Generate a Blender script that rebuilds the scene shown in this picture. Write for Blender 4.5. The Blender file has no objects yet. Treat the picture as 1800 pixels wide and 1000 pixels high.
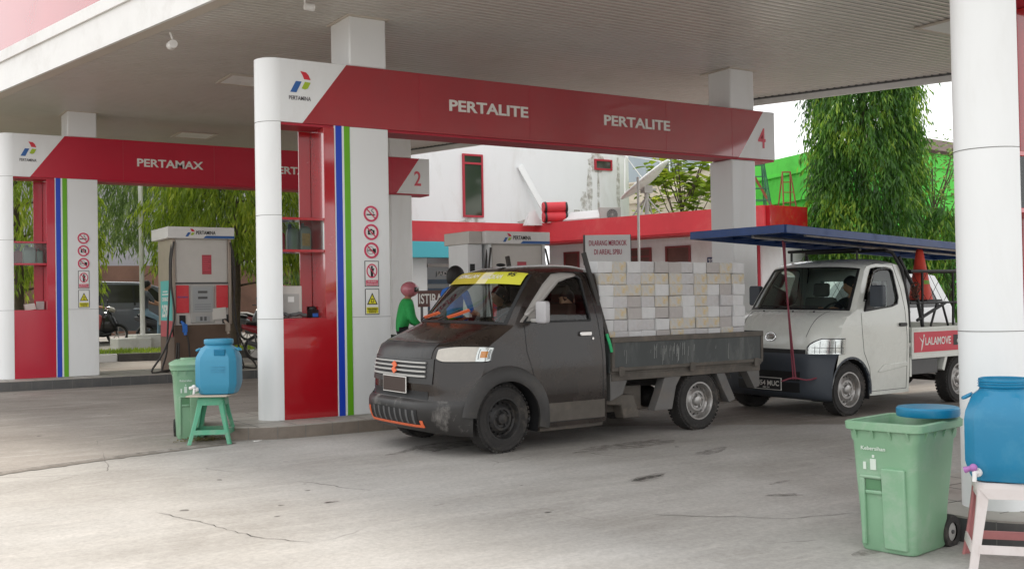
import bpy, bmesh, math, random
from mathutils import Vector, Matrix
from mathutils.geometry import delaunay_2d_cdt
scn = bpy.context.scene
R = math.radians
rnd = random.Random(7)

# ------------------------------------------------------------------ camera
cam_d = bpy.data.cameras.new("camera")
cam = bpy.data.objects.new("camera", cam_d)
scn.collection.objects.link(cam)
scn.camera = cam
cam_d.sensor_width = 36.0
cam_d.lens = 38.0
cam_d.clip_start = 0.05
cam_d.clip_end = 2000.0
_P, _R, _Y = R(1.0), R(-1.01), R(32.4)
_fw = Vector((math.sin(_Y), math.cos(_Y), 0)); _rt = Vector((math.cos(_Y), -math.sin(_Y), 0)); _up = Vector((0, 0, 1))
_f2 = _fw*math.cos(_P)+_up*math.sin(_P); _u2 = _up*math.cos(_P)-_fw*math.sin(_P)
_r3 = _rt*math.cos(_R)+_u2*math.sin(_R); _u3 = _u2*math.cos(_R)-_rt*math.sin(_R)
cam.matrix_world = Matrix(((_r3.x, _u3.x, -_f2.x, 0), (_r3.y, _u3.y, -_f2.y, 0), (_r3.z, _u3.z, -_f2.z, 1.38), (0, 0, 0, 1)))

# ------------------------------------------------------------------ sky, sun, exposure
SUN_EL, SUN_AZ = R(50), R(4)       # azimuth measured from +Y towards +X
world = bpy.data.worlds.new("World"); scn.world = world; world.use_nodes = True
nt = world.node_tree; nt.nodes.clear()
wo = nt.nodes.new('ShaderNodeOutputWorld'); bg = nt.nodes.new('ShaderNodeBackground')
sky = nt.nodes.new('ShaderNodeTexSky'); sky.sky_type = 'NISHITA'; sky.sun_disc = False
sky.sun_elevation = SUN_EL; sky.sun_rotation = SUN_AZ; sky.dust_density = 3.0; sky.air_density = 1.0
hs = nt.nodes.new('ShaderNodeHueSaturation'); hs.inputs['Saturation'].default_value = 0.12
mx = nt.nodes.new('ShaderNodeMix'); mx.data_type = 'RGBA'; mx.inputs[0].default_value = 0.86
mx.inputs[7].default_value = (8.6, 8.7, 8.75, 1)      # thick bright overcast
nt.links.new(sky.outputs[0], hs.inputs['Color']); nt.links.new(hs.outputs[0], mx.inputs[6])
nt.links.new(mx.outputs[2], bg.inputs['Color']); bg.inputs['Strength'].default_value = 0.13
nt.links.new(bg.outputs[0], wo.inputs[0])
sl = bpy.data.lights.new("sun", 'SUN'); sl.energy = 1.9; sl.angle = R(12); sl.color = (1.0, 0.91, 0.78)
sun = bpy.data.objects.new("sun", sl); scn.collection.objects.link(sun)
_sd = Vector((math.sin(SUN_AZ)*math.cos(SUN_EL), math.cos(SUN_AZ)*math.cos(SUN_EL), math.sin(SUN_EL)))
sun.rotation_euler = (-_sd).to_track_quat('-Z', 'Y').to_euler()
scn.view_settings.view_transform = 'Standard'; scn.view_settings.look = 'None'
scn.view_settings.exposure = 0.62; scn.view_settings.gamma = 1.0
scn.render.resolution_x = 1024; scn.render.resolution_y = 568
scn.render.engine = 'CYCLES'

# ------------------------------------------------------------------ materials
def mat(name, col, rough=0.6, metal=0.0, var=0.0, vscale=3.0, dirt=None, dirt_amt=0.0, dscale=1.5, bump=0.0, bscale=40.0,
        coat=0.0, spec=0.5, trans=0.0, emis=None, estr=0.0, streak=1.0):
    m = bpy.data.materials.new(name); m.use_nodes = True
    n = m.node_tree.nodes; l = m.node_tree.links
    b = n['Principled BSDF']
    b.inputs['Roughness'].default_value = rough; b.inputs['Metallic'].default_value = metal
    b.inputs['Coat Weight'].default_value = coat; b.inputs['Specular IOR Level'].default_value = spec
    b.inputs['Coat Roughness'].default_value = 0.06
    b.inputs['Base Color'].default_value = (*col, 1)
    tc = None
    def coord(sz=1.0):
        nonlocal tc
        if tc is None: tc = n.new('ShaderNodeTexCoord')
        mp = n.new('ShaderNodeMapping'); mp.inputs['Scale'].default_value = (1, 1, sz)
        l.new(tc.outputs['Object'], mp.inputs[0]); return mp.outputs[0]
    last = None
    if var > 0:
        t = n.new('ShaderNodeTexNoise'); t.inputs['Scale'].default_value = vscale; t.inputs['Detail'].default_value = 7
        t.inputs['Roughness'].default_value = 0.65
        l.new(coord(streak), t.inputs['Vector'])
        r = n.new('ShaderNodeMapRange'); r.inputs[1].default_value = 0.3; r.inputs[2].default_value = 0.7
        r.inputs[3].default_value = 1-var; r.inputs[4].default_value = 1+var
        l.new(t.outputs[0], r.inputs[0])
        h = n.new('ShaderNodeHueSaturation'); h.inputs['Color'].default_value = (*col, 1)
        l.new(r.outputs[0], h.inputs['Value']); last = h.outputs[0]
    if dirt:
        t = n.new('ShaderNodeTexNoise'); t.inputs['Scale'].default_value = dscale; t.inputs['Detail'].default_value = 10
        t.inputs['Roughness'].default_value = 0.72; t.inputs['Distortion'].default_value = 0.4
        l.new(coord(streak), t.inputs['Vector'])
        r = n.new('ShaderNodeMapRange'); r.inputs[1].default_value = 0.5; r.inputs[2].default_value = 0.68
        r.inputs[3].default_value = 0; r.inputs[4].default_value = dirt_amt
        l.new(t.outputs[0], r.inputs[0])
        x = n.new('ShaderNodeMix'); x.data_type = 'RGBA'; x.inputs[7].default_value = (*dirt, 1)
        l.new(r.outputs[0], x.inputs[0])
        if last: l.new(last, x.inputs[6])
        else: x.inputs[6].default_value = (*col, 1)
        last = x.outputs[2]
        rr = n.new('ShaderNodeMath'); rr.operation = 'MULTIPLY_ADD'; rr.inputs[1].default_value = 0.35; rr.inputs[2].default_value = rough
        l.new(r.outputs[0], rr.inputs[0]); l.new(rr.outputs[0], b.inputs['Roughness'])
    if last: l.new(last, b.inputs['Base Color'])
    if bump > 0:
        t = n.new('ShaderNodeTexNoise'); t.inputs['Scale'].default_value = bscale; t.inputs['Detail'].default_value = 6
        l.new(coord(), t.inputs['Vector'])
        u = n.new('ShaderNodeBump'); u.inputs['Strength'].default_value = bump; u.inputs['Distance'].default_value = 0.01
        l.new(t.outputs[0], u.inputs['Height']); l.new(u.outputs[0], b.inputs['Normal'])
    if emis:
        b.inputs['Emission Color'].default_value = (*emis, 1); b.inputs['Emission Strength'].default_value = estr
    return m

def glass(name, tint=(0.6, 0.68, 0.66), refl=1.0):
    m = bpy.data.materials.new(name); m.use_nodes = True
    n = m.node_tree.nodes; l = m.node_tree.links; n.clear()
    o = n.new('ShaderNodeOutputMaterial'); x = n.new('ShaderNodeMixShader'); f = n.new('ShaderNodeFresnel')
    f.inputs[0].default_value = 1.5
    t = n.new('ShaderNodeBsdfTransparent'); t.inputs[0].default_value = (*tint, 1)
    g = n.new('ShaderNodeBsdfGlossy'); g.inputs['Roughness'].default_value = 0.03; g.inputs[0].default_value = (refl, refl, refl, 1)
    l.new(f.outputs[0], x.inputs[0]); l.new(t.outputs[0], x.inputs[1]); l.new(g.outputs[0], x.inputs[2]); l.new(x.outputs[0], o.inputs[0])
    return m

def leafmat(name, c1, c2, c3, trans=0.48):
    m = bpy.data.materials.new(name); m.use_nodes = True
    n = m.node_tree.nodes; l = m.node_tree.links; b = n['Principled BSDF']
    g = n.new('ShaderNodeNewGeometry'); cr = n.new('ShaderNodeValToRGB')
    cr.color_ramp.elements[0].color = (*c1, 1); cr.color_ramp.elements[0].position = 0.15
    cr.color_ramp.elements[1].color = (*c3, 1); cr.color_ramp.elements[1].position = 0.95
    e = cr.color_ramp.elements.new(0.6); e.color = (*c2, 1)
    tc = n.new('ShaderNodeTexCoord'); t = n.new('ShaderNodeTexNoise'); t.inputs['Scale'].default_value = 1.3; t.inputs['Detail'].default_value = 3
    l.new(tc.outputs['Object'], t.inputs['Vector'])
    a = n.new('ShaderNodeMath'); a.operation = 'MULTIPLY_ADD'; a.inputs[1].default_value = 0.45; l.new(g.outputs['Random Per Island'], a.inputs[0])
    r = n.new('ShaderNodeMapRange'); r.inputs[1].default_value = 0.35; r.inputs[2].default_value = 0.7; r.inputs[3].default_value = 0; r.inputs[4].default_value = 0.6
    l.new(t.outputs[0], r.inputs[0]); l.new(r.outputs[0], a.inputs[2]); l.new(a.outputs[0], cr.inputs[0])
    l.new(cr.outputs[0], b.inputs['Base Color']); b.inputs['Roughness'].default_value = 0.45
    tr = n.new('ShaderNodeBsdfTranslucent'); x = n.new('ShaderNodeMixShader'); x.inputs[0].default_value = trans
    l.new(cr.outputs[0], tr.inputs[0]); l.new(b.outputs[0], x.inputs[1]); l.new(tr.outputs[0], x.inputs[2])
    l.new(x.outputs[0], n['Material Output'].inputs[0])
    return m

M = {}
def stain(name, col, amt, scale=14.0, rough=0.6):
    m = bpy.data.materials.new(name); m.use_nodes = True
    n = m.node_tree.nodes; l = m.node_tree.links; b = n['Principled BSDF']; b.inputs['Base Color'].default_value = (*col, 1); b.inputs['Roughness'].default_value = rough
    tc = n.new('ShaderNodeTexCoord'); t = n.new('ShaderNodeTexNoise'); t.inputs['Scale'].default_value = scale; t.inputs['Detail'].default_value = 8; t.inputs['Roughness'].default_value = .7
    l.new(tc.outputs['Object'], t.inputs['Vector']); r = n.new('ShaderNodeMapRange'); r.inputs[1].default_value = .38; r.inputs[2].default_value = .62; r.inputs[3].default_value = 0; r.inputs[4].default_value = amt
    l.new(t.outputs[0], r.inputs[0]); l.new(r.outputs[0], b.inputs['Alpha']); return m
M['white'] = mat('white_panel', (0.80, 0.81, 0.81), 0.35, var=0.03, vscale=1.2, dirt=(0.62, 0.60, 0.56), dirt_amt=0.25, dscale=1.2, streak=0.3)
M['white_wall'] = mat('white_wall', (0.80, 0.81, 0.82), 0.8, var=0.03, vscale=0.8, dirt=(0.42, 0.38, 0.32), dirt_amt=0.35, dscale=0.5, streak=0.4, bump=0.2, bscale=30)
M['cream_wall'] = mat('cream_wall', (0.78, 0.70, 0.60), 0.85, var=0.05, vscale=0.5, dirt=(0.5, 0.42, 0.33), dirt_amt=0.3, dscale=0.4, streak=0.3)
M['red'] = mat('red_panel', (0.44, 0.008, 0.016), 0.20, var=0.08, vscale=1.1, coat=1.0, spec=0.6, dirt=(0.36, 0.03, 0.035), dirt_amt=0.3, dscale=1.3)
M['red'].node_tree.nodes['Principled BSDF'].inputs['Coat IOR'].default_value = 1.75
M['red_band'] = mat('red_band', (0.68, 0.045, 0.06), 0.6, var=0.10, vscale=0.7, dirt=(0.75, 0.16, 0.15), dirt_amt=0.5, dscale=0.9)
M['red_dark'] = mat('red_frame', (0.42, 0.02, 0.04), 0.5)
M['blue_st'] = mat('blue_stripe', (0.015, 0.06, 0.50), 0.35)
M['green_st'] = mat('green_stripe', (0.14, 0.42, 0.015), 0.35)
M['seam'] = mat('seam', (0.16, 0.16, 0.15), 0.9)
M['letter'] = mat('letters', (0.78, 0.76, 0.72), 0.4)
M['letter_dim'] = mat('pale_red_numeral', (0.72, 0.10, 0.14), 0.5)
M['black'] = mat('black_plastic', (0.012, 0.012, 0.013), 0.5)
M['ink'] = mat('black_ink', (0.02, 0.02, 0.02), 0.7)
M['rubber'] = mat('rubber', (0.028, 0.026, 0.025), 0.85, var=0.3, vscale=8, dirt=(0.16, 0.14, 0.12), dirt_amt=0.55, dscale=5, bump=0.3, bscale=80)
M['dark_metal'] = mat('dark_metal', (0.045, 0.042, 0.040), 0.55, metal=0.3, var=0.2, dirt=(0.12, 0.09, 0.07), dirt_amt=0.5, dscale=4)
M['steel'] = mat('steel', (0.42, 0.41, 0.40), 0.38, metal=0.8, var=0.15, vscale=6, dirt=(0.20, 0.15, 0.11), dirt_amt=0.6, dscale=8)
M['rim_dark'] = mat('dark_rim', (0.035, 0.034, 0.034), 0.5, metal=0.4, var=0.2, dirt=(0.13, 0.11, 0.09), dirt_amt=0.6, dscale=7)
M['chrome'] = mat('chrome', (0.75, 0.75, 0.76), 0.15, metal=1.0)
M['glass'] = glass('window_glass', (.80, .86, .84))
M['glass_dark'] = glass('tinted_glass', (0.62, 0.64, 0.62))
M['lens'] = glass('lamp_lens', (0.9, 0.92, 0.92))
M['grey'] = mat('grey_paint', (0.42, 0.41, 0.39), 0.5, var=0.06)
M['grey_dark'] = mat('dark_grey', (0.10, 0.10, 0.10), 0.6, var=0.1)
M['skin'] = mat('skin', (0.50, 0.27, 0.17), 0.5)
M['hair'] = mat('hair', (0.012, 0.010, 0.009), 0.6)

# ------------------------------------------------------------------ object helpers
def tag(o, label=None, cat=None, group=None, kind=None):
    if label: o['label'] = label
    if cat: o['category'] = cat
    if group: o['group'] = group
    if kind: o['kind'] = kind
    return o
def empty(name, loc, rz=0.0, label=None, cat=None, group=None):
    o = bpy.data.objects.new(name, None); scn.collection.objects.link(o)
    o.location = loc; o.rotation_euler = (0, 0, rz); o.empty_display_size = 0.2
    return tag(o, label, cat, group)
def copy_tree(o, parent=None):
    c = o.copy(); scn.collection.objects.link(c); c.parent = parent
    for ch in list(o.children): copy_tree(ch, c)
    return c
def zg(y):                                   # the ground rises gently away from the camera
    return 0.0175*(min(y, 34.0)-10.0)

class MB:
    def __init__(s): s.v = []; s.f = []; s.mi = []; s.cur = 0
    def add(s, vs, fs, mi=None):
        o = len(s.v); s.v += [tuple(p) for p in vs]; m = s.cur if mi is None else mi
        for f in fs: s.f.append(tuple(i+o for i in f)); s.mi.append(m)
        return s
    def box(s, x0, x1, y0, y1, z0, z1, mi=None):
        vs = [(x, y, z) for z in (z0, z1) for y in (y0, y1) for x in (x0, x1)]
        return s.add(vs, [(0, 2, 3, 1), (4, 5, 7, 6), (0, 1, 5, 4), (2, 6, 7, 3), (0, 4, 6, 2), (1, 3, 7, 5)], mi)
    def obox(s, c, ux, uy, uz, mi=None):     # oriented box: centre and three half axis vectors
        c = Vector(c); ux = Vector(ux); uy = Vector(uy); uz = Vector(uz)
        vs = [c+ux*a+uy*b+uz*d for d in (-1, 1) for b in (-1, 1) for a in (-1, 1)]
        return s.add(vs, [(0, 2, 3, 1), (4, 5, 7, 6), (0, 1, 5, 4), (2, 6, 7, 3), (0, 4, 6, 2), (1, 3, 7, 5)], mi)
    def bar(s, a, b, w, h, mi=None, up=(0, 0, 1)):
        a = Vector(a); b = Vector(b); d = (b-a); L = d.length; d.normalize()
        u = Vector(up); x = d.cross(u)
        if x.length < 1e-4: x = d.cross(Vector((1, 0, 0)))
        x.normalize(); y = x.cross(d).normalized()
        return s.obox((a+b)/2, d*L/2, x*w/2, y*h/2, mi)
    def tube(s, pts, r, n=8, mi=None, caps=True, closed=False):
        pts = [Vector(p) for p in pts]; m = len(pts)
        rr = r if isinstance(r, (list, tuple)) else [r]*m
        vs = []; fs = []; prev = None
        for i, p in enumerate(pts):
            if closed: d = pts[(i+1) % m]-pts[i-1]
            else: d = pts[min(i+1, m-1)]-pts[max(i-1, 0)]
            d.normalize()
            if prev is None:
                x = d.cross(Vector((0, 0, 1)))
                if x.length < 1e-3: x = d.cross(Vector((1, 0, 0)))
            else: x = prev-d*prev.dot(d)
            x.normalize(); prev = x; y = d.cross(x)
            vs += [p+(x*math.cos(2*math.pi*k/n)+y*math.sin(2*math.pi*k/n))*rr[i] for k in range(n)]
        for i in range(m if closed else m-1):
            j = (i+1) % m
            fs += [(i*n+k, i*n+(k+1) % n, j*n+(k+1) % n, j*n+k) for k in range(n)]
        if caps and not closed: fs += [tuple(range(n))[::-1], tuple((m-1)*n+k for k in range(n))]
        return s.add(vs, fs, mi)
    def lathe(s, prof, c=(0, 0, 0), axis='Z', n=24, mi=None, sx=1.0, sy=1.0, a0=0.0, a1=2*math.pi, cap=False):
        c = Vector(c); vs = []; fs = []; full = abs(a1-a0-2*math.pi) < 1e-6; k = n if full else n+1
        for r, h in prof:
            for i in range(k):
                a = a0+(a1-a0)*i/n; x, y = r*math.cos(a)*sx, r*math.sin(a)*sy
                vs.append(c+(Vector((x, y, h)) if axis == 'Z' else Vector((x, h, y)) if axis == 'Y' else Vector((h, x, y))))
        for j in range(len(prof)-1):
            for i in range(n):
                i2 = (i+1) % k
                fs.append((j*k+i, j*k+i2, (j+1)*k+i2, (j+1)*k+i))
        if cap: fs += [tuple(range(k)), tuple((len(prof)-1)*k+i for i in range(k))]
        return s.add(vs, fs, mi)
    def prism(s, poly, h0, h1, axis='Z', mi=None, o=(0, 0, 0)):
        o = Vector(o); n = len(poly)
        def P(p, h):
            return o+(Vector((p[0], p[1], h)) if axis == 'Z' else Vector((p[0], h, p[1])) if axis == 'Y' else Vector((h, p[0], p[1])))
        vs = [P(p, h0) for p in poly]+[P(p, h1) for p in poly]
        fs = [tuple(range(n))[::-1], tuple(range(n, 2*n))]+[(i, (i+1) % n, n+(i+1) % n, n+i) for i in range(n)]
        return s.add(vs, fs, mi)
    def grid(s, rows, mi=None, closed=False):
        nr = len(rows); nc = len(rows[0]); vs = [p for r in rows for p in r]; fs = []
        for i in range(nr-1):
            for j in range(nc if closed else nc-1):
                j2 = (j+1) % nc; fs.append((i*nc+j, i*nc+j2, (i+1)*nc+j2, (i+1)*nc+j))
        return s.add(vs, fs, mi)
    def sphere(s, c, r, n=14, m=9, mi=None, sc=(1, 1, 1)):
        rows = []
        for i in range(m+1):
            t = math.pi*i/m
            rows.append([(c[0]+r*sc[0]*math.sin(t)*math.cos(2*math.pi*k/n), c[1]+r*sc[1]*math.sin(t)*math.sin(2*math.pi*k/n), c[2]+r*sc[2]*math.cos(t)) for k in range(n)])
        return s.grid(rows, mi, closed=True)
    def build(s, name, mats, parent=None, bevel=0.0, smooth=None, seg=2, fixn=True, label=None, cat=None, group=None, kind=None, loc=None, rz=0.0, solid=0.0):
        me = bpy.data.meshes.new(name); me.from_pydata(s.v, [], s.f)
        if not isinstance(mats, (list, tuple)): mats = [mats]
        for m in mats: me.materials.append(M[m] if isinstance(m, str) else m)
        for p, i in zip(me.polygons, s.mi): p.material_index = min(i, len(mats)-1)
        if fixn:
            b = bmesh.new(); b.from_mesh(me); bmesh.ops.remove_doubles(b, verts=b.verts, dist=1e-5)
            bmesh.ops.recalc_face_normals(b, faces=b.faces); b.to_mesh(me); b.free()
        if smooth is not None:
            me.shade_smooth(); me.set_sharp_from_angle(angle=R(smooth))
        o = bpy.data.objects.new(name, me); scn.collection.objects.link(o)
        if loc is not None: o.location = loc
        o.rotation_euler = (0, 0, rz)
        if parent: o.parent = parent
        if solid > 0:
            md = o.modifiers.new('solid', 'SOLIDIFY'); md.thickness = solid; md.offset = -1
        if bevel > 0:
            md = o.modifiers.new('bevel', 'BEVEL'); md.width = bevel; md.segments = seg; md.limit_method = 'ANGLE'; md.angle_limit = R(35)
            me.shade_smooth(); me.set_sharp_from_angle(angle=R(45))
        return tag(o, label, cat, group, kind)

def build_split(mb, name, mats, parent=None, **kw):
    """every connected piece becomes an object of its own"""
    par = list(range(len(mb.v)))
    def fd(i):
        while par[i] != i: par[i] = par[par[i]]; i = par[i]
        return i
    for f in mb.f:
        for i in f[1:]: par[fd(i)] = fd(f[0])
    gr = {}
    for f, m in zip(mb.f, mb.mi): gr.setdefault(fd(f[0]), []).append((f, m))
    out = []
    for fs in gr.values():
        q = MB(); ids = sorted({i for f, _ in fs for i in f}); mp = {i: k for k, i in enumerate(ids)}; q.v = [mb.v[i] for i in ids]
        q.f = [tuple(mp[i] for i in f) for f, _ in fs]; q.mi = [m for _, m in fs]; out.append(q.build(name, mats, parent, **kw))
    return out

def text_mb(mb, body, origin, ux, uy, width=None, height=0.2, bold=0.0, depth=0.003, mi=None, align='L', slant=0.0):
    """lettering laid on the plane (ux, uy) at origin; stretched to width x cap height"""
    cu = bpy.data.curves.new('t', 'FONT'); cu.body = body; cu.size = 1.0; cu.offset = bold; cu.resolution_u = 3; cu.fill_mode = 'BOTH'
    cu.extrude = 0.01
    ob = bpy.data.objects.new('t', cu); scn.collection.objects.link(ob)
    dg = bpy.context.evaluated_depsgraph_get(); dg.update()
    me = bpy.data.meshes.new_from_object(ob.evaluated_get(dg))
    xs = [v.co.x for v in me.vertices]; ys = [v.co.y for v in me.vertices]
    x0, x1, y0, y1 = min(xs), max(xs), min(ys), max(ys)
    if body and '\n' not in body: sy = height/max(y1-y0, 1e-3)
    else: sy = height
    sx = (width/max(x1-x0, 1e-3)) if width else sy
    ux = Vector(ux).normalized(); uy = Vector(uy).normalized(); nn = ux.cross(uy); o = Vector(origin)
    off = {'L': 0, 'C': -(x1-x0)*sx/2, 'R': -(x1-x0)*sx}[align]
    vs = [o+ux*((v.co.x-x0)*sx+off+slant*(v.co.y-y0)*sy)+uy*((v.co.y-y0)*sy)+nn*(v.co.z/0.01*depth/2+depth/2) for v in me.vertices]
    mb.add(vs, [tuple(p.vertices) for p in me.polygons], mi)
    bpy.data.objects.remove(ob); bpy.data.curves.remove(cu); bpy.data.meshes.remove(me)
    return mb

def arc(cx, cy, r, a0, a1, n=8, rx=None):
    return [(cx+(rx or r)*math.cos(R(a0+(a1-a0)*i/n)), cy+r*math.sin(R(a0+(a1-a0)*i/n))) for i in range(n+1)]
def rrect(x0, x1, y0, y1, r, n=4):
    return arc(x1-r, y1-r, r, 0, 90, n)+arc(x0+r, y1-r, r, 90, 180, n)+arc(x0+r, y0+r, r, 180, 270, n)+arc(x1-r, y0+r, r, 270, 360, n)
def inside(p, poly):
    c = False; n = len(poly); j = n-1
    for i in range(n):
        if (poly[i][1] > p[1]) != (poly[j][1] > p[1]) and p[0] < (poly[j][0]-poly[i][0])*(p[1]-poly[i][1])/(poly[j][1]-poly[i][1])+poly[i][0]: c = not c
        j = i
    return c
def catmull(P, k=4):
    out = []; n = len(P)
    for i in range(n-1):
        p0, p1, p2, p3 = P[max(i-1, 0)], P[i], P[i+1], P[min(i+2, n-1)]
        for j in range(k):
            t = j/k
            out.append(tuple(0.5*((2*b)+(-a+c)*t+(2*a-5*b+4*c-d)*t*t+(-a+3*b-3*c+d)*t**3) for a, b, c, d in zip(p0, p1, p2, p3)))
    out.append(tuple(P[-1])); return out
# ------------------------------------------------------------------ ground
def ground_material():
    m = bpy.data.materials.new('concrete_ground'); m.use_nodes = True
    n = m.node_tree.nodes; l = m.node_tree.links; b = n['Principled BSDF']
    tc = n.new('ShaderNodeTexCoord')
    def noise(scale, detail, rough=0.6, sc=(1, 1, 1), dist=0.0):
        mp = n.new('ShaderNodeMapping'); mp.inputs['Scale'].default_value = sc; mp.inputs['Rotation'].default_value = (0, 0, R(-25))
        l.new(tc.outputs['Object'], mp.inputs[0])
        t = n.new('ShaderNodeTexNoise'); t.inputs['Scale'].default_value = scale; t.inputs['Detail'].default_value = detail
        t.inputs['Roughness'].default_value = rough; t.inputs['Distortion'].default_value = dist
        l.new(mp.outputs[0], t.inputs['Vector']); return t.outputs[0]
    def rng(s, a, c, d, e):
        r = n.new('ShaderNodeMapRange'); r.inputs[1].default_value = a; r.inputs[2].default_value = c; r.inputs[3].default_value = d; r.inputs[4].default_value = e
        l.new(s, r.inputs[0]); return r.outputs[0]
    def mixc(f, a, c):
        x = n.new('ShaderNodeMix'); x.data_type = 'RGBA'
        if isinstance(f, float): x.inputs[0].default_value = f
        else: l.new(f, x.inputs[0])
        for i, q in ((6, a), (7, c)):
            if isinstance(q, tuple): x.inputs[i].default_value = (*q, 1)
            else: l.new(q, x.inputs[i])
        return x.outputs[2]
    def mth(op, a, c):
        x = n.new('ShaderNodeMath'); x.operation = op
        for i, q in ((0, a), (1, c)):
            if isinstance(q, (int, float)): x.inputs[i].default_value = q
            else: l.new(q, x.inputs[i])
        return x.outputs[0]
    # light wash concrete in front, older darker brown concrete behind the construction joint
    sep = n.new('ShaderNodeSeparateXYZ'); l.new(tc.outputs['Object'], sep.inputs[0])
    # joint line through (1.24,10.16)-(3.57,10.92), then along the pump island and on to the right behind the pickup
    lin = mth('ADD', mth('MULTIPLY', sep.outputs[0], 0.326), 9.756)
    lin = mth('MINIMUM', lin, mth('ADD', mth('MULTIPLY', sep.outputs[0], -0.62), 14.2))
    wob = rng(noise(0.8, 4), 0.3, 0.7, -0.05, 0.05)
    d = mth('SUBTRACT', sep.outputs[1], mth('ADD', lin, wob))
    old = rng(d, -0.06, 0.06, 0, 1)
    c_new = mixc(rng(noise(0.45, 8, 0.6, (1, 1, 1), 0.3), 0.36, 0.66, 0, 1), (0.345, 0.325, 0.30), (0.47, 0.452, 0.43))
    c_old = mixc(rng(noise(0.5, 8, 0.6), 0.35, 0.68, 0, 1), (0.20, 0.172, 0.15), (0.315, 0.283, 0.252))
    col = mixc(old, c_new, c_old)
    # broad tyre streaks, brushed fine mottling, pale scuffs
    st = rng(noise(1.1, 9, 0.7, (0.35, 1.9, 1)), 0.44, 0.74, 0, 0.36); col = mixc(st, col, (0.19, 0.172, 0.152))
    sc = rng(noise(2.2, 10, 0.78, (0.45, 3.2, 1)), 0.52, 0.70, 0, 0.55); col = mixc(sc, col, (0.52, 0.49, 0.455))
    fm = rng(noise(26, 6, 0.8), 0.3, 0.7, 0.80, 1.16)
    h = n.new('ShaderNodeHueSaturation'); l.new(col, h.inputs['Color']); l.new(fm, h.inputs['Value']); col = h.outputs[0]
    # small dark specks and oil spots
    v = n.new('ShaderNodeTexVoronoi'); v.inputs['Scale'].default_value = 1.6; v.inputs['Randomness'].default_value = 1.0
    l.new(tc.outputs['Object'], v.inputs['Vector'])
    sp = mth('ADD', v.outputs['Distance'], rng(noise(9, 3), 0.3, 0.7, -0.03, 0.04))
    col = mixc(mth('MULTIPLY', rng(sp, 0.028, 0.045, 1, 0), 0.75), col, (0.05, 0.043, 0.037))
    # hairline cracks: only where a low-frequency mask allows
    v2 = n.new('ShaderNodeTexVoronoi'); v2.feature = 'DISTANCE_TO_EDGE'; v2.inputs['Scale'].default_value = 0.42
    wp = n.new('ShaderNodeMix'); wp.data_type = 'VECTOR'; wp.inputs[0].default_value = 0.10
    nz = n.new('ShaderNodeTexNoise'); nz.inputs['Scale'].default_value = 2.4; nz.inputs['Detail'].default_value = 6
    l.new(tc.outputs['Object'], nz.inputs['Vector']); l.new(tc.outputs['Object'], wp.inputs[4]); l.new(nz.outputs[1], wp.inputs[5])
    l.new(wp.outputs[1], v2.inputs['Vector'])
    ck = mth('MULTIPLY', rng(v2.outputs['Distance'], 0.0008, 0.0026, 1, 0), rng(noise(0.55, 3), 0.55, 0.64, 0, 0.6))
    col = mixc(ck, col, (0.055, 0.048, 0.042))
    l.new(col, b.inputs['Base Color'])
    l.new(rng(noise(0.7, 7), 0.3, 0.7, 0.55, 0.9), b.inputs['Roughness']); b.inputs['Specular IOR Level'].default_value = 0.35
    bp = n.new('ShaderNodeBump'); bp.inputs['Strength'].default_value = 0.35; bp.inputs['Distance'].default_value = 0.006
    hh = mth('SUBTRACT', noise(45, 6, 0.7), mth('MULTIPLY', ck, 0.8))
    l.new(hh, bp.inputs['Height']); l.new(bp.outputs[0], b.inputs['Normal'])
    return m
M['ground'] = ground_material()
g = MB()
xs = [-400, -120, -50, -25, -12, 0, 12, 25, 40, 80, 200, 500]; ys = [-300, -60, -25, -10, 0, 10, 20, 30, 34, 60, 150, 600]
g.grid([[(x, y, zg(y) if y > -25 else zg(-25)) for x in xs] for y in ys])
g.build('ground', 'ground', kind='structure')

# joint, cracks, stains: thin sheets a few millimetres proud of the concrete
def ribbon(mb, pts, w, jit=0.0, dz=0.004, mi=0):
    r = random.Random(len(pts)*13+int(pts[0][0]*100))
    P = []
    for a, c in zip(pts[:-1], pts[1:]):
        L = math.hypot(c[0]-a[0], c[1]-a[1]); k = max(2, int(L/0.06))
        for i in range(k): t = i/k; P.append((a[0]+(c[0]-a[0])*t+r.uniform(-jit, jit), a[1]+(c[1]-a[1])*t+r.uniform(-jit, jit)))
    P.append(pts[-1]); rows = []
    for i, p in enumerate(P):
        q0 = P[max(i-1, 0)]; q1 = P[min(i+1, len(P)-1)]; dx, dy = q1[0]-q0[0], q1[1]-q0[1]; L = math.hypot(dx, dy) or 1
        ww = w*r.uniform(0.35, 1.2)*(0.3 if i in (0, len(P)-1) else 1)/2
        rows.append([(p[0]-dy/L*ww, p[1]+dx/L*ww, zg(p[1])+dz), (p[0]+dy/L*ww, p[1]-dx/L*ww, zg(p[1])+dz)])
    mb.grid(rows, mi)
def blob(mb, c, rx, ry, rot, n=56, dz=0.004, seed=1, mi=0):
    r = random.Random(seed); ph = [r.uniform(0, 6.28) for _ in range(5)]; vs = []
    for i in range(n):
        a = 2*math.pi*i/n; q = 1+0.16*math.sin(2*a+ph[0])+0.12*math.sin(3*a+ph[1])+0.08*math.sin(5*a+ph[2])+0.06*math.sin(9*a+ph[3])
        x, y = rx*q*math.cos(a), ry*q*math.sin(a); X = c[0]+x*math.cos(rot)-y*math.sin(rot); Y = c[1]+x*math.sin(rot)+y*math.cos(rot)
        vs.append((X, Y, zg(Y)+dz))
    mb.add(vs, [tuple(range(n))], mi)
M['crack'] = mat('crack_shadow', (0.045, 0.04, 0.035), 0.95)
M['oil'] = stain('oil_stain', (0.035, 0.03, 0.025), .9, 16, .35)
M['damp'] = stain('damp_mark', (0.13, 0.11, 0.095), .42, 10)
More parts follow.
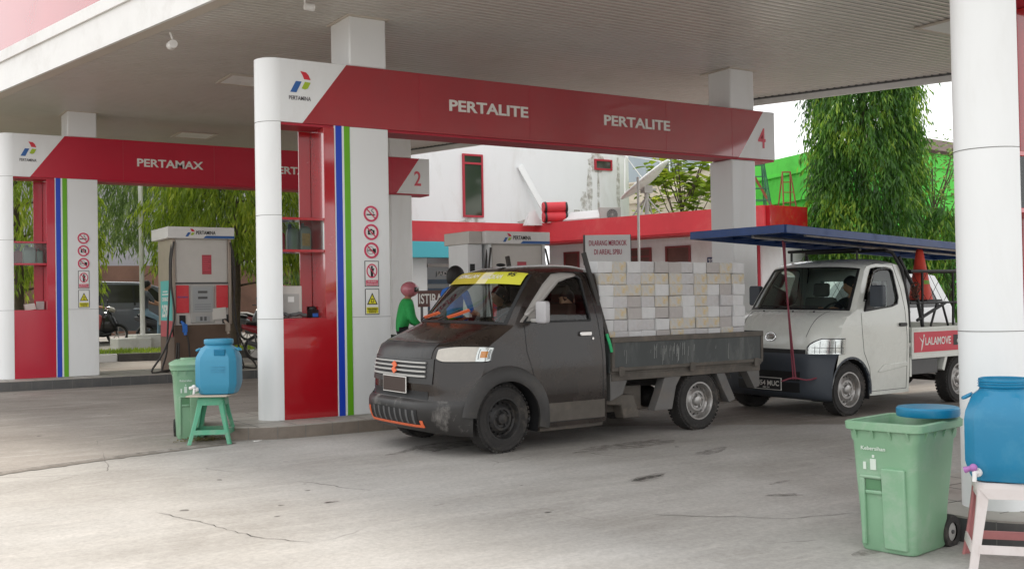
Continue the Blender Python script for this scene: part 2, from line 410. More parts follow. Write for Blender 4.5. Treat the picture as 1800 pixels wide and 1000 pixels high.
M['patch'] = mat('joint_mortar', (0.20, 0.175, 0.15), 0.9, var=0.25, vscale=9, bump=0.4)
k = MB()
ribbon(k, [(-1.6, 9.22), (1.24, 10.14), (2.4, 10.52), (3.5, 10.80)], 0.10, 0.012, 0.004, 1)
ribbon(k, [(-1.6, 9.30), (1.24, 10.22), (2.4, 10.60), (3.5, 10.86)], 0.022, 0.014, 0.008, 0)
ribbon(k, [(1.95, 7.75), (2.1, 7.3), (2.17, 7.0), (2.3, 6.55), (2.5, 6.3)], 0.007, 0.02)
ribbon(k, [(4.75, 5.75), (4.98, 5.50), (5.2, 5.33), (5.4, 5.13), (5.9, 5.0)], 0.008, 0.015)
ribbon(k, [(2.6, 3.6), (3.0, 3.75), (3.25, 3.65), (3.6, 3.9)], 0.007, 0.012)
ribbon(k, [(3.3, 4.2), (3.4, 3.9), (3.35, 3.75), (3.55, 3.4)], 0.008, 0.015)
ribbon(k, [(0.9, 5.3), (1.3, 5.15), (1.5, 4.9), (1.8, 4.82)], 0.006, 0.012)
k.build('pavement_crack', ['crack', 'patch'], kind='structure')
k = MB()
blob(k, (5.62, 6.86), 0.17, 0.045, R(12), seed=3); blob(k, (5.98, 5.72), 0.15, 0.05, R(-20), seed=5, mi=1)
blob(k, (4.62, 9.27), 0.22, 0.05, R(28), seed=8, mi=1); blob(k, (4.95, 9.15), 0.12, 0.022, R(30), seed=9)
blob(k, (5.6, 4.30), 0.55, 0.12, R(8), seed=12, mi=1); blob(k, (6.35, 6.1), 0.12, 0.03, R(5), seed=14, mi=1)
blob(k, (5.62, 6.86), 0.26, 0.08, R(12), seed=23, dz=.003, mi=1); blob(k, (7.0, 7.6), 0.3, 0.08, R(15), seed=15, mi=1); blob(k, (6.6, 8.35), 0.7, 0.15, R(5), seed=19, mi=1); blob(k, (5.2, 9.4), 0.5, 0.2, R(5), seed=22, mi=1); blob(k, (3.1, 7.4), 0.05, 0.02, 0, seed=16); blob(k, (4.2, 6.2), 0.03, 0.012, 0, seed=17)
k.build('oil_stain', ['oil', 'damp'], kind='structure')

# ------------------------------------------------------------------ pump islands (raised, kerbed)
M['kerb_tile'] = mat('kerb_tile', (0.20, 0.165, 0.135), 0.55, var=0.15, vscale=5, dirt=(0.12, 0.10, 0.085), dirt_amt=0.6, dscale=2.5)
M['kerb_dark'] = mat('dark_kerb_tile', (0.085, 0.085, 0.085), 0.5, var=0.15, vscale=5, dirt=(0.17, 0.15, 0.13), dirt_amt=0.4, dscale=2.5)
M['isl_top'] = mat('island_top', (0.36, 0.335, 0.30), 0.5, var=0.12, vscale=3, dirt=(0.22, 0.19, 0.16), dirt_amt=0.5, dscale=1.5)
def island(x0, x1, y0, y1, ztop, r, side, tile=0.30):
    out = arc(x0+r, y1-r, r, 90, 180, 10)+arc(x0+r, y0+r, r, 180, 270, 10)+arc(x1-r, y0+r, r, 270, 360, 10)+arc(x1-r, y1-r, r, 0, 90, 10)
    mb = MB(); zb = min(zg(y0), zg(y1))-0.1
    mb.prism(out, zb, ztop-0.012, mi=0)
    top = [((p[0]-(x0+x1)/2)*(1-0.012/(x1-x0))+(x0+x1)/2, p[1]) for p in out]
    mb.prism(top, ztop-0.012, ztop, mi=1)
    # tile joints
    per = [(out[i], out[(i+1) % len(out)]) for i in range(len(out))]; acc = 0.0
    for a, c in per:
        L = math.hypot(c[0]-a[0], c[1]-a[1]); t = tile-acc
        while t < L:
            px, py = a[0]+(c[0]-a[0])*t/L, a[1]+(c[1]-a[1])*t/L; nx, ny = (c[1]-a[1])/L, -(c[0]-a[0])/L
            mb.obox((px+nx*0.001, py+ny*0.001, (zb+ztop)/2), (ny*0.003, -nx*0.003, 0), (nx*0.0015, ny*0.0015, 0), (0, 0, (ztop-zb)/2-0.008), 2); t += tile
        acc = (L-(t-tile)) if t-tile <= L else 0
        acc = max(0.0, L-(t-tile))
    gx = x0+0.4
    while gx < x1-0.2:
        mb.box(gx-0.003, gx+0.003, y0+0.03, y1-0.03, ztop+0.0005, ztop+0.0018, 2); gx += 0.4
    gy = y0+0.4
    while gy < y1-0.1:
        mb.box(x0+0.25, x1-0.25, gy-0.003, gy+0.003, ztop+0.0005, ztop+0.0018, 2); gy += 0.4
    mb.build('pump_island', [side, 'isl_top', 'seam'], smooth=30, kind='structure')
island(3.36, 12.9, 10.80, 12.5, 0.15, 0.78, 'kerb_tile')
island(1.6, 11.2, 18.43, 20.2, 0.303, 0.78, 'kerb_dark')
island(5.78, 14.5, 3.60, 5.1, 0.05, 0.50, 'kerb_dark')

# ------------------------------------------------------------------ the canopy over the forecourt
M['slat'] = mat('soffit_slat', (0.60, 0.565, 0.52), 0.34, metal=0.2, var=0.05, vscale=0.7, dirt=(0.42, 0.37, 0.32), dirt_amt=0.3, dscale=0.7)
M['slat_gap'] = mat('soffit_gap', (0.02, 0.019, 0.018), 0.9)
M['soffit_pale'] = mat('soffit_plain', (0.56, 0.50, 0.43), 0.5, var=0.06, vscale=0.6)
M['fascia_white'] = mat('fascia_white', (0.80, 0.79, 0.77), 0.4, var=0.03, dirt=(0.5, 0.47, 0.43), dirt_amt=0.3, dscale=1.0)
M['roof_grey'] = mat('roof_sheet', (0.35, 0.35, 0.36), 0.5)
ZS = 4.70
LE = [(0.95, 25.0), (2.29, 18.3), (3.57, 12.1), (5.62, 2.0)]             # left edge
RE = [(18.0, 2.0), (14.27, 10.02), (13.04, 12.91), (10.53, 20.7), (9.14, 25.0)]   # rear edge
cp = empty('canopy_roof', (7.5, 13, ZS), 0, 'wide flat canopy roof with slatted metal soffit over the pump islands', 'canopy')
def L2P(p): return (p[0]-7.5, p[1]-13)
def xleft(y):
    for a, c in zip(LE[:-1], LE[1:]):
        if c[1] <= y <= a[1]: return a[0]+(c[0]-a[0])*(y-a[1])/(c[1]-a[1])
def xright(y):
    for a, c in zip(RE[:-1], RE[1:]):
        if a[1] <= y <= c[1]: return a[0]+(c[0]-a[0])*(y-a[1])/(c[1]-a[1])
mb = MB()
y = 2.0; pitch = 0.105
while y < 24.99-pitch:
    a0, a1 = y+0.006, y+pitch-0.028
    P = [(xleft(a0)+.02, a0), (xright(a0)-.02, a0), (xright(a1)-.02, a1), (xleft(a1)+.02, a1)]
    P = [L2P(p) for p in P]; w = (P[2][0]-P[3][0])
    zc = 0.0
    vs = [(P[0][0], P[0][1], .014), (P[0][0], P[0][1]+.010, 0), (P[3][0], P[3][1]-.010, 0), (P[3][0], P[3][1], .014),
          (P[1][0], P[1][1], .014), (P[1][0], P[1][1]+.010, 0), (P[2][0], P[2][1]-.010, 0), (P[2][0], P[2][1], .014)]
    mb.add(vs, [(0, 1, 5, 4), (1, 2, 6, 5), (2, 3, 7, 6)], 0)
    y += pitch
mb.build('soffit', 'slat', cp, fixn=False)
poly = [L2P(p) for p in LE[::-1]]+[L2P(p) for p in RE[::-1]]
mb = MB(); mb.prism(poly, 0.015, 0.06); mb.build('soffit_backing', 'slat_gap', cp)
mb = MB(); mb.prism(poly, 0.75, 0.80); mb.build('roof', 'roof_grey', cp)
# fascias: left edge carries a red upper band, white lower band and a beige return; rear edge a plain white lip
mb = MB()
def edge_run(pts, off0, off1, z0, z1, mi):
    n = len(pts)
    for a, c in zip(pts[:-1], pts[1:]):
        d = Vector((c[0]-a[0], c[1]-a[1])); L = d.length; d.normalize(); nn = Vector((d.y, -d.x))
        p = [Vector(L2P(a))+nn*off0, Vector(L2P(c))+nn*off0, Vector(L2P(c))+nn*off1, Vector(L2P(a))+nn*off1]
        mb.prism([(q.x, q.y) for q in p], z0, z1, mi=mi)
LR = LE                                       # outward normal of the left edge is to -X
edge_run(LR, 0.0, 0.16, -0.02, 0.05, 0)       # beige return
edge_run(LR, 0.16, 0.20, -0.02, 0.52, 1)      # white band
edge_run(LR, 0.205, 0.235, 0.40, 0.56, 1)
mb.build('fascia_trim', ['soffit_pale', 'fascia_white'], cp)
mb = MB(); edge_run(LR, 0.12, 0.18, 0.56, 1.75, 0)
for t in (0.0, 0.12, 0.25, 0.37, 0.5, 0.62, 0.75, 0.87):
    pass
mb.build('fascia_board', ['red'], cp)
mb = MB(); edge_run(RE, 0.0, 0.06, -0.11, 0.60, 0); edge_run(RE, -0.05, 0.0, -0.02, 0.04, 1)
mb.build('rear_fascia', ['fascia_white', 'grey_dark'], cp)
def recessed(x, y, s=0.36):
    mb = MB(); cx, cy = x-7.5, y-13
    for a, c, d, e in ((-s, s, -s, -s+.05), (-s, s, s-.05, s), (-s, -s+.05, -s+.05, s-.05), (s-.05, s, -s+.05, s-.05)):
        mb.box(cx+a, cx+c, cy+d, cy+e, -0.022, -0.002, 0)
    mb.box(cx-s+.05, cx+s-.05, cy-s+.05, cy+s-.05, -0.014, -0.004, 1)
    mb.build('recessed_light', ['soffit_pale', M['fascia_white']], cp)
for x, y in ((5.2, 15.3), (5.95, 20.6), (11.75, 8.2), (8.9, 16.5), (9.2, 20.5), (13.2, 5.4)): recessed(x, y)
# small floodlight under the left edge
mb = MB(); c = (3.48-7.5, 13.0-13)
mb.tube([(c[0], c[1], -0.02), (c[0]+.03, c[1], -0.10)], 0.012); mb.lathe([(0.0, -.02), (.05, -.02), (.055, .1), (.035, .14), (0, .14)], (c[0]+.03, c[1]-.02, -.16), 'Y', 14)
mb.build('floodlight', 'fascia_white', cp, smooth=40)
mb = MB(); c = (4.35-7.5, 10.9-13); mb.tube([(c[0], c[1], 0), (c[0], c[1], -0.06)], 0.012); mb.lathe([(0, 0), (.04, 0), (.045, .1), (0, .1)], (c[0], c[1], -.10), 'X', 12)
mb.build('floodlight', 'fascia_white', cp, smooth=40)

# ------------------------------------------------------------------ portal frames over the pumps
M['emb_red'] = mat('emblem_red', (0.62, 0.03, 0.05), 0.45); M['emb_blue'] = mat('emblem_blue', (0.03, 0.12, 0.36), 0.45)
M['emb_green'] = mat('emblem_green', (0.36, 0.50, 0.03), 0.45); M['emb_text'] = mat('emblem_text', (0.10, 0.09, 0.10), 0.5)
M['ring_red'] = mat('prohibition_red', (0.62, 0.05, 0.12), 0.5); M['sign_white'] = mat('sign_white', (0.80, 0.80, 0.78), 0.5)
M['sign_yellow'] = mat('sign_yellow', (0.72, 0.66, 0.03), 0.5)
EMB = dict(r=[(.52, 1.0), (.80, .97), (1.0, .60), (.98, .56), (.66, .60)], b=[(.0, .0), (.32, .42+.05), (.58, .47), (.30, .0)], g=[(.56, .22), (.70, .46), (1.0, .46), (.86, .14), (.66, .14)])
def emblem(mb, o, ux, uy, w, h, i0=0, e=0.003):
    o = Vector(o); ux = Vector(ux); uy = Vector(uy); nn = ux.cross(uy).normalized()
    sh = dict(r=[(.50, 1.0), (.78, .96), (.90, .84), (1.0, .62), (.68, .64), (.62, .80)],
              b=[(.0, .0), (.28, .52), (.56, .52), (.30, .0)], g=[(.56, .20), (.72, .52), (1.0, .50), (.86, .22), (.72, .16)])
    for k, mi in (('r', i0), ('b', i0+1), ('g', i0+2)):
        P = sh[k]; n = len(P)
        a = [o+ux*(p[0]*w)+uy*(p[1]*h)+nn*0.0005 for p in P]; c = [q+nn*e for q in a]
        mb.add(a+c, [tuple(range(n, 2*n))]+[(i, (i+1) % n, n+(i+1) % n, n+i) for i in range(n)], mi)
def disc(mb, c, r0, r1, y, mi, n=32):
    rows = [[(c[0]+r*math.cos(2*math.pi*i/n), y, c[1]+r*math.sin(2*math.pi*i/n)) for i in range(n)] for r in (r0, r1)]
    mb.grid(rows, mi, closed=True)
def plate(mb, poly, y, mi, t=0.003):
    mb.prism(poly, y, y+t, 'Y', mi)
def safety_signs(parent, cx, zs):
    f = -0.002
    # three round prohibition signs, each its own part
    def ring(z, kind):
        mb = MB()
        plate(mb, arc(cx, z, 0.094, 0, 360, 32)[:-1], f-.003, 0)
        if kind == 'smoke':
            mb.box(cx-.055, cx+.04, f-.0065, f-.0035, z-.018, z-.003, 2); mb.box(cx+.044, cx+.052, f-.0065, f-.0035, z-.018, z-.003, 2)
            mb.tube([(cx+.035, f-.005, z+.005), (cx+.03, f-.005, z+.018), (cx+.01, f-.005, z+.03), (cx+.012, f-.005, z+.05), (cx+.03, f-.005, z+.055)], .004, 5, 2)
        if kind == 'camera':
            mb.prism(rrect(cx-.042, cx+.042, z-.03, z+.024, .006), f-.0065, f-.0035, 'Y', 2); mb.prism([(cx-.018, z+.022), (cx+.018, z+.022), (cx+.012, z+.036), (cx-.012, z+.036)], f-.0065, f-.0035, 'Y', 2)
            disc(mb, (cx, z-.003), .011, .019, f-.0075, 0)
        if kind == 'phone':
            text_mb(mb, 'GPRS', (cx-.05, f-.0035, z-.012), (1, 0, 0), (0, 0, 1), .058, .022, mi=2)
            mb.box(cx+.015, cx+.055, f-.0065, f-.0035, z-.03, z+.02, 2); disc(mb, (cx-.012, z), .04, .044, f-.0068, 2, 24)
        # red ring and slash
        for a, c in (((0.070, 0.092)),): 
            rows = [[(cx+r*math.cos(2*math.pi*i/36), yy, z+r*math.sin(2*math.pi*i/36)) for i in range(36)] for r, yy in ((a, f-.003), (a, f-.009), (c, f-.009), (c, f-.003))]
            mb.grid(rows, 1, closed=True)
        mb.bar((cx-.053, f-.008, z+.053), (cx+.053, f-.008, z-.053), .002, .014, 1, up=(.7, 0, .7))
        mb.build('prohibition_sign', ['sign_white', 'ring_red', 'ink'], parent)
    ring(zs[0], 'smoke'); ring(zs[1], 'camera'); ring(zs[2], 'phone')
    z0, z1 = zs[3]; mb = MB(); w = .088
    mb.box(cx-w, cx+w, f-.004, f, z0, z1, 2); mb.box(cx-w+.008, cx+w-.008, f-.006, f-.004, z0+.008, z1-.008, 0)
    zc = z1-.115; rows = [[(cx+r*math.cos(2*math.pi*i/36), yy, zc+r*1.2*math.sin(2*math.pi*i/36)) for i in range(36)] for r, yy in ((.055, f-.006), (.055, f-.010), (.068, f-.010), (.068, f-.006))]
    mb.grid(rows, 1, closed=True)
    mb.prism(arc(cx, zc+.045, .014, 0, 360, 12)[:-1], f-.0085, f-.006, 'Y', 2); mb.prism([(cx-.022, zc+.03), (cx+.03, zc+.03), (cx+.016, zc-.02), (cx+.014, zc-.07), (cx-.014, zc-.07), (cx-.016, zc-.02)], f-.0085, f-.006, 'Y', 2)
    mb.bar((cx-.04, f-.009, zc+.05), (cx+.04, f-.009, zc-.05), .002, .012, 1, up=(.7, 0, .7))
    mb.box(cx-w+.014, cx+w-.014, f-.0075, f-.006, z0+.014, z0+.075, 1)
    text_mb(mb, 'DILARANG', (cx, f-.0078, z0+.050), (1, 0, 0), (0, 0, 1), .11, .016, mi=0, align='C'); text_mb(mb, 'MEMAKAI HELM', (cx, f-.0078, z0+.024), (1, 0, 0), (0, 0, 1), .13, .014, mi=0, align='C')
    mb.build('warning_sign', ['sign_white', 'ring_red', 'ink'], parent)
    z0, z1 = zs[4]; mb = MB()
    mb.box(cx-w, cx+w, f-.004, f, z0, z1, 2); mb.box(cx-w+.008, cx+w-.008, f-.006, f-.004, z0+.008, z1-.008, 0)
    zc = z0+.115
    mb.prism([(cx-.066, zc), (cx+.066, zc), (cx, zc+.135)], f-.008, f-.006, 'Y', 2); mb.prism([(cx-.05, zc+.01), (cx+.05, zc+.01), (cx, zc+.112)], f-.0095, f-.008, 'Y', 1)
    mb.prism([(cx-.016, zc+.02), (cx+.016, zc+.02), (cx+.016, zc+.066), (cx-.016, zc+.066)], f-.011, f-.0095, 'Y', 2); mb.box(cx-.010, cx+.010, f-.0122, f-.011, zc+.028, zc+.058, 1)
    mb.box(cx-w+.014, cx+w-.014, f-.0075, f-.006, z0+.014, z0+.085, 1)
    for j, s in enumerate(('DILARANG MENGGUNAKAN', 'HANDPHONE', 'DI AREA INI')): text_mb(mb, s, (cx, f-.0078, z0+.062-.02*j), (1, 0, 0), (0, 0, 1), .125-.02*j, .013, mi=2, align='C')
    mb.build('warning_sign', ['sign_white', 'sign_yellow', 'ink'], parent)

def portal(origin, label, texts, number, redmat, stub=0.75, numeral='letter_dim'):
    ox, oy, oz = origin
    t = empty('pump_portal', origin, 0, label, 'portal frame', 'red and white portal frames over the pump islands')
    T = 0.42; a_, b_ = 0.21, 0.21; TT = 0.42; H0, H1 = 3.27, 3.97
    # rounded end column, lower part narrower than its cap section (same plan), with seams
    plan = [(0.0, 0.0)]+[(-a_*math.sin(R(q)), b_-b_*math.cos(R(q))) for q in range(10, 180, 10)]+[(0.0, T)]
    mb = MB(); mb.prism(plan, 0.0, H0)
    mb.build('end_column', 'white', t, smooth=40)
    mb = MB()
    for z in (1.105, 2.243, H0):
        pl = [(p[0]*1.012-.0008, (p[1]-b_)*1.006+b_) for p in plan]; mb.prism(pl, z-.002, z+.002)
    build_split(mb, 'panel_joint', 'seam', t, smooth=40)
    # beam: white nose, red middle, white tail
    mb = MB()
    mb.prism(plan, H0, H1, mi=0)
    mb.prism([(0, H0), (.255, H0), (.79, H1), (0, H1)], 0, T, 'Y', 0)
    mb.prism([(.255, H0), (6.872, H0), (7.38, H1), (.79, H1)], .0, T, 'Y', 1)
    tail = [(6.872, H0), (7.60, H0), (7.60, H1), (7.38, H1)]
    mb.prism(tail, 0, T, 'Y', 0)
    o = mb.build('beam', ['white', 'red_beam' if redmat == 'red' else redmat], t, bevel=.004)
    mb = MB()
    for xx in (1.72, 3.28, 4.25, 5.52, 6.75):
        if xx != 4.25: mb.box(xx-.003, xx+.003, -.0012, .0, H0+.005, H1-.005)
    mb.box(-.02, 7.6, .02, T-.02, H0-.028, H0-.001)
    mb.build('beam_trim', ['red_dark'], t)
    # red service tower with display box and counter
    mb = MB()
    mb.box(0.002, .628, 0.0, TT, 0, 1.107)          # base panel
    mb.box(.50, .628, 0.0, TT, 1.107, H0-.03)           # post
    mb.box(.36, .50, TT-.02, TT, 1.107, H0-.03)          # partial back panel
    mb.build('service_tower', [redmat], t, bevel=.003)
    mb = MB()
    for z in (1.86, 2.215): mb.box(.002, .499, .02, TT-.06, z-.022, z+.008)
    build_split(mb, 'shelf', [redmat], t, bevel=.003)
    mb = MB(); mb.box(.004, .496, .024, .030, 1.87, 2.19); mb.build('display_glass', M['glass'], t)
    mb = MB()
    mb.box(.630, .642, -.003, .5, 0, H0); mb.box(.718, .745, -.003, .5, 0, H0); build_split(mb, 'white_stripe', 'white', t)
    mb = MB(); mb.box(.642, .718, -.005, .5, 0, H0-.002); mb.build('blue_stripe', 'blue_st', t)
    mb = MB(); mb.box(.745, .816, -.005, .5, 0, H0-.002); mb.build('green_stripe', 'green_st', t)
    mb = MB(); mb.box(.818, 1.30, 0.0, .50, 0, H0-.002)
    mb.build('cladding_panel', 'white', t, bevel=.006)
    mb = MB(); mb.box(.819, 1.3005, -.0012, .5006, 1.103, 1.107); mb.build('panel_joint', 'seam', t)
    mb = MB(); mb.box(.835, 1.30, .012, .55, H1+.001, H1+stub); build_split(mb, 'roof_column', 'white', t, bevel=.02)
    mb = MB(); mb.box(6.74, 7.21, .012, .47, 0, H0-.03); mb.box(6.74, 7.21, .012, .47, H1+.001, H1+stub)
    build_split(mb, 'roof_column', 'white', t, bevel=.02)
    mb = MB()
    for c0, c1 in ((.80, 1.335), (6.70, 7.25)): mb.box(c0, c1, -.03, .60, H1+stub-.012, H1+stub+.004)
    build_split(mb, 'ceiling_collar', 'soffit_pale', t, bevel=.004)
    mb = MB()
    emblem(mb, (.115, -.001, H0+.335), (1, 0, 0), (0, 0, 1), .24, .24); text_mb(mb, 'PERTAMINA', (.10, -.002, H0+.25), (1, 0, 0), (0, 0, 1), .255, .045, .008, mi=3)
    mb.build('emblem', ['emb_red', 'emb_blue', 'emb_green', 'emb_text'], t)
    for s, x0, z0, w, h in texts:
        mb = MB(); text_mb(mb, s, (x0, -.001, z0), (1, 0, 0), (0, 0, 1), w, h, .022, .012); mb.build('lettering', 'letter', t)
    mb = MB(); text_mb(mb, number, (7.26, -.001, H0+.16), (1, 0, 0), (0, 0, 1), .15, .29, .012, .004); mb.build('numeral', numeral, t)
    safety_signs(t, 1.065, (2.285, 2.075, 1.865, (1.45, 1.745), (1.13, 1.425)))
    return t
M['red_beam'] = mat('beam_red', (0.36, 0.007, 0.018), 0.35, var=0.10, vscale=0.8, coat=1.0, spec=0.6, dirt=(0.30, 0.03, 0.04), dirt_amt=0.3, dscale=1.0)
M['red_beam'].node_tree.nodes['Principled BSDF'].inputs['Coat IOR'].default_value = 1.8
M['red2'] = mat('crimson_panel', (0.50, 0.010, 0.035), 0.25, var=0.05, vscale=1.5, coat=0.5)
portal((4.22, 11.33, .15), 'tall portal frame numbered 4 beside the black pickup, lettered PERTALITE', [('PERTALITE', 2.12, 3.555, 1.13, .135), ('PERTALITE', 4.45, 3.555, 1.13, .135)], '4', 'red', .58)
portal((2.554, 19.0, .303), 'farther portal frame numbered 2 at the left, lettered PERTAMAX', [('PERTAMAX', 1.95, 3.53, 1.13, .135), ('PERTAMAX', 4.35, 3.53, 1.13, .135)], '2', 'red2', .43)
portal((6.25, 3.95, .05), 'nearest portal frame at the right edge, only its white round column showing', [('PERTALITE', 2.1, 3.555, 1.13, .135)], '6', 'red', .68)
# ------------------------------------------------------------------ people (one continuous skinned surface, hair as a child)
def skinned(name, J, E_, mats, parent, pick, voxel=0.014, head=None, root=0, sub=2, loc=None, extra=None):
    me = bpy.data.meshes.new('sk'); me.from_pydata([j[0] for j in J], E_, [])
    o = bpy.data.objects.new('sk', me); scn.collection.objects.link(o)
    md = o.modifiers.new('s', 'SKIN'); md.use_smooth_shade = True
    for i, j in enumerate(J):
        sv = me.skin_vertices[0].data[i]; r = j[1]
        sv.radius = (r, r) if not isinstance(r, tuple) else r; sv.use_root = (i == root)
    m2 = o.modifiers.new('u', 'SUBSURF'); m2.levels = sub; m2.render_levels = sub
    dg = bpy.context.evaluated_depsgraph_get(); dg.update()
    m = bpy.data.meshes.new_from_object(o.evaluated_get(dg)); bpy.data.objects.remove(o); bpy.data.meshes.remove(me)
    b = bmesh.new(); b.from_mesh(m)
    if extra:
        tmp = bpy.data.meshes.new('x'); tmp.from_pydata([tuple(v) for v in extra.v], [], extra.f); b.from_mesh(tmp); bpy.data.meshes.remove(tmp)
    b.to_mesh(m); b.free()
    o = bpy.data.objects.new('sk', m); scn.collection.objects.link(o)
    rm = o.modifiers.new('r', 'REMESH'); rm.mode = 'VOXEL'; rm.voxel_size = voxel; rm.use_smooth_shade = True
    dg = bpy.context.evaluated_depsgraph_get(); dg.update()
    fm = bpy.data.meshes.new_from_object(o.evaluated_get(dg)); bpy.data.objects.remove(o); bpy.data.meshes.remove(m)
    fm.name = name; fm.materials.clear()
    for q in mats: fm.materials.append(M[q] if isinstance(q, str) else q)
    for p in fm.polygons: p.material_index = pick(p.center); p.use_smooth = True
    o = bpy.data.objects.new(name, fm); scn.collection.objects.link(o)
    if parent: o.parent = parent
    if loc is not None: o.location = loc
    return o

def head_mb(mb, c, yaw, s=1.0, nod=0.0):
    """an adult head: skull, jaw, nose, brows, lips, ears. c = centre, yaw = where the face points (radians, 0 = +X)"""
    c = Vector(c); cy, sy = math.cos(yaw), math.sin(yaw); F = Vector((cy*math.cos(nod), sy*math.cos(nod), math.sin(nod))); S = Vector((-sy, cy, 0)); U = F.cross(S)
    def P(f, l, u): return c+F*f*s+S*l*s+U*u*s
    rows = []
    n = 20; m = 16
    for i in range(m+1):
        t = math.pi*i/m; zz = math.cos(t)*.118
        row = []
        for k in range(n):
            a = 2*math.pi*k/n; f = math.sin(t)*math.cos(a)*.096; l = math.sin(t)*math.sin(a)*.076
            if zz < -.02:                                   # jaw narrows, chin forward
                q = min(1, (-.02-zz)/.095); l *= 1-.38*q
                if f < 0: f *= 1-.55*q
                else: f = f*(1+.10*q)
            if f > 0 and -.01 < zz < .03: f *= .97
            row.append(P(f, l, zz))
        rows.append(row)
    mb.grid(rows, closed=True)
    mb.add([P(.090, -.008, .022), P(.090, .008, .022), P(.118, .011, -.022), P(.118, -.011, -.022), P(.088, -.018, -.030), P(.088, .018, -.030), P(.098, 0, -.034), P(.07, 0, .0)],
           [(0, 1, 2, 3), (0, 3, 4), (1, 5, 2), (3, 2, 6), (3, 6, 4), (2, 5, 6), (4, 6, 5, 7), (0, 4, 7), (1, 7, 5), (0, 7, 1)])
    for sg in (-1, 1):
        mb.sphere(P(-.005, .078*sg, -.002), .024*s, 8, 6, sc=(1, .5, 1.3))
        mb.obox(P(.084, .033*sg, .030), F*.008*s, S*.020*s, U*.004*s)
    mb.obox(P(.090, 0, -.056), F*.008*s, S*.022*s, U*.006*s)
def hair_mb(c, yaw, s=1.0, nod=0.0, vol=1.08, back=-.075, front=.04):
    c = Vector(c); cy, sy = math.cos(yaw), math.sin(yaw); F = Vector((cy*math.cos(nod), sy*math.cos(nod), math.sin(nod))); S = Vector((-sy, cy, 0)); U = F.cross(S)
    mb = MB(); rows = []; r = random.Random(5)
    for i in range(12):
        row = []
        for k in range(28):
            a = 2*math.pi*k/28; lim = back+(front-back)*(0.5+0.5*math.cos(a))**1.6      # hairline height round the head
            tm = math.acos(max(-1, min(1, lim/.118))); t = tm*i/11; w = vol*(1+r.uniform(-.02, .025))
            if i == 11: w = vol*.96
            row.append(c+F*(math.sin(t)*math.cos(a)*.097*s*w)+S*(math.sin(t)*math.sin(a)*.079*s*w)+U*(math.cos(t)*.118*s*w))
        rows.append(row)
    mb.grid(rows, closed=True); return mb
def hand_chain(J, E_, wrist_i, wrist, d, side, curl=0.5, s=1.0, down=Vector((0, 0, -1)), thumb=None):
    """five separate fingers off a palm: d = hand direction, side = towards the thumb"""
    d = Vector(d).normalized(); side = Vector(side); side = (side-d*side.dot(d)).normalized(); pn = d.cross(side).normalized()
    if pn.dot(down) < 0: pn = -pn
    w = Vector(wrist)
    J.append((tuple(w+d*.045*s), .026*s)); pi = len(J)-1; E_.append((wrist_i, pi))
    for k, (off, L) in enumerate(((.026, .070), (.009, .078), (-.009, .073), (-.026, .058))):
        a = w+d*.085*s+side*off*s; c1 = a+(d*math.cos(curl)+pn*math.sin(curl))*L*.5*s; c2 = c1+(d*math.cos(curl*2.2)+pn*math.sin(curl*2.2))*L*.5*s
        i = len(J); J += [(tuple(a), .0105*s), (tuple(c1), .0092*s), (tuple(c2), .0075*s)]; E_ += [(pi, i), (i, i+1), (i+1, i+2)]
    a = w+d*.030*s+side*.030*s; b1 = a+(d*.6+side*.55+pn*.4).normalized()*.035*s; b2 = b1+(d*.8+pn*.6).normalized()*.03*s
    i = len(J); J += [(tuple(a), .013*s), (tuple(b1), .011*s), (tuple(b2), .009*s)]; E_ += [(pi, i), (i, i+1), (i+1, i+2)]

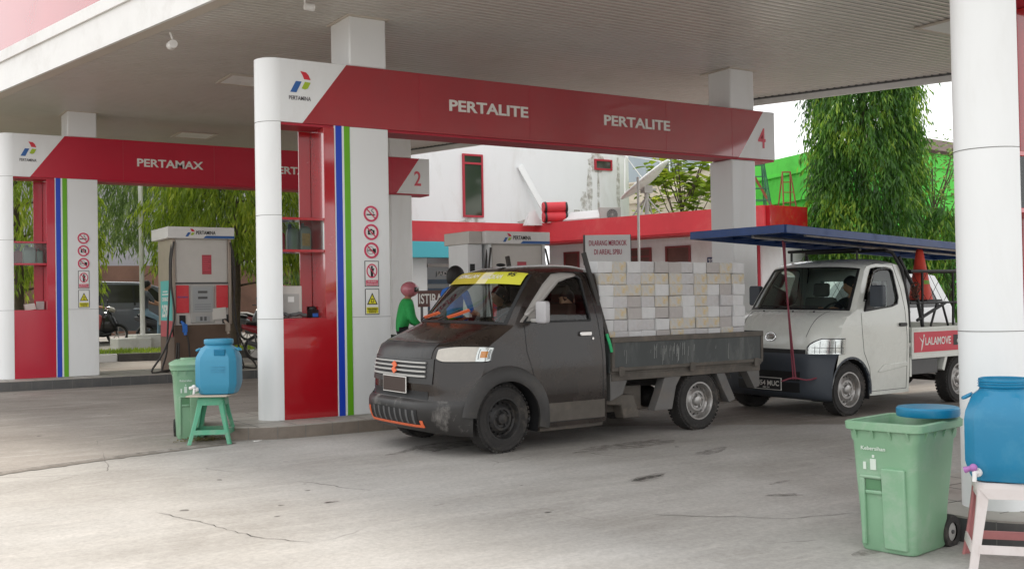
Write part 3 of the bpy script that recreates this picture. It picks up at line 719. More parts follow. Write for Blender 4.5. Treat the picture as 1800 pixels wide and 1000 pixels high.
def person(name_label, pose, shirt, pants, loc, rz, head_yaw=0.0, nod=0.0, hair=True, skin='skin', short=True, scale=1.0, voxel=0.014, grp=None, hairvol=1.08, shoe='black', bulk=1.0, parent_loc=None, mask=None, sleeve=0.45):
    """pose: dict of joint -> (x forward, y left, z up) in metres relative to the root"""
    root = empty('person', loc, rz, name_label, 'person', grp); root.scale = (scale,)*3
    p = {k: Vector(v) for k, v in pose.items()}
    J = []; E_ = []; ix = {}
    def jn(k, r, par=None):
        J.append((tuple(p[k]), r)); ix[k] = len(J)-1
        if par is not None: E_.append((ix[par], ix[k]))
    jn('pelvis', (.135, .105)); p['waist'] = p['pelvis'].lerp(p['chest'], .45); jn('waist', (.135*bulk, .095*bulk), 'pelvis'); jn('chest', (.155*bulk, .105*bulk), 'waist')
    p['collar'] = p['chest'].lerp(p['neck'], .75); jn('collar', (.085, .075), 'chest'); jn('neck', .052, 'collar')
    p['nk2'] = p['neck'].lerp(p['head'], .6); jn('nk2', .05, 'neck')
    for s in 'lr':
        jn('sh'+s, .062*bulk, 'collar'); jn('el'+s, .043*bulk*bulk, 'sh'+s); jn('wr'+s, .029, 'el'+s)
        if 'hip'+s in p:
            jn('hip'+s, .088, 'pelvis'); jn('kn'+s, .062, 'hip'+s); jn('an'+s, .042, 'kn'+s)
            p['toe'+s] = p.get('toe'+s, p['an'+s]+Vector((.17, 0, -.04))); p['heel'+s] = p['an'+s]+Vector((-.01, 0, -.035)); jn('toe'+s, .036, 'an'+s)
        d = (p['wr'+s]-p['el'+s]); hand_chain(J, E_, ix['wr'+s], p['wr'+s], d, Vector((0.3, -1 if s == 'l' else 1, .4)))
    ex = MB(); head_mb(ex, p['head'], head_yaw, 1.0, nod)
    hz = p['neck'].z+.012
    def pick(c):
        if (c-p['head']).length < .16 or c.z > hz and (c-p['neck']).length < .14: return 0
        for s in 'lr':
            a, e, w = p['sh'+s], p['el'+s], p['wr'+s]
            # forearm and hand bare
            tt = (c-e).dot(w-e)/max((w-e).length_squared, 1e-6); dist = (c-(e+(w-e)*max(0, min(1.8, tt)))).length
            ta = (c-a).dot(e-a)/max((e-a).length_squared, 1e-6); da = (c-(a+(e-a)*max(0, min(1, ta)))).length
            if short:
                if dist < .11 and tt > -.1 and dist < da+.02: return 0
            elif tt > .95 and dist < .13: return 0
        if 'hipl' in p:
            for s in 'lr':
                if (c-p['an'+s]).length < .09 or (c-p['toe'+s]).length < .13: return 3
                h, k, a = p['hip'+s], p['kn'+s], p['an'+s]
                for u, v in ((h, k), (k, a)):
                    t = (c-u).dot(v-u)/(v-u).length_squared
                    if -.1 < t < 1.1 and (c-(u+(v-u)*t)).length < .12 and c.z < p['pelvis'].z+.09: return 2
            if c.z < p['pelvis'].z+.02: return 2
        return 1
    skinned('body', J, E_, [skin, shirt, pants, shoe], root, pick, voxel, extra=ex)
    if hair: hair_mb(p['head'], head_yaw, 1.0, nod, vol=hairvol).build('hair', 'hair', root, smooth=60)
    return root, p

SEAT = dict(pelvis=(0, 0, 0), chest=(-.06, 0, .36), neck=(-.05, 0, .53), head=(-.015, 0, .68), shl=(-.06, .19, .46), shr=(-.06, -.19, .46),
            ell=(.10, .24, .22), elr=(.10, -.24, .22), wrl=(.36, .14, .30), wrr=(.36, -.14, .30),
            hipl=(.02, .09, 0), hipr=(.02, -.09, 0), knl=(.42, .12, .04), knr=(.42, -.12, .04), anl=(.50, .12, -.36), anr=(.50, -.12, -.36))

# ------------------------------------------------------------------ cab-over pickup trucks
class Cab:
    """front strip of the cab: control rows (x, z, bow, crown); side surface y = W(z). local x points to the rear, y = -W is the near side"""
    def __init__(s, rows, W, k=3):
        s.P = catmull(rows, k); s.k = k; s.W = W; s.n = len(s.P)-1
    def at(s, u, v, off=0.0, base=True):
        u = max(0, min(s.n/s.k, u))*s.k; i = min(int(u), s.n-1); t = u-i
        x, z, bw, cr = [a+(c-a)*t for a, c in zip(s.P[i], s.P[i+1])]
        a = abs(v); sg = -1 if v > 0 else 1                # v > 0 is the near side (-y)
        q = min(a, 1); X = x+bw*q**4; Z = z-cr*q**4; Y = q*s.W(Z)
        if a > 1: X += (a-1)
        p = Vector((X, sg*Y, Z))
        if off and base:
            e = .02
            a1 = s.at(u/s.k+e, v, base=False); a2 = s.at(u/s.k-e, v, base=False); b1 = s.at(u/s.k, v+e, base=False); b2 = s.at(u/s.k, v-e, base=False)
            nn = (a1-a2).cross(b1-b2)
            if nn.length > 0:
                nn.normalize()
                if nn.x > 0.001 and nn.z < .5 and a < .9: nn = -nn
                cen = Vector((0.6, 0, .9))
                if nn.dot(p-cen) < 0: nn = -nn
                p = p+nn*off
        return p
    def patch(s, mb, u0, u1, v0, v1, nu, nv, off=0.0, mi=0):
        mb.grid([[s.at(u0+(u1-u0)*i/nu, v0+(v1-v0)*j/nv, off) for j in range(nv+1)] for i in range(nu+1)], mi)
    def slab(s, mb, u0, u1, v0, v1, nu, nv, off0, off1, mi=0):
        """a raised patch with its own edges"""
        A = [[s.at(u0+(u1-u0)*i/nu, v0+(v1-v0)*j/nv, off1) for j in range(nv+1)] for i in range(nu+1)]
        B = [[s.at(u0+(u1-u0)*i/nu, v0+(v1-v0)*j/nv, off0) for j in range(nv+1)] for i in range(nu+1)]
        mb.grid(A, mi)
        per = [(0, j) for j in range(nv+1)]+[(i, nv) for i in range(1, nu+1)]+[(nu, j) for j in range(nv-1, -1, -1)]+[(i, 0) for i in range(nu-1, 0, -1)]
        mb.grid([[A[i][j] for i, j in per], [B[i][j] for i, j in per]], mi, closed=True)

def slabf(C, mb, f0, f1, v0, v1, nu, nv, off0, off1, mi=0):
    """raised patch whose lower and upper control lines vary along v"""
    def row(i, off): return [C.at(f0(j/nv)+(f1(j/nv)-f0(j/nv))*i/nu, v0+(v1-v0)*j/nv, off) for j in range(nv+1)]
    A = [row(i, off1) for i in range(nu+1)]; B = [row(i, off0) for i in range(nu+1)]; mb.grid(A, mi)
    per = [(0, j) for j in range(nv+1)]+[(i, nv) for i in range(1, nu+1)]+[(nu, j) for j in range(nv-1, -1, -1)]+[(i, 0) for i in range(nu-1, 0, -1)]
    mb.grid([[A[i][j] for i, j in per], [B[i][j] for i, j in per]], mi, closed=True)

def side_surface(mb, outline, holes, yf, step=0.07, mi=0, both=False, off=0.0):
    """a curved panel: 2D outline in (x, z) with holes, mapped to y = yf(x, z)"""
    V = []; E2 = []
    def addloop(L):
        o = len(V); pts = []
        for i, p in enumerate(L):
            q = L[(i+1) % len(L)]; d = math.hypot(q[0]-p[0], q[1]-p[1]); k = max(1, int(d/step))
            for j in range(k): pts.append((p[0]+(q[0]-p[0])*j/k, p[1]+(q[1]-p[1])*j/k))
        V.extend(Vector(p) for p in pts); E2.extend((o+i, o+(i+1) % len(pts)) for i in range(len(pts)))
    addloop(outline)
    for h in holes: addloop(h)
    x0 = min(p[0] for p in outline); x1 = max(p[0] for p in outline); z0 = min(p[1] for p in outline); z1 = max(p[1] for p in outline)
    x = x0+step/2
    while x < x1:
        z = z0+step/2
        while z < z1:
            if inside((x, z), outline) and not any(inside((x, z), h) for h in holes): V.append(Vector((x+1e-3*math.sin(z*9), z)))
            z += step
        x += step
    v2, e2, f2, _, _, _ = delaunay_2d_cdt(V, E2, [], 0, 1e-5)
    F = []
    for f in f2:
        c = sum((v2[i] for i in f), Vector((0, 0)))/len(f)
        if inside(c, outline) and not any(inside(c, h) for h in holes): F.append(tuple(f))
    for sg in ((-1, 1) if both else (-1,)):
        mb.add([(p.x, sg*(yf(p.x, p.y)+off), p.y) for p in v2], F, mi)

def wheel(parent, x, y, r, w, rim_m, spokes=12, steer=0.0, near=True, rimr=None, hub=0.06):
    sg = -1 if near else 1; rr = rimr or r*.60
    t = empty('wheel', (x, y, r)); t.parent = parent; t.rotation_euler = (0, 0, steer)
    mb = MB()
    prof = [(rr-.005, -w*.46), (rr+.03, -w*.5), (r-.05, -w*.5), (r-.018, -w*.44), (r, -w*.33), (r, w*.33), (r-.018, w*.44), (r-.05, w*.5), (rr+.03, w*.5), (rr-.005, w*.46)]
    mb.lathe(prof, (0, 0, 0), 'Y', 44)
    for k in range(4):                               # circumferential grooves
        pass
    n = 44
    for k in range(n):                               # shoulder tread blocks
        a = 2*math.pi*k/n; c = Vector((math.cos(a), 0, math.sin(a))); tt = Vector((-math.sin(a), 0, math.cos(a)))
        for yy in (-w*.40, w*.40): mb.obox(c*(r-.006)+Vector((0, yy, 0)), tt*.014, (0, w*.06, 0), c*.007)
    mb.lathe([(r-.028, sg*w*.502), (r-.055, sg*w*.506), (r-.058, sg*w*.500)], (0, 0, 0), 'Y', 44)
    tyre = mb.build('tyre', 'rubber', t, smooth=35)
    mb = MB(); o = sg*w
    # steel rim: lip, barrel, disc with round vent holes
    mb.lathe([(rr+.004, o*.44), (rr+.010, o*.50), (rr-.006, o*.50), (rr-.014, o*.42), (rr-.02, o*.20), (rr-.035, o*.12)], (0, 0, 0), 'Y', 40)
    R0, R1 = rr-.035, rr*.62; hr = (R0-R1)*.30; rm = (R0+R1)/2+.006
    N = spokes*8; rows = []
    def dy(rad): return o*(.12+.16*(1-(rad-R1)/(R0-R1)))
    # disc between R1 and R0 with holes: build per-sector ring faces around each hole
    for k in range(spokes):
        ac = 2*math.pi*(k+.5)/spokes; da = math.pi/spokes
        hc = Vector((rm, 0)); pts_h = []; pts_o = []
        for j in range(16):
            b = 2*math.pi*j/16; pr, pa = rm+hr*math.cos(b), ac+hr*math.sin(b)/rm
            ca, sa = math.cos(b), math.sin(b); s_ = max(abs(ca), abs(sa)); qr, qa = rm+(R0-rm if ca > 0 else rm-R1)*ca/s_, ac+da*sa/s_
            pts_h.append((pr*math.cos(pa), dy(pr), pr*math.sin(pa))); pts_o.append((qr*math.cos(qa), dy(qr), qr*math.sin(qa)))
        mb.grid([pts_o, pts_h, [(p[0], p[1]-o*.05, p[2]) for p in pts_h]], closed=True)
    mb.lathe([(R1, dy(R1)), (R1*.9, o*.34), (R1*.72, o*.34), (R1*.66, o*.26), (.06, o*.25), (.05, o*.40), (.035, o*.44), (0, o*.44)], (0, 0, 0), 'Y', 36)
    for k in range(5):
        a = 2*math.pi*k/5+.3; c = (R1*.62*math.cos(a), 0, R1*.62*math.sin(a)); mb.lathe([(.013, o*.25), (.013, o*.33), (.007, o*.35), (0, o*.35)], c, 'Y', 6)
    mb.build('rim', rim_m, t, smooth=35)
    mb = MB(); mb.lathe([(rr-.035, o*.02), (0, o*.0)], (0, 0, 0), 'Y', 24); mb.build('brake_drum', 'black', t)
    return t

def seat_mb(x, y, z, back=1):
    mb = MB(); mb.prism(rrect(x, x+.48, z-.14, z, .05), y-.24, y+.24, 'Y'); mb.prism([(x+.40, z-.04), (x+.52, z-.06), (x+.64, z+.58), (x+.54, z+.60)], y-.23, y+.23, 'Y')
    mb.prism([(x+.55, z+.60), (x+.62, z+.60), (x+.64, z+.78), (x+.57, z+.78)], y-.12, y+.12, 'Y'); return mb

def sub_loop(P, d): return P

def truck_body(root, C, uB, uT, bodym, lowm, dims, blk):
    """shared construction of both cabs. C: Cab; uB/uT: control index of windscreen base and top"""
    xr = dims['xr']; zs = dims['sill']; ax, az, ar = 0.0-0.08*(blk), .31, dims['arch']
    ax = dims['axle']
    nU = C.n/C.k; W = C.W
    # --- cab shell: nose above bumper, hood, pillars, roof
    mb = MB(); vg = dims['vg']
    C.patch(mb, dims['ubump'], uB, -1, 1, int((uB-dims['ubump'])*3), 40)
    for a, c in ((-1, -vg), (vg, 1)): C.patch(mb, uB, uT, a, c, 12, 6)
    C.patch(mb, uT, nU, -1, 1, int((nU-uT)*3), 40)
    # side panels with wheel arch and door window opening
    edge = [C.at(dims['ubump']+(nU-dims['ubump'])*i/60, 1) for i in range(61)]
    poly = [(p.x, p.z) for p in edge]+[(xr, poly_z) for poly_z in (1.6, 1.2, .8)]+[(xr, zs)]
    a_back = ax+math.sqrt(max(ar*ar-(az-zs)**2, 0)); th0 = math.degrees(math.atan2(zs-az, a_back-ax))
    poly += [(ax+ar*math.cos(R(t)), az+ar*math.sin(R(t))) for t in [th0+(dims['arch_end']-th0)*i/14 for i in range(15)]]
    yf = lambda x, z: W(z)
    side_surface(mb, poly, [dims['win']], yf, .07, 0, both=True)
    # back wall of the cab with a window, sill returns
    bw = [( -W(z)*s0, z) for s0, z in ((1, zs), (1, 1.0), (1, 1.25), (1, 1.5), (1, edge[-1].z))]
    zt = edge[-1].z
    back = [(-W(zs), zs), (-W(1.0), 1.0), (-W(1.25), 1.25), (-W(1.5), 1.5), (-W(zt), zt)]
    top = [(C.at(nU, v)) for v in [1-.1*i for i in range(21)]]
    loop = [(p.y, p.z) for p in top]
    loopb = back+loop[1:-1]+[(-a, b) for a, b in back[::-1]]
    V = [Vector(p) for p in loopb]; hole = rrect(-.50, .50, 1.24, 1.60, .06); hb = len(V); V += [Vector(p) for p in hole]
    E2 = [(i, (i+1) % hb) for i in range(hb)]+[(hb+i, hb+(i+1) % len(hole)) for i in range(len(hole))]
    v2, e2, f2, _, _, _ = delaunay_2d_cdt(V, E2, [], 0, 1e-5); F = []
    for f in f2:
        c = sum((v2[i] for i in f), Vector((0, 0)))/len(f)
        if inside(c, loopb) and not inside(c, hole): F.append(tuple(f))
    mb.add([(xr, p.x, p.y) for p in v2], F, 0)
    mb.box(ax+ar+.02, xr-.01, -W(zs)+.015, W(zs)-.015, zs, zs+.05, 1)
    body = mb.build('cab_body', [bodym, 'black'], root, smooth=32)
    mb = MB(); mb.box(xr-.012, xr-.006, -.51, .51, 1.23, 1.61); mb.build('rear_window', M['glass'], root)
    # windscreen, black border
    mb = MB(); C.patch(mb, uB, uT, -vg, vg, 10, 24, -.006); mb.build('windscreen', dims['glass'], root, smooth=60)
    mb = MB()
    for a, c in ((-vg-.008, -vg+.03), (vg-.03, vg+.008)): C.slab(mb, uB-.02, uT, a, c, 10, 1, -.004, .004)
    C.slab(mb, uB-.05, uB+.16, -vg, vg, 1, 20, -.003, .004); C.slab(mb, uT-.14, uT+.03, -vg, vg, 1, 20, -.003, .005)
    mb.build('windscreen_seal', 'black', root, smooth=60)
    # door seam, door glass, handle
    win = dims['win']
    for sg, nm in ((-1, 'near'), (1, 'far')):
        d = empty('door', (0, 0, 0)); d.parent = root
        mb = MB()
        seam = dims['seam']
        for p, q in zip(seam[:-1], seam[1:]):
            n = max(1, int(math.hypot(q[0]-p[0], q[1]-p[1])/.06))
            for i in range(n):
                a = (p[0]+(q[0]-p[0])*i/n, p[1]+(q[1]-p[1])*i/n); c = (p[0]+(q[0]-p[0])*(i+1)/n, p[1]+(q[1]-p[1])*(i+1)/n)
                mb.bar((a[0], sg*(W(a[1])+.0005), a[1]), (c[0], sg*(W(c[1])+.0005), c[1]), .006, .003, up=(0, 1, 0))
        mb.build('door_seam', 'black', d)
        mb = MB(); side_surface(mb, [(p[0], p[1]) for p in win], [], lambda x, z: W(z)-.012, .12)
        if sg > 0: mb.v = [(p[0], -p[1], p[2]) for p in mb.v]
        mb.build('door_glass', dims['glass_side'], d, smooth=60)
        mb = MB(); n = len(win)
        for i in range(n):
            a, c = win[i], win[(i+1) % n]; mb.bar((a[0], sg*(W(a[1])), a[1]), (c[0], sg*(W(c[1])), c[1]), .018, .022, up=(0, 1, 0))
        mb.build('window_frame', 'black', d)
        mb = MB(); hx, hz = dims['handle']
        mb.prism(rrect(hx-.075, hx+.075, hz-.022, hz+.022, .018), sg*(W(hz)+.001), sg*(W(hz)+.028), 'Y')
        mb.build('door_handle', dims['handle_m'], d, bevel=.006)
        mb = MB(); mb.lathe([(0, 0), (.013, 0), (.013, sg*.006), (0, sg*.006)], (hx+.10, sg*W(hz-.07), hz-.05), 'Y', 12); mb.build('door_lock', 'chrome', d)
        # weather visor over the window
        mb = MB(); vz = dims['visor']
        rows = []
        for i in range(len(vz)-1):
            a, c = vz[i], vz[i+1]
            for t in (0, .34, .67):
                rows.append((a[0]+(c[0]-a[0])*t, a[1]+(c[1]-a[1])*t))
        rows.append(vz[-1])
        G = []
        for i, p in enumerate(rows):
            w = dims['visor_w']*(math.sin(math.pi*(i+.6)/(len(rows)+.2))**.6)
            q = (p[0]+w*.62, p[1]-w*.80)
            G.append([(p[0], sg*(W(p[1])+.004), p[1]), ((p[0]+q[0])/2, sg*(W((p[1]+q[1])/2)+.028), (p[1]+q[1])/2), (q[0], sg*(W(q[1])+.026), q[1])])
        mb.grid(G); mb.build('window_visor', dims['visor_m'], d, smooth=60, solid=.003)
    # interior: floor, dashboard, seats, steering wheel, rear lining
    mb = MB(); mb.box(-.45, xr-.03, -.70, .70, zs+.06, zs+.10); mb.box(-.10, xr-.03, -.66, .66, zs+.10, .66)
    mb.box(xr-.05, xr-.03, -.66, .66, .66, 1.22); mb.build('cab_floor', 'grey_dark', root)
    mb = MB(); db = C.at(uB, 0)
    mb.prism([(db.x+.06, 1.02), (db.x+.12, db.z-.03), (db.x+.34, db.z-.01), (db.x+.42, 1.05), (db.x+.36, .80), (db.x+.10, .80)], -.66, .66, 'Y'); mb.build('dashboard', dims['dash_m'], root, bevel=.02)
    for yy in (-.36, .36): seat_mb(dims['seatx'], yy, .80).build('seat', dims['seat_m'], root, bevel=.03)
    sw = dims['steer']; mb = MB()
    ring = [Vector((sw[0]+.10*math.sin(a)*.8, sw[1]+.185*math.cos(a), sw[2]+.155*math.sin(a))) for a in [2*math.pi*i/28 for i in range(28)]]
    mb.tube(ring, .013, 7, closed=True)
    for a in (.3, 2.84, 4.71): mb.tube([(sw[0]+.02, sw[1], sw[2]), (sw[0]+.10*math.sin(a)*.8, sw[1]+.185*math.cos(a), sw[2]+.155*math.sin(a))], .010, 6)
    mb.tube([(sw[0], sw[1], sw[2]), (sw[0]-.22, sw[1], sw[2]-.22)], .03, 8); mb.build('steering_wheel', 'black', root, smooth=40)
    # wheel arch liners
    for s in (-1, 1):
        mb = MB(); rows = [[(ax+(ar+.004)*math.cos(R(t)), s*yy, az+(ar+.004)*math.sin(R(t))) for yy in (.50, .62, W(.6)-.004)] for t in range(-20, 201, 10)]
        mb.grid(rows); mb.build('wheel_well', 'black', root, smooth=60)
    mb = MB(); mb.box(ax-.30, ax+.42, -.50, .50, .30, .62); mb.build('engine_bay', 'black', root)
    return body

def chassis(root, x0, x1, rear, zrail, my):
    mb = MB()
    for s in (-1, 1):
        mb.box(x0, x1, s*.36-.03, s*.36+.03, zrail-.11, zrail)
    x = x0+.25
    while x < x1: mb.box(x-.025, x+.025, -.36, .36, zrail-.09, zrail-.02); x += .62
    mb.build('chassis_frame', 'dark_metal', root, bevel=.004)
    mb = MB(); mb.tube([(rear, -.62, .31), (rear, -.2, .31), (rear, .2, .31), (rear, .62, .31)], .045, 10); mb.sphere((rear, .05, .31), .13, 14, 10)
    mb.tube([(rear-.12, .05, .32), (x0+.3, .03, .42)], .035, 8)
    for s in (-1, 1):
        for k in range(4):
            L = .50-.10*k; pts = [(rear-L+2*L*i/10, s*.50, .40-.028*k-.05*(1-((i-5)/5)**2)) for i in range(11)]
            for a, c in zip(pts[:-1], pts[1:]): mb.bar(a, c, .055, .009)
        mb.tube([(rear+.08, s*.42, .34), (rear+.20, s*.40, zrail-.03)], .022, 8)
    mb.build('rear_axle', 'dark_metal', root, smooth=40)
    mb = MB(); mb.tube([(x0+.4, .22, .33), (rear-.5, .22, .30), (rear-.25, .27, .42), (rear+.3, .27, .42), (x1-.1, .30, .32)], .024, 8); mb.tube([(rear-1.0, .22, .31), (rear-.62, .22, .31)], .07, 12); mb.build('exhaust_pipe', 'dark_metal', root, smooth=40)
# ------------------------------------------------------------------ black loaded pickup
M['blk_paint'] = mat('dusty_black_paint', (0.016, 0.0105, 0.008), 0.24, var=0.25, vscale=1.6, dirt=(0.06, 0.042, 0.031), dirt_amt=0.4, dscale=1.6, coat=0.35, spec=0.4)
M['blk_hood'] = mat('faded_bonnet_paint', (0.032, 0.031, 0.031), 0.38, var=0.15, vscale=2, dirt=(0.12, 0.11, 0.10), dirt_amt=0.35, dscale=4)
M['blk_low'] = mat('worn_black_bumper', (0.024, 0.022, 0.021), 0.42, var=0.25, vscale=3, dirt=(0.30, 0.28, 0.26), dirt_amt=0.75, dscale=3.4)
M['orange'] = mat('orange_paint', (0.80, 0.16, 0.06), 0.5, var=0.1)
M['mudgrey'] = mat('muddy_grey', (0.10, 0.088, 0.075), 0.75, var=0.25, vscale=4, dirt=(0.22, 0.18, 0.145), dirt_amt=0.6, dscale=3)
M['bed_side'] = mat('weathered_dropside', (0.05, 0.056, 0.056), 0.55, var=0.3, vscale=2.2, dirt=(0.22, 0.225, 0.215), dirt_amt=0.6, dscale=2.6, streak=0.25)
M['seat_brown'] = mat('seat_cloth', (0.05, 0.03, 0.02), 0.9)
M['seat_grey'] = mat('grey_seat_cloth', (0.16, 0.16, 0.15), 0.9)
M['dash_brown'] = mat('dash_cloth', (0.30, 0.17, 0.05), 0.95, var=0.35, vscale=30, bump=0.6, bscale=60)
M['visor_grey'] = glass('smoked_visor', (0.55, 0.53, 0.50), 0.9)
M['visor_pale'] = mat('pale_visor', (0.36, 0.34, 0.32), 0.3, coat=0.4)
M['banner_y'] = mat('banner_yellow', (0.62, 0.60, 0.05), 0.5); M['banner_o'] = mat('banner_ochre', (0.50, 0.40, 0.03), 0.5)
M['banner_w'] = mat('banner_cream', (0.80, 0.72, 0.40), 0.5)
M['amber'] = mat('amber_lens', (0.9, 0.36, 0.03), 0.2, coat=0.5)
M['reflector'] = mat('lamp_reflector', (0.72, 0.72, 0.70), 0.18, metal=0.75, var=0.15, vscale=30)
M['lampglass'] = mat('cloudy_lamp_cover', (0.50, 0.465, 0.41), 0.16, coat=0.8, var=0.12, vscale=9)
M['plate_brown'] = mat('plate_brown', (0.055, 0.035, 0.028), 0.6); M['plate_black'] = mat('plate_black', (0.02, 0.02, 0.022), 0.5)
M['seal_grey'] = mat('seal', (0.2, 0.19, 0.18), 0.6)
A = R(3.9)
def W1(z):
    K = [(0, .835), (.5, .85), (.8, .84), (1.0, .82), (1.2, .80), (1.45, .745), (1.72, .665), (1.9, .62)]
    for (a, p), (c, q) in zip(K[:-1], K[1:]):
        if z <= c: t = max(0, (z-a)/(c-a)); return p+(q-p)*t
    return .62
blk = empty('pickup_truck', (5.392, 9.438, -.012), A, 'dusty black pickup truck with orange wipers and a yellow sun strip, loaded with grey blocks', 'pickup truck')
blk.rotation_euler = (R(1.0), 0, A)
rows1 = [(-.60, .20, .14, 0), (-.73, .235, .26, 0), (-.80, .31, .33, 0), (-.825, .40, .355, 0), (-.82, .475, .355, 0), (-.785, .505, .33, 0), (-.765, .54, .33, 0), (-.77, .66, .36, 0), (-.765, .78, .42, 0),
         (-.752, .88, .42, 0), (-.72, .975, .42, .005), (-.64, 1.04, .40, .012), (-.50, 1.095, .35, .015), (-.34, 1.155, .29, .015), (-.19, 1.215, .23, .015), (-.055, 1.36, .19, .015), (.085, 1.51, .16, .02),
         (.215, 1.645, .14, .03), (.285, 1.70, .13, .035), (.40, 1.745, .10, .05), (.58, 1.775, .05, .07), (.85, 1.79, .02, .08), (1.08, 1.785, 0, .085), (1.15, 1.765, 0, .08)]
C1 = Cab(rows1, W1, 3)
dim1 = dict(xr=1.15, sill=.21, axle=-.08, arch=.375, arch_end=172, ubump=5.2, vg=.93, glass=M['glass'], glass_side=M['glass'],
            win=[(.155, 1.225), (.30, 1.36), (.46, 1.52), (.60, 1.635), (.68, 1.665), (.90, 1.665), (.94, 1.64), (.985, 1.225)],
            seam=[(.16, 1.20), (.17, .95), (.24, .72), (.33, .56), (.36, .30), (.38, .255), (1.10, .255), (1.115, .9), (1.08, 1.25), (1.02, 1.66), (.99, 1.70), (.66, 1.70)],
            handle=(.90, 1.095), handle_m='chrome', visor=[(.17, 1.30), (.30, 1.44), (.45, 1.585), (.58, 1.685), (.70, 1.70), (.86, 1.695)], visor_w=.10, visor_m='visor_pale',
            dash_m='dash_brown', seatx=.36, seat_m='seat_brown', steer=(.24, -.36, 1.16))
truck_body(blk, C1, 14, 18, 'blk_paint', 'blk_low', dim1, 1)
mb = MB()                                    # bonnet panel, faded
C1.slab(mb, 9.2, 10.9, -.60, .60, 6, 24, .001, .006); mb.build('bonnet_lip', 'blk_hood', blk, smooth=50)
mb = MB()
for a in (-.72, .72):
    for i in range(14):
        u0 = 10.9+i*.21; va = a*(1+.10*math.sin(i/13*1.6)); vb = a*(1+.10*math.sin((i+1)/13*1.6)); mb.bar(C1.at(u0, va, .001), C1.at(u0+.21, vb, .001), .005, .003)
for j in range(20): v = -.7+.07*j; mb.bar(C1.at(11.0, v, .001), C1.at(11.0, v+.07, .001), .006, .003)
mb.build('panel_gap', 'black', blk)
# bumper with lower intake
mb = MB(); C1.patch(mb, 0, 5.3, -1.0, 1.0, 18, 44, .012)
mb.build('bumper', 'blk_low', blk, smooth=40)
mb = MB(); C1.slab(mb, 1.75, 3.35, -.50, .50, 5, 24, .013, .016, 0); mb.build('lower_intake', 'black', blk, smooth=50)
mb = MB()
C1.slab(mb, 1.60, 1.82, -.56, .56, 1, 24, .014, .022)
for s in (-1, 1): C1.slab(mb, 1.60, 3.1 if s < 0 else 2.3, min(s*.53, s*.57), max(s*.53, s*.57), 4, 2, .014, .020)
mb.build('intake_trim', 'orange', blk, smooth=50)
mb = MB()
for v in [-.42+.12*i for i in range(8)]: C1.slab(mb, 1.9, 3.3, v, v+.035, 4, 1, .0155, .019)
mb.build('intake_bars', 'grey_dark', blk, smooth=50)
mb = MB(); C1.slab(mb, 5.7, 6.5, -.58, .58, 3, 26, -.0, .004); mb.build('upper_intake', 'black', blk, smooth=50)
# grille
gr = empty('grille', (0, 0, 0)); gr.parent = blk
mb = MB(); C1.slab(mb, 7.05, 9.15, -.64, .64, 6, 26, .002, .012); mb.build('grille_surround', 'blk_hood', gr, smooth=50)
mb = MB(); C1.slab(mb, 7.45, 8.95, -.56, .56, 6, 26, .012, .014); mb.build('grille_backing', 'black', gr, smooth=50)
mb = MB()
for u in (7.55, 7.93, 8.31, 8.69): C1.slab(mb, u, u+.15, -.555, .555, 1, 26, .014, .030)
mb.build('grille_bar', 'grey', gr, smooth=50)
def front_basis(C, u, v):
    o = C.at(u, v, .0); ux = (C.at(u, v+.03)-C.at(u, v-.03)).normalized(); uy = (C.at(u+.15, v)-C.at(u-.15, v)).normalized(); n = ux.cross(uy)
    if n.x > 0: n = -n
    return o, ux, uy, n
o, ux, uy, n = front_basis(C1, 8.2, 0)
mb = MB(); Z = [(.95, .52), (.60, .80), (.95, 1.08-.3), (.5, 1.0), (0.05, .62), (.42, .40), (.05, .48-.25)]
S_ = [(.50, 1.0), (1.0, .66), (.62, .44), (1.0, .24), (.50, .0), (.0, .34), (.38, .56), (.0, .76)]
pts = [o+n*.034+ux*((p[0]-.5)*.095)+uy*((p[1]-.5)*.12) for p in S_]; q = [p+n*.010 for p in pts]
mb.add(pts+q, [tuple(range(8, 16))]+[(i, (i+1) % 8, 8+(i+1) % 8, 8+i) for i in range(8)]); mb.build('front_emblem', 'orange', blk)
# blank brown number plate with white rim
o, ux, uy, n = front_basis(C1, 6.9, 0.0); o = o+n*.03; uy = Vector((0, 0, 1))
mb = MB(); mb.obox(o, ux*.215, uy*.078, n*.004, 0); mb.obox(o+n*.003, ux*.207, uy*.070, n*.004, 1); mb.build('number_plate', ['letter', 'plate_brown'], blk)
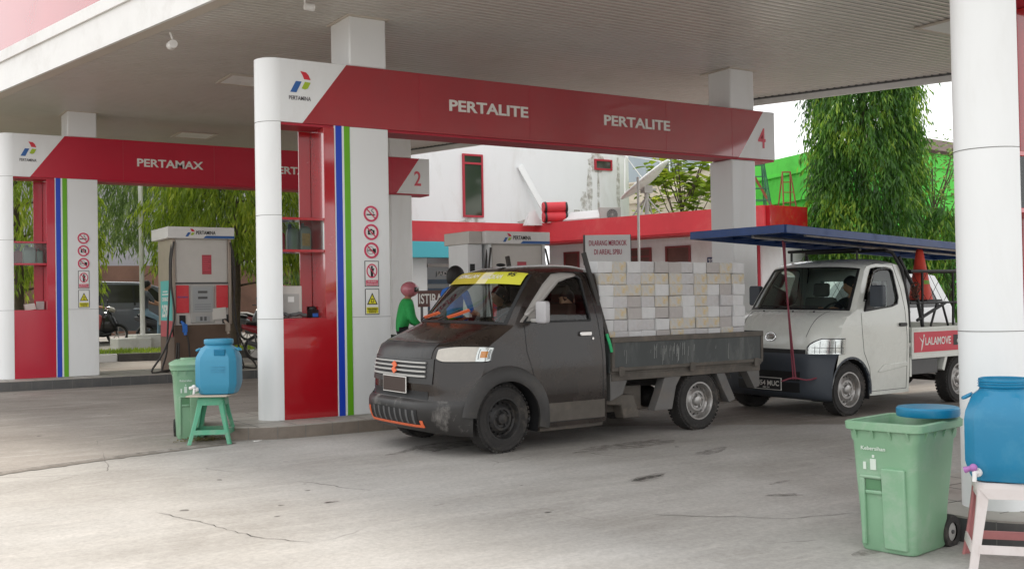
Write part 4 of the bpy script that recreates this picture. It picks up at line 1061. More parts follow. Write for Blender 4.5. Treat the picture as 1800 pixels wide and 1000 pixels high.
# headlights wrap round the corners
M['lamp_housing'] = mat('lamp_housing', (.10, .10, .10), .3)
for s in (-1, 1):
    h = empty('headlight', (0, 0, 0)); h.parent = blk
    def rng_(a, c): return (a, c) if s > 0 else (-c, -a)
    def T(t): return t if s > 0 else 1-t
    lo = lambda t: 8.95+.28*max(0, 1-T(t)*5)**2+.10*max(0, (T(t)-.85)*6)**2
    hi = lambda t: 10.05+.42*min(1, T(t)*2.2)**.6-.10*max(0, (T(t)-.9)*8)**2
    mb = MB(); v0, v1 = rng_(.645, 1.07); slabf(C1, mb, lambda t: lo(t)-.10, lambda t: hi(t)+.10, v0, v1, 6, 18, .0, .005); mb.build('lamp_gasket', 'black', h, smooth=50)
    mb = MB(); v0, v1 = rng_(.66, .955); slabf(C1, mb, lambda t: lo(t*.7 if s > 0 else .3+t*.7), lambda t: hi(t*.7 if s > 0 else .3+t*.7), v0, v1, 6, 14, .005, .013); mb.build('lamp_cover', 'lampglass', h, smooth=50)
    mb = MB(); v0, v1 = rng_(.955, 1.06); slabf(C1, mb, lambda t: lo(.7+t*.3 if s > 0 else t*.3), lambda t: hi(.7+t*.3 if s > 0 else t*.3), v0, v1, 5, 8, .005, .010); mb.build('lamp_reflector', 'reflector', h, smooth=50)
    mb = MB(); v0, v1 = rng_(.975, 1.02); C1.slab(mb, 9.3, 9.95, v0, v1, 3, 4, .010, .014); mb.build('turn_signal', 'amber', h, smooth=50)
    mb = MB()
    for a in (.965, 1.03, 1.045): v0, v1 = rng_(a, a+.004); C1.slab(mb, 9.15, 10.2, v0, v1, 4, 1, .010, .015)
    mb.build('lamp_ribs', 'lamp_housing', h)
    mb = MB(); v0, v1 = rng_(.952, 1.062); slabf(C1, mb, lambda t: lo(.7+t*.3 if s > 0 else t*.3), lambda t: hi(.7+t*.3 if s > 0 else t*.3), v0, v1, 5, 8, .018, .020); mb.build('lamp_lens', M['lens'], h, smooth=50)
# sun strip on the windscreen
mb = MB(); C1.slab(mb, 16.55, 18.1, -.88, -.02, 5, 12, .008, .010, 1); C1.slab(mb, 16.55, 18.1, -.02, .22, 5, 4, .008, .010, 2); C1.slab(mb, 16.55, 18.1, .22, .88, 5, 10, .008, .010, 0)
ss = mb.build('sun_strip', ['banner_y', 'banner_o', 'banner_w'], blk, smooth=50)
def surf_text(C, s, u0, u1, v0, v1, name, m_, par, off=.013, bold=.02):
    t = MB(); text_mb(t, s, (0, 0, 0), (1, 0, 0), (0, 1, 0), 1.0, 1.0, bold, .0); mb = MB(); mb.add([C.at(u0+(u1-u0)*p[1], v0+(v1-v0)*p[0], off) for p in t.v], t.f); return mb.build(name, m_, par)
surf_text(C1, 'BISMILLAH', 17.0, 17.65, -.64, -.08, 'sun_strip_text', 'letter', ss); surf_text(C1, 'BAROKAH', 16.9, 17.5, .04, .50, 'sun_strip_text', 'letter', ss)
surf_text(C1, '95', 17.25, 17.95, .58, .73, 'sun_strip_text', 'ink', ss, bold=.03)
mb = MB(); C1.slab(mb, 16.6, 16.9, -.70, -.60, 1, 2, .004, .006); mb.build('windscreen_sticker', 'banner_w', blk)
# wipers
for vv0, vv1, ua, ub in ((-.62, -.30, 14.18, 14.55), (-.02, .34, 14.22, 14.75)):
    mb = MB(); a = C1.at(14.05, vv0-.18, .02); c = C1.at(ub-.05, (vv0+vv1)/2, .035); mb.tube([a, c], .008, 6); 
    w = [C1.at(ua+(ub-ua)*t, vv0+(vv1-vv0)*t, .028) for t in (0, .5, 1)]
    mb2 = MB(); mb2.bar(w[0], w[1], .030, .010, up=(1, 0, 1)); mb2.bar(w[1], w[2], .030, .010, up=(1, 0, 1))
    wp = empty('windscreen_wiper', (0, 0, 0)); wp.parent = blk
    mb.build('wiper_arm', 'black', wp); mb2.build('wiper_blade', 'orange', wp)
# cowl, wheel arch flare, side moulding
mb = MB()
for s in (-1, 1):
    rows = []
    for t in range(-12, 176, 8):
        c, q = math.cos(R(t)), math.sin(R(t)); y = s*(W1(.31+.4*q))
        rows.append([(-.08+.375*c, y-s*.002, .31+.375*q), (-.08+.372*c, y+s*.028, .31+.372*q), (-.08+.40*c, y+s*.034, .31+.40*q), (-.08+.50*c, y+s*.012, .31+.50*q), (-.08+.515*c, y+s*.0, .31+.515*q)])
    rows = [[p for p in r] for r in rows if True]
    mb.grid(rows)
build_split(mb, 'arch_flare', mat('flare_grey', (0.035, 0.033, 0.032), .5, var=.2, dirt=(.10, .09, .075), dirt_amt=.5, dscale=3), blk, smooth=50)
mb = MB(); 
for s in (-1, 1): mb.box(.40, 1.12, s*W1(.4)-.004 if s > 0 else -W1(.4)-.008, s*W1(.4)+.008 if s > 0 else -W1(.4)+.004, .26, .44)
build_split(mb, 'door_lower_trim', 'mudgrey', blk, bevel=.003)
mb = MB(); mb.box(.34, 1.14, -.80, -.70, .17, .215); mb.box(.34, 1.14, .70, .80, .17, .215); build_split(mb, 'sill', 'mudgrey', blk, bevel=.006)
# mirrors: pale shell
for s in (-1, 1):
    mr = empty('wing_mirror', (0, 0, 0)); mr.parent = blk
    mb = MB(); mb.prism(rrect(.0-.08, .08, -.105, .105, .03), -.03, .03, 'X', o=(.27, s*.945, 1.32)); mb.build('mirror_shell', mat('mirror_shell_paint', (.42, .41, .42), .3, coat=.3), mr, bevel=.014, seg=3)
    mb = MB(); mb.prism([(.10, 1.22), (.30, 1.22), (.30, 1.38), (.24, 1.36)], s*(W1(1.28)-.004), s*(W1(1.28)+.012), 'Y'); mb.build('mirror_base', mat('mirror_base_paint', (.30, .28, .26), .35), mr, bevel=.004)
    mb = MB(); mb.tube([(.25, s*.80, 1.24), (.26, s*.88, 1.24), (.27, s*.93, 1.27)], .02, 8); mb.build('mirror_arm', 'grey', mr, smooth=40)
# roof aerial and rear headboard posts
mb = MB(); mb.sphere((.50, .05, 1.79), .03, 10, 6, sc=(2, 1, .6)); mb.build('roof_vent', 'black', blk, smooth=40)
hb = empty('headboard', (0, 0, 0)); hb.parent = blk
mb = MB()
mb.bar((.985, -.70, 1.90), (1.235, -.78, 1.02), .045, .03, up=(0, 1, 0)); mb.bar((.985, .60, 1.90), (1.235, .70, 1.02), .045, .03, up=(0, 1, 0))
mb.box(1.20, 1.23, -.76, .76, 1.02, 1.06); 
for z, x in ((1.65, 1.06), (1.40, 1.13), (1.2, 1.185)): mb.bar((x, -.73, z), (x, .73, z), .02, .02)
mb.build('headboard_frame', 'dark_metal', hb, bevel=.003)
mb = MB(); mb.tube([(1.20, -.80, 1.08), (1.215, -.83, .98), (1.235, -.835, .90)], .016, 8); mb.build('green_strap', mat('green_rope', (.03, .42, .16), .7), hb)
# cargo bed
bed = empty('cargo_bed', (0, 0, 0)); bed.parent = blk
BX0, BX1, BZ0, BZ1 = 1.245, 3.52, .685, 1.045
mb = MB(); mb.box(BX0, BX1, -.80, .80, BZ0-.015, BZ0+.015); mb.build('bed_floor', 'mudgrey', bed)
for s in (-1, 1):
    dsd = empty('dropside', (0, 0, 0)); dsd.parent = bed
    y0, y1 = (s*.80, s*.825) if s > 0 else (-.825, -.80)
    mb = MB(); mb.box(BX0+.01, BX1-.005, y0, y1, BZ0+.02, BZ1-.05); mb.build('side_board', 'bed_side', dsd, bevel=.003)
    mb = MB(); yo = s*.832; 
    mb.box(BX0, BX1, min(s*.79, yo+s*.006), max(s*.79, yo+s*.006), BZ1-.055, BZ1); mb.box(BX0, BX1, min(s*.79, yo), max(s*.79, yo), BZ0+.015, BZ0+.05)
    for x in (BX0, BX1-.035): mb.box(x, x+.035, min(s*.79, yo+s*.002), max(s*.79, yo+s*.002), BZ0+.05, BZ1-.055)
    mb.build('side_rail', 'mudgrey', dsd, bevel=.004)
    r9 = random.Random(4); mb = MB()            # chalky scratches on the boards
    for i in range(34):
        x = (2.1+r9.gauss(0, .17)) if i < 24 else r9.uniform(BX0+.1, BX1-.1); z1 = r9.uniform(.90, .965); z0 = z1-r9.uniform(.03, .17)
        w = r9.uniform(.0015, .004); y = y0-.0012 if s < 0 else y1+.0012
        if s < 0: mb.add([(x, y, z0), (x+w, y, z0), (x+w+.006, y, z1), (x+.006, y, z1)], [(0, 1, 2, 3)])
    if s < 0: mb.build('scratches', mat('chalk_scratch', (.42, .43, .41), .8), dsd, fixn=False)
    mb = MB()
    for x in (BX0+.12, (BX0+BX1)/2, BX1-.12): mb.box(x-.035, x+.035, min(s*.83, s*.845), max(s*.83, s*.845), BZ0-.035, BZ0+.06)
    build_split(mb, 'side_hinge', 'mudgrey', dsd, bevel=.004)
mb = MB(); mb.box(BX1-.002, BX1+.023, -.80, .80, BZ0, BZ1-.01); mb.box(BX1-.003, BX1+.03, -.81, .81, BZ1-.05, BZ1); mb.build('tailboard', 'bed_side', bed, bevel=.003)
mb = MB(); mb.box(BX0-.02, BX0+.005, -.80, .80, BZ0, BZ1); mb.build('front_board', 'bed_side', bed)
mb = MB(); mb.box(BX0+.02, BX1-.02, -.80, -.76, BZ0-.085, BZ0-.016); mb.box(BX0+.02, BX1-.02, .76, .80, BZ0-.085, BZ0-.016)
x = BX0+.2
while x < BX1: mb.box(x-.03, x+.03, -.76, .76, BZ0-.075, BZ0-.018); x += .42
mb.build('bed_crossbeams', 'mudgrey', bed, bevel=.004)
mb = MB()                                   # fender brackets and flaps around the rear wheel, gusset behind the cab
for s in (-1, 1):
    y0, y1 = (.68, .79) if s > 0 else (-.79, -.68)
    mb.prism([(2.02, .61), (2.26, .61), (2.18, .50), (2.12, .26), (1.86, .26), (1.93, .40)], y0, y1, 'Y'); mb.prism([(2.80, .60), (2.93, .60), (3.10, .30), (3.00, .27), (2.90, .42)], y0, y1, 'Y')
    mb.prism([(1.25, .68), (1.48, .60), (1.42, .46), (1.25, .40)], y0, y1, 'Y'); mb.prism([(3.28, .61), (3.50, .61), (3.50, .42), (3.42, .40)], y0, y1, 'Y')
build_split(mb, 'mud_bracket', mat('bracket_grey', (.13, .125, .12), .6, var=.2, dirt=(.20, .17, .14), dirt_amt=.5, dscale=4), blk, bevel=.004)
mb = MB(); mb.prism([(1.22, .46), (1.62, .44), (1.70, .20), (1.48, .20), (1.44, .34), (1.22, .36)], -.74, -.60, 'Y'); mb.box(1.25, 1.85, -.60, -.30, .26, .52); mb.box(1.30, 1.75, .30, .62, .28, .52)
build_split(mb, 'fuel_tank', 'mudgrey', blk, bevel=.012)
chassis(blk, .1, 3.46, 2.54, .59, 0)
for s, nr in ((-1, True), (1, False)):
    wheel(blk, -.08, s*.695, .322, .185, 'rim_dark', 16, R(4), nr, .195); wheel(blk, 2.54, s*.69, .318, .185, 'steel', 16, 0, nr, .195)

# blocks stacked in the bed, one object each
M['block_a'] = mat('grey_block', (0.56, 0.55, 0.555), 0.85, var=0.10, vscale=6, dirt=(0.44, 0.39, 0.34), dirt_amt=0.4, dscale=5, bump=.3)
M['block_b'] = mat('pale_block', (0.66, 0.66, 0.66), 0.85, var=0.07, vscale=6, bump=.3)
M['block_c'] = mat('brown_block', (0.47, 0.44, 0.425), 0.85, var=0.10, vscale=6, dirt=(.44, .42, .40), dirt_amt=.5, dscale=7, bump=.3)
M['block_y'] = mat('stained_block', (0.56, 0.545, 0.52), 0.85, var=0.08, vscale=6, dirt=(0.68, 0.47, 0.12), dirt_amt=0.9, dscale=5.5, bump=.3)
ordw = ['topmost', 'second', 'third', 'fourth', 'fifth', 'sixth', 'seventh', 'eighth', 'ninth', 'lowest']
colw = ['beside the cab', 'second from the cab', 'third from the cab', 'fourth from the cab', 'fifth from the cab', 'in the middle column', 'fifth from the tailboard', 'fourth from the tailboard', 'third from the tailboard', 'second from the tailboard', 'beside the tailboard']
NR, NC = 9, 11; x0b, x1b = 1.17, 3.34; zb0, zb1 = .725, 1.805
protos = {}
for key in 'abcy':
    for kk in range(2):
        mb = MB(); r_ = random.Random(ord(key)+kk); w, d, h = .0965, .1, .0588
        vs = [(sx*w+r_.uniform(-.003, .003), sy*d+r_.uniform(-.003, .003), sz*h+r_.uniform(-.0025, .0025)) for sz in (-1, 1) for sy in (-1, 1) for sx in (-1, 1)]
        mb.add(vs, [(0, 2, 3, 1), (4, 5, 7, 6), (0, 1, 5, 4), (2, 6, 7, 3), (0, 4, 6, 2), (1, 3, 7, 5)])
        protos[key+str(kk)] = mb
cw = (x1b-x0b)/NC; rh = (zb1-zb0)/NR; r_ = random.Random(31); Rt = Matrix.Rotation(A, 4, 'Z')
for ci in range(NC):
    sh = r_.uniform(-.01, .01)
    for ri in range(NR):
        key = r_.choice('aaabbccyyyy') if ci > 0 else r_.choice('bbby')  # column beside the cab picked paler: lens flare brightness put into the block colours
        mb = protos[key+str(r_.randint(0, 1))]
        zz = zb0+rh*(ri+.5)+r_.uniform(-.003, .003); xx = x0b+cw*(ci+.5)+sh+r_.uniform(-.007, .007); yy = -.64+r_.uniform(-.014, .010)
        xx += .035*(1-ri/NR)*(1 if ci == 0 else 0)
        desc = {'a': 'plain grey', 'b': 'pale whitish', 'c': 'brownish', 'y': 'yellow-stained grey'}[key]
        lab = f'{desc} block, {ordw[ri and (NR-1-ri) or 9]} in its column, {colw[ci]}'.replace('topmost in its column', 'topmost in its column')
        o = mb.build('stacked_block', {'a': 'block_a', 'b': 'block_b', 'c': 'block_c', 'y': 'block_y'}[key], bevel=.004, seg=1, label=lab, cat='block', group='blocks stacked in the bed of the black pickup')
        o.location = Rt @ Vector((xx, yy, zz))+Vector((5.392, 9.438, -.012)); o.rotation_euler = (0, r_.uniform(-.008, .008), A+r_.uniform(-.04, .04))

# ------------------------------------------------------------------ white pickup behind
M['wht_paint'] = mat('white_paint', (0.72, 0.74, 0.69), 0.25, var=0.03, coat=0.5, dirt=(0.42, 0.42, 0.38), dirt_amt=0.35, dscale=1.5)
M['wht_bump'] = mat('slate_bumper', (0.045, 0.055, 0.07), 0.5, var=0.1)
M['lala_red'] = mat('red_advert_panel', (0.62, 0.03, 0.06), 0.4, dirt=(.5, .1, .1), dirt_amt=.3, dscale=3)
M['blue_load'] = mat('blue_painted_steel', (0.015, 0.055, 0.20), 0.4, var=0.2, vscale=3, dirt=(.05, .08, .16), dirt_amt=.6, dscale=3)
M['rope_red'] = mat('faded_red_strap', (0.20, 0.04, 0.06), 0.8)
A2 = R(4.5)
def W2(z):
    K = [(0, .79), (.5, .81), (1.0, .81), (1.25, .80), (1.5, .755), (1.80, .69), (2.0, .65)]
    for (a, p), (c, q) in zip(K[:-1], K[1:]):
        if z <= c: t = max(0, (z-a)/(c-a)); return p+(q-p)*t
    return .65
wht = empty('pickup_truck', (10.31, 9.496, -.012), A2, 'white pickup truck with slate bumper and red LALAMOVE side, carrying a blue frame roof', 'pickup truck')
wht.rotation_euler = (R(1.0), 0, A2)
rows2 = [(-.50, .20, .03, 0), (-.60, .22, .10, 0), (-.66, .27, .15, 0), (-.675, .38, .165, 0), (-.67, .50, .17, 0), (-.66, .60, .19, 0), (-.645, .70, .22, 0), (-.635, .74, .26, 0), (-.63, .78, .26, 0), (-.615, .88, .25, 0), (-.585, .98, .25, .0),
         (-.53, 1.08, .24, .005), (-.45, 1.165, .23, .01), (-.33, 1.225, .22, .01), (-.235, 1.255, .20, .01), (-.12, 1.40, .17, .015), (-.005, 1.55, .15, .02), (.11, 1.70, .13, .03), (.17, 1.775, .12, .035), (.25, 1.83, .10, .05), (.42, 1.865, .06, .06), (.70, 1.885, .02, .07), (.95, 1.88, 0, .075), (1.04, 1.85, 0, .07)]
C2 = Cab(rows2, W2, 3)
dim2 = dict(xr=1.04, sill=.22, axle=-.14, arch=.37, arch_end=178, ubump=7.0, vg=.93, glass=glass('clear_windscreen', (.72, .80, .76)), glass_side=M['glass_dark'],
            win=[(.13, 1.24), (.22, 1.42), (.33, 1.60), (.42, 1.715), (.50, 1.75), (.80, 1.75), (.84, 1.72), (.86, 1.40), (.82, 1.32), (.70, 1.29)],
            seam=[(.07, 1.22), (.08, 1.0), (.11, .75), (.22, .55), (.255, .30), (.27, .27), (.98, .27), (1.0, .9), (.95, 1.5), (.88, 1.80), (.46, 1.82)],
            handle=(.90, 1.06), handle_m='black', visor=[(.14, 1.36), (.22, 1.50), (.31, 1.64), (.40, 1.755), (.52, 1.775), (.74, 1.775)], visor_w=.07, visor_m='visor_grey',
            dash_m='seat_grey', seatx=.26, seat_m='seat_grey', steer=(.12, -.36, 1.18))
truck_body(wht, C2, 14, 18, 'wht_paint', 'wht_bump', dim2, 0)
mb = MB(); C2.patch(mb, 0, 7.05, -1.0, 1.0, 21, 44, .010)
mb.build('bumper', 'wht_bump', wht, smooth=40)
mb = MB(); C2.slab(mb, 7.05, 8.15, -.62, .62, 4, 26, .001, .010); mb.build('black_panel', 'black', wht, smooth=50)
mb = MB(); C2.slab(mb, 2.2, 4.3, -.58, .58, 4, 24, .010, .013); mb.build('lower_intake', 'black', wht, smooth=50)
mb = MB(); C2.slab(mb, 3.2, 3.35, -.58, .58, 1, 24, .013, .022); mb.build('intake_bars', 'wht_bump', wht, smooth=50)
mb = MB()
for a in (-.70, .70):
    for i in range(14):
        u0 = 9.6+i*.30; va = a*(.86+.14*i/13); vb = a*(.86+.14*(i+1)/13); mb.bar(C2.at(u0, va, .001), C2.at(u0+.30, vb, .001), .005, .003)
mb.build('panel_gap', 'black', wht)
for s in (-1, 1):
    h = empty('headlight', (0, 0, 0)); h.parent = wht
    def vv(a, c): return (a, c) if s > 0 else (-c, -a)
    P = [(.60, 7.0), (.68, 8.3), (.76, 9.0), (1.09, 9.25), (1.10, 7.2), (1.0, 7.0)]
    lo = lambda t: 7.05; hi = lambda t: 8.35+1.0*min(1, (t if s > 0 else 1-t)*2.6)**.6
    mb = MB(); v0, v1 = vv(.635, 1.10); slabf(C2, mb, lambda t: 6.95, lambda t: hi(t)+.12, v0, v1, 6, 16, .0, .006); mb.build('lamp_gasket', 'black', h, smooth=50)
    mb = MB(); v0, v1 = vv(.65, 1.09); slabf(C2, mb, lo, hi, v0, v1, 6, 16, .006, .011); mb.build('lamp_reflector', 'reflector', h, smooth=50)
    mb = MB()
    for a in (.74, .80, .90, .96, 1.03): v0, v1 = vv(a, a+.006); C2.slab(mb, 7.3, 8.6 if a < .8 else 9.1, v0, v1, 5, 1, .010, .016)
    for u in (7.8, 8.4): v0, v1 = vv(.70, 1.07); C2.slab(mb, u, u+.05, v0, v1, 1, 10, .010, .014)
    mb.build('lamp_ribs', 'grey_dark', h)
    mb = MB(); v0, v1 = vv(.645, 1.095); slabf(C2, mb, lo, hi, v0, v1, 6, 12, .019, .022); mb.build('lamp_lens', M['lens'], h, smooth=50)
o, ux, uy, n = front_basis(C2, 9.5, .0)
mb = MB(); ring = [o+n*.012+ux*.075*math.cos(a)+uy*.050*math.sin(a) for a in [2*math.pi*i/28 for i in range(28)]]; mb.tube(ring, .007, 6, closed=True)
for t in (-.018, .0, .018): mb.tube([o+n*.012+ux*(-.05+abs(t))+uy*t, o+n*.012+ux*(.03)+uy*t*1.1, o+n*.012+ux*.05+uy*t*.4], .0055, 6)
mb.build('front_emblem', 'chrome', wht, smooth=50)
o, ux, uy, n = front_basis(C2, 3.3, .02); o = o+n*.03; uy = Vector((0, 0, 1)); o.z = .375
np_ = None
mb = MB(); mb.obox(o, ux*.215, uy*.075, n*.004, 0); mb.obox(o+n*.003, ux*.207, uy*.067, n*.004, 1)
uxx = ux if ux.dot(Vector((0, -1, 0))) > 0 else -ux
text_mb(mb, '9454 MUC', o+n*.0075-uxx*.185-uy*.025, uxx, uy, .37, .062, .02, .002, mi=0); text_mb(mb, '08.24', o+n*.0075-uxx*.06-uy*.058, uxx, uy, .10, .022, .0, .002, mi=0)
mb.build('number_plate', ['letter', 'plate_black'], wht)
for vv0, vv1 in ((-.66, -.10), (-.05, .55)):
    mb = MB(); mb.tube([C2.at(14.0, vv0, .015), C2.at(14.2, vv0+.1, .025), C2.at(14.22, vv1, .02)], .008, 6); mb.build('windscreen_wiper', 'black', wht)
for v in (-.45, .12, .5):
    mb = MB(); mb.sphere(C2.at(13.2, v, .004), .014, 8, 5); mb.build('washer_jet', 'black', wht, smooth=60)
mb = MB(); mb.prism([(.38, .50), (.50, .58), (.98, .60), (.98, .545), (.42, .49)], -.822, -.806, 'Y'); mb.build('door_crease', 'wht_paint', wht, bevel=.006)
for s in (-1, 1):
    mr = empty('wing_mirror', (0, 0, 0)); mr.parent = wht
    mb = MB(); mb.prism(rrect(-.09, .09, -.13, .13, .03), -.04, .04, 'X', o=(.22, s*.93, 1.42)); mb.build('mirror_shell', 'wht_bump', mr, bevel=.014, seg=3)
    mb = MB(); mb.prism([(.14, 1.25), (.30, 1.25), (.30, 1.50), (.22, 1.46)], s*(W2(1.3)-.004), s*(W2(1.3)+.03), 'Y'); mb.build('mirror_base', 'black', mr, bevel=.004)
mb = MB()
for s in (-1, 1):
    rows = [[(-.14+.372*math.cos(R(t)), s*(W2(.5)-.03), .31+.372*math.sin(R(t))), (-.14+.37*math.cos(R(t)), s*(W2(.5)+.004), .31+.37*math.sin(R(t))), (-.14+.395*math.cos(R(t)), s*(W2(.5)+.004), .31+.395*math.sin(R(t)))] for t in range(-10, 182, 8)]
    mb.grid(rows)
build_split(mb, 'arch_flare', 'wht_bump', wht, smooth=50)
# bed with the red advert, ladder rack
bed = empty('cargo_bed', (0, 0, 0)); bed.parent = wht
mb = MB(); mb.box(1.09, 3.45, -.80, .80, .66, .70); mb.build('bed_floor', 'grey', bed)
for s in (-1, 1):
    y0, y1 = (.79, .815) if s > 0 else (-.815, -.79)
    dsd = empty('dropside', (0, 0, 0)); dsd.parent = bed
    mb = MB(); mb.box(1.10, 3.45, y0, y1, .64, 1.0); mb.box(1.09, 3.46, y0-.008, y1+.008, .98, 1.015); mb.box(1.09, 3.46, y0-.006, y1+.006, .62, .665); mb.build('side_board', 'wht_paint', dsd, bevel=.004)
    if s < 0:
        mb = MB(); mb.box(1.14, 3.40, y0-.005, y0-.001, .70, .955, 0); mb.box(2.02, 2.75, y0-.007, y0-.005, .765, .90, 1)
        text_mb(mb, 'LALAMOVE', (1.38, y0-.005, .785), (1, 0, 0), (0, 0, 1), .58, .10, .015, .003, mi=2)
        text_mb(mb, 'deliver', (2.10, y0-.007, .79), (1, 0, 0), (0, 0, 1), .42, .085, .01, .003, mi=2)
        # little bird
        mb.add([(1.30, y0-.006, .80), (1.33, y0-.006, .86), (1.36, y0-.006, .905), (1.345, y0-.006, .84), (1.31, y0-.006, .74), (1.285, y0-.006, .70+.01)], [(0, 1, 2, 3), (0, 3, 4, 5)], 2)
        mb.add([(1.32, y0-.0065, .84), (1.24, y0-.0065, .90), (1.26, y0-.0065, .875), (1.31, y0-.0065, .82)], [(0, 1, 2, 3)], 2)
        mb.add([(1.35, y0-.0065, .93), (1.37, y0-.0065, .91), (1.35, y0-.0065, .88), (1.335, y0-.0065, .90)], [(0, 1, 2, 3)], 2)
        mb.build('advert_panel', ['lala_red', 'black', 'letter'], dsd, fixn=False)
mb = MB(); mb.box(3.45, 3.47, -.80, .80, .64, 1.0); mb.build('tailboard', 'wht_paint', bed)
mb = MB(); mb.box(1.12, 1.72, -.78, -.55, .42, .64); mb.build('tool_box', 'grey_dark', wht, bevel=.01)
mb = MB()
for s in (-1, 1):
    y0, y1 = (.68, .79) if s > 0 else (-.80, -.69); mb.prism([(1.86, .62), (1.92, .62), (1.84, .44), (1.79, .46)], y0, y1, 'Y'); mb.box(1.07, 1.11, y0, y1, .40, .64)
build_split(mb, 'mud_bracket', 'wht_paint', wht, bevel=.004)
chassis(wht, .1, 3.4, 2.24, .60, 0)
for s, nr in ((-1, True), (1, False)):
    wheel(wht, -.14, s*.69, .315, .18, 'steel', 16, R(-2), nr, .20); wheel(wht, 2.24, s*.69, .315, .18, 'steel', 16, 0, nr, .20)
rk = empty('cargo_rack', (0, 0, 0)); rk.parent = wht
mb = MB()
for s in (-1, 1):
    mb.tube([(1.12, s*.76, 1.02), (1.10, s*.76, 1.35), (1.03, s*.72, 1.75), (.93, s*.66, 1.955), (.86, s*.6, 1.985)], .022, 8); mb.tube([(1.42, s*.76, 1.02), (1.28, s*.76, 1.45), (1.0, s*.70, 1.90)], .024, 8)
    mb.tube([(1.15, s*.76, 1.32), (3.4, s*.76, 1.32)], .016, 6); mb.tube([(1.15, s*.76, 1.72), (3.4, s*.76, 1.74)], .022, 6)
    for x in (1.42, 2.12, 2.8, 3.38): mb.tube([(x, s*.76, 1.02), (x, s*.76, 1.73)], .018, 6)
    mb.tube([(1.3, s*.76, 1.10), (1.95, s*.76, 1.32)], .020, 6)
    mb.tube([(1.6, s*.76, 1.02), (1.75, s*.76, 1.32)], .016, 6); mb.tube([(2.0, s*.76, 1.02), (1.86, s*.76, 1.32)], .016, 6)
    x = 1.15
    for i in range(6):
        mb.tube([(1.2+.35*i, s*.755, 1.32), (1.55+.35*i, s*.755, 1.72)], .004, 4); mb.tube([(1.55+.35*i, s*.755, 1.32), (1.2+.35*i, s*.755, 1.72)], .004, 4)
mb.tube([(.86, -.6, 1.985), (.86, .6, 1.985)], .022, 8)
for x in (1.42, 2.8, 3.38): mb.tube([(x, -.76, 1.73), (x, .76, 1.73)], .018, 6)
mb.tube([(.42, -.55, 1.99), (.42, .55, 1.99)], .02, 8)
for s in (-1, 1): mb.tube([(.42, s*.5, 1.86), (.42, s*.5, 1.99)], .016, 6)
mb.build('rack_tubes', 'black', rk, smooth=40)
mb = MB(); rg = random.Random(3); pts = [(1.20+rg.uniform(-.03, .03), -.80+.05*math.sin(i*1.1), 1.42+.07*math.sin(i*.9)+i*.004) for i in range(26)]; mb.tube(pts, .011, 6); mb.build('rope_coil', mat('brown_rope', (.12, .05, .035), .9), rk, smooth=60)
# blue frame roof carried on top (a load of its own)
ld = empty('market_stall_roof', (10.31, 9.496, 2.0), A2, 'long dark blue steel stall roof tied on top of the white pickup', 'stall roof')
ld.rotation_euler = (0, R(1.9), R(7))
X0, X1, Y0_, Y1_ = -1.56, 3.9, -.93, .42
mb = MB()
for y in (Y0_, Y1_): mb.box(X0, X1, y-.02, y+.02, .05, .14)
for x in (X0, X1): mb.box(x-.02, x+.02, Y0_, Y1_, .05, .14)
mb.build('edge_frame', 'blue_load', ld, bevel=.004)
mb = MB(); mb.box(X0+.02, X1-.02, Y0_+.02, Y1_-.02, .128, .136); mb.build('roof_sheet', 'blue_load', ld)
mb = MB(); x = X0+.35
while x < X1: mb.box(x-.015, x+.015, Y0_+.02, Y1_-.02, .09, .127); x += .42
mb.box(X0+.02, X1-.02, -.3, -.27, .05, .09); mb.build('cross_bars', 'blue_load', ld)
mb = MB(); mb.tube([(X0+.5, Y0_+.1, .06), (X1-.2, Y0_+.05, .05)], .02, 6); mb.tube([(X0+.2, Y0_+.6, .05), (X1-.2, Y0_+.5, .05)], .02, 6); mb.build('loose_pipe', 'steel', ld)
# ------------------------------------------------------------------ station building behind the forecourt
M['win_dark'] = mat('dark_window', (0.035, 0.032, 0.03), 0.12, spec=0.8)
M['win_green'] = mat('greenish_window', (0.035, 0.05, 0.035), 0.10, spec=0.8)
M['aqua'] = mat('aqua_sign', (0.07, 0.50, 0.60), 0.4)
M['maroon'] = mat('maroon_frame', (0.20, 0.03, 0.03), 0.5)
M['bwood'] = mat('brown_shutter', (0.12, 0.045, 0.035), 0.6, var=.2)
M['roof_slab'] = mat('roof_slab', (.42, .40, .38), .9)
gz0 = zg(20)
bd = empty('station_building', (15, 24, gz0), 0, 'white two storey station building with red roof band and narrow red-framed windows', 'building')
def bx(*a): return a
def BL(mb, x0, x1, y0, y1, z0, z1, mi=None): return mb.box(x0-15, x1-15, y0-24, y1-24, z0-gz0, z1-gz0, mi)
mb = MB(); BL(mb, 10.4, 19.13, 23.9, 24.15, 3.30, 7.6); BL(mb, 18.9, 19.13, 24.15, 29, 3.30, 7.6); BL(mb, 10.4, 10.6, 24.15, 29, 3.3, 7.6); mb.build('upper_wall', 'white_wall', bd)
mb = MB(); BL(mb, 10.3, 19.25, 23.8, 29, 7.6, 7.75); mb.build('upper_roof', 'roof_slab', bd)
def window(x0, x1, z0, z1, y, trans=None, par=bd, fr='red_dark', gl='win_green'):
    f = MB(); w = .05
    BL(f, x0, x1, y-.05, y+.02, z0, z0+w); BL(f, x0, x1, y-.05, y+.02, z1-w, z1); BL(f, x0, x0+w, y-.05, y+.02, z0+w, z1-w); BL(f, x1-w, x1, y-.05, y+.02, z0+w, z1-w)
    if trans: BL(f, x0+w, x1-w, y-.05, y+.02, trans-w/2, trans+w/2)
    o = f.build('window', fr, par)
    g_ = MB(); BL(g_, x0+w, x1-w, y-.03, y-.015, z0+w, z1-w); g_.build('pane', gl, o); return o
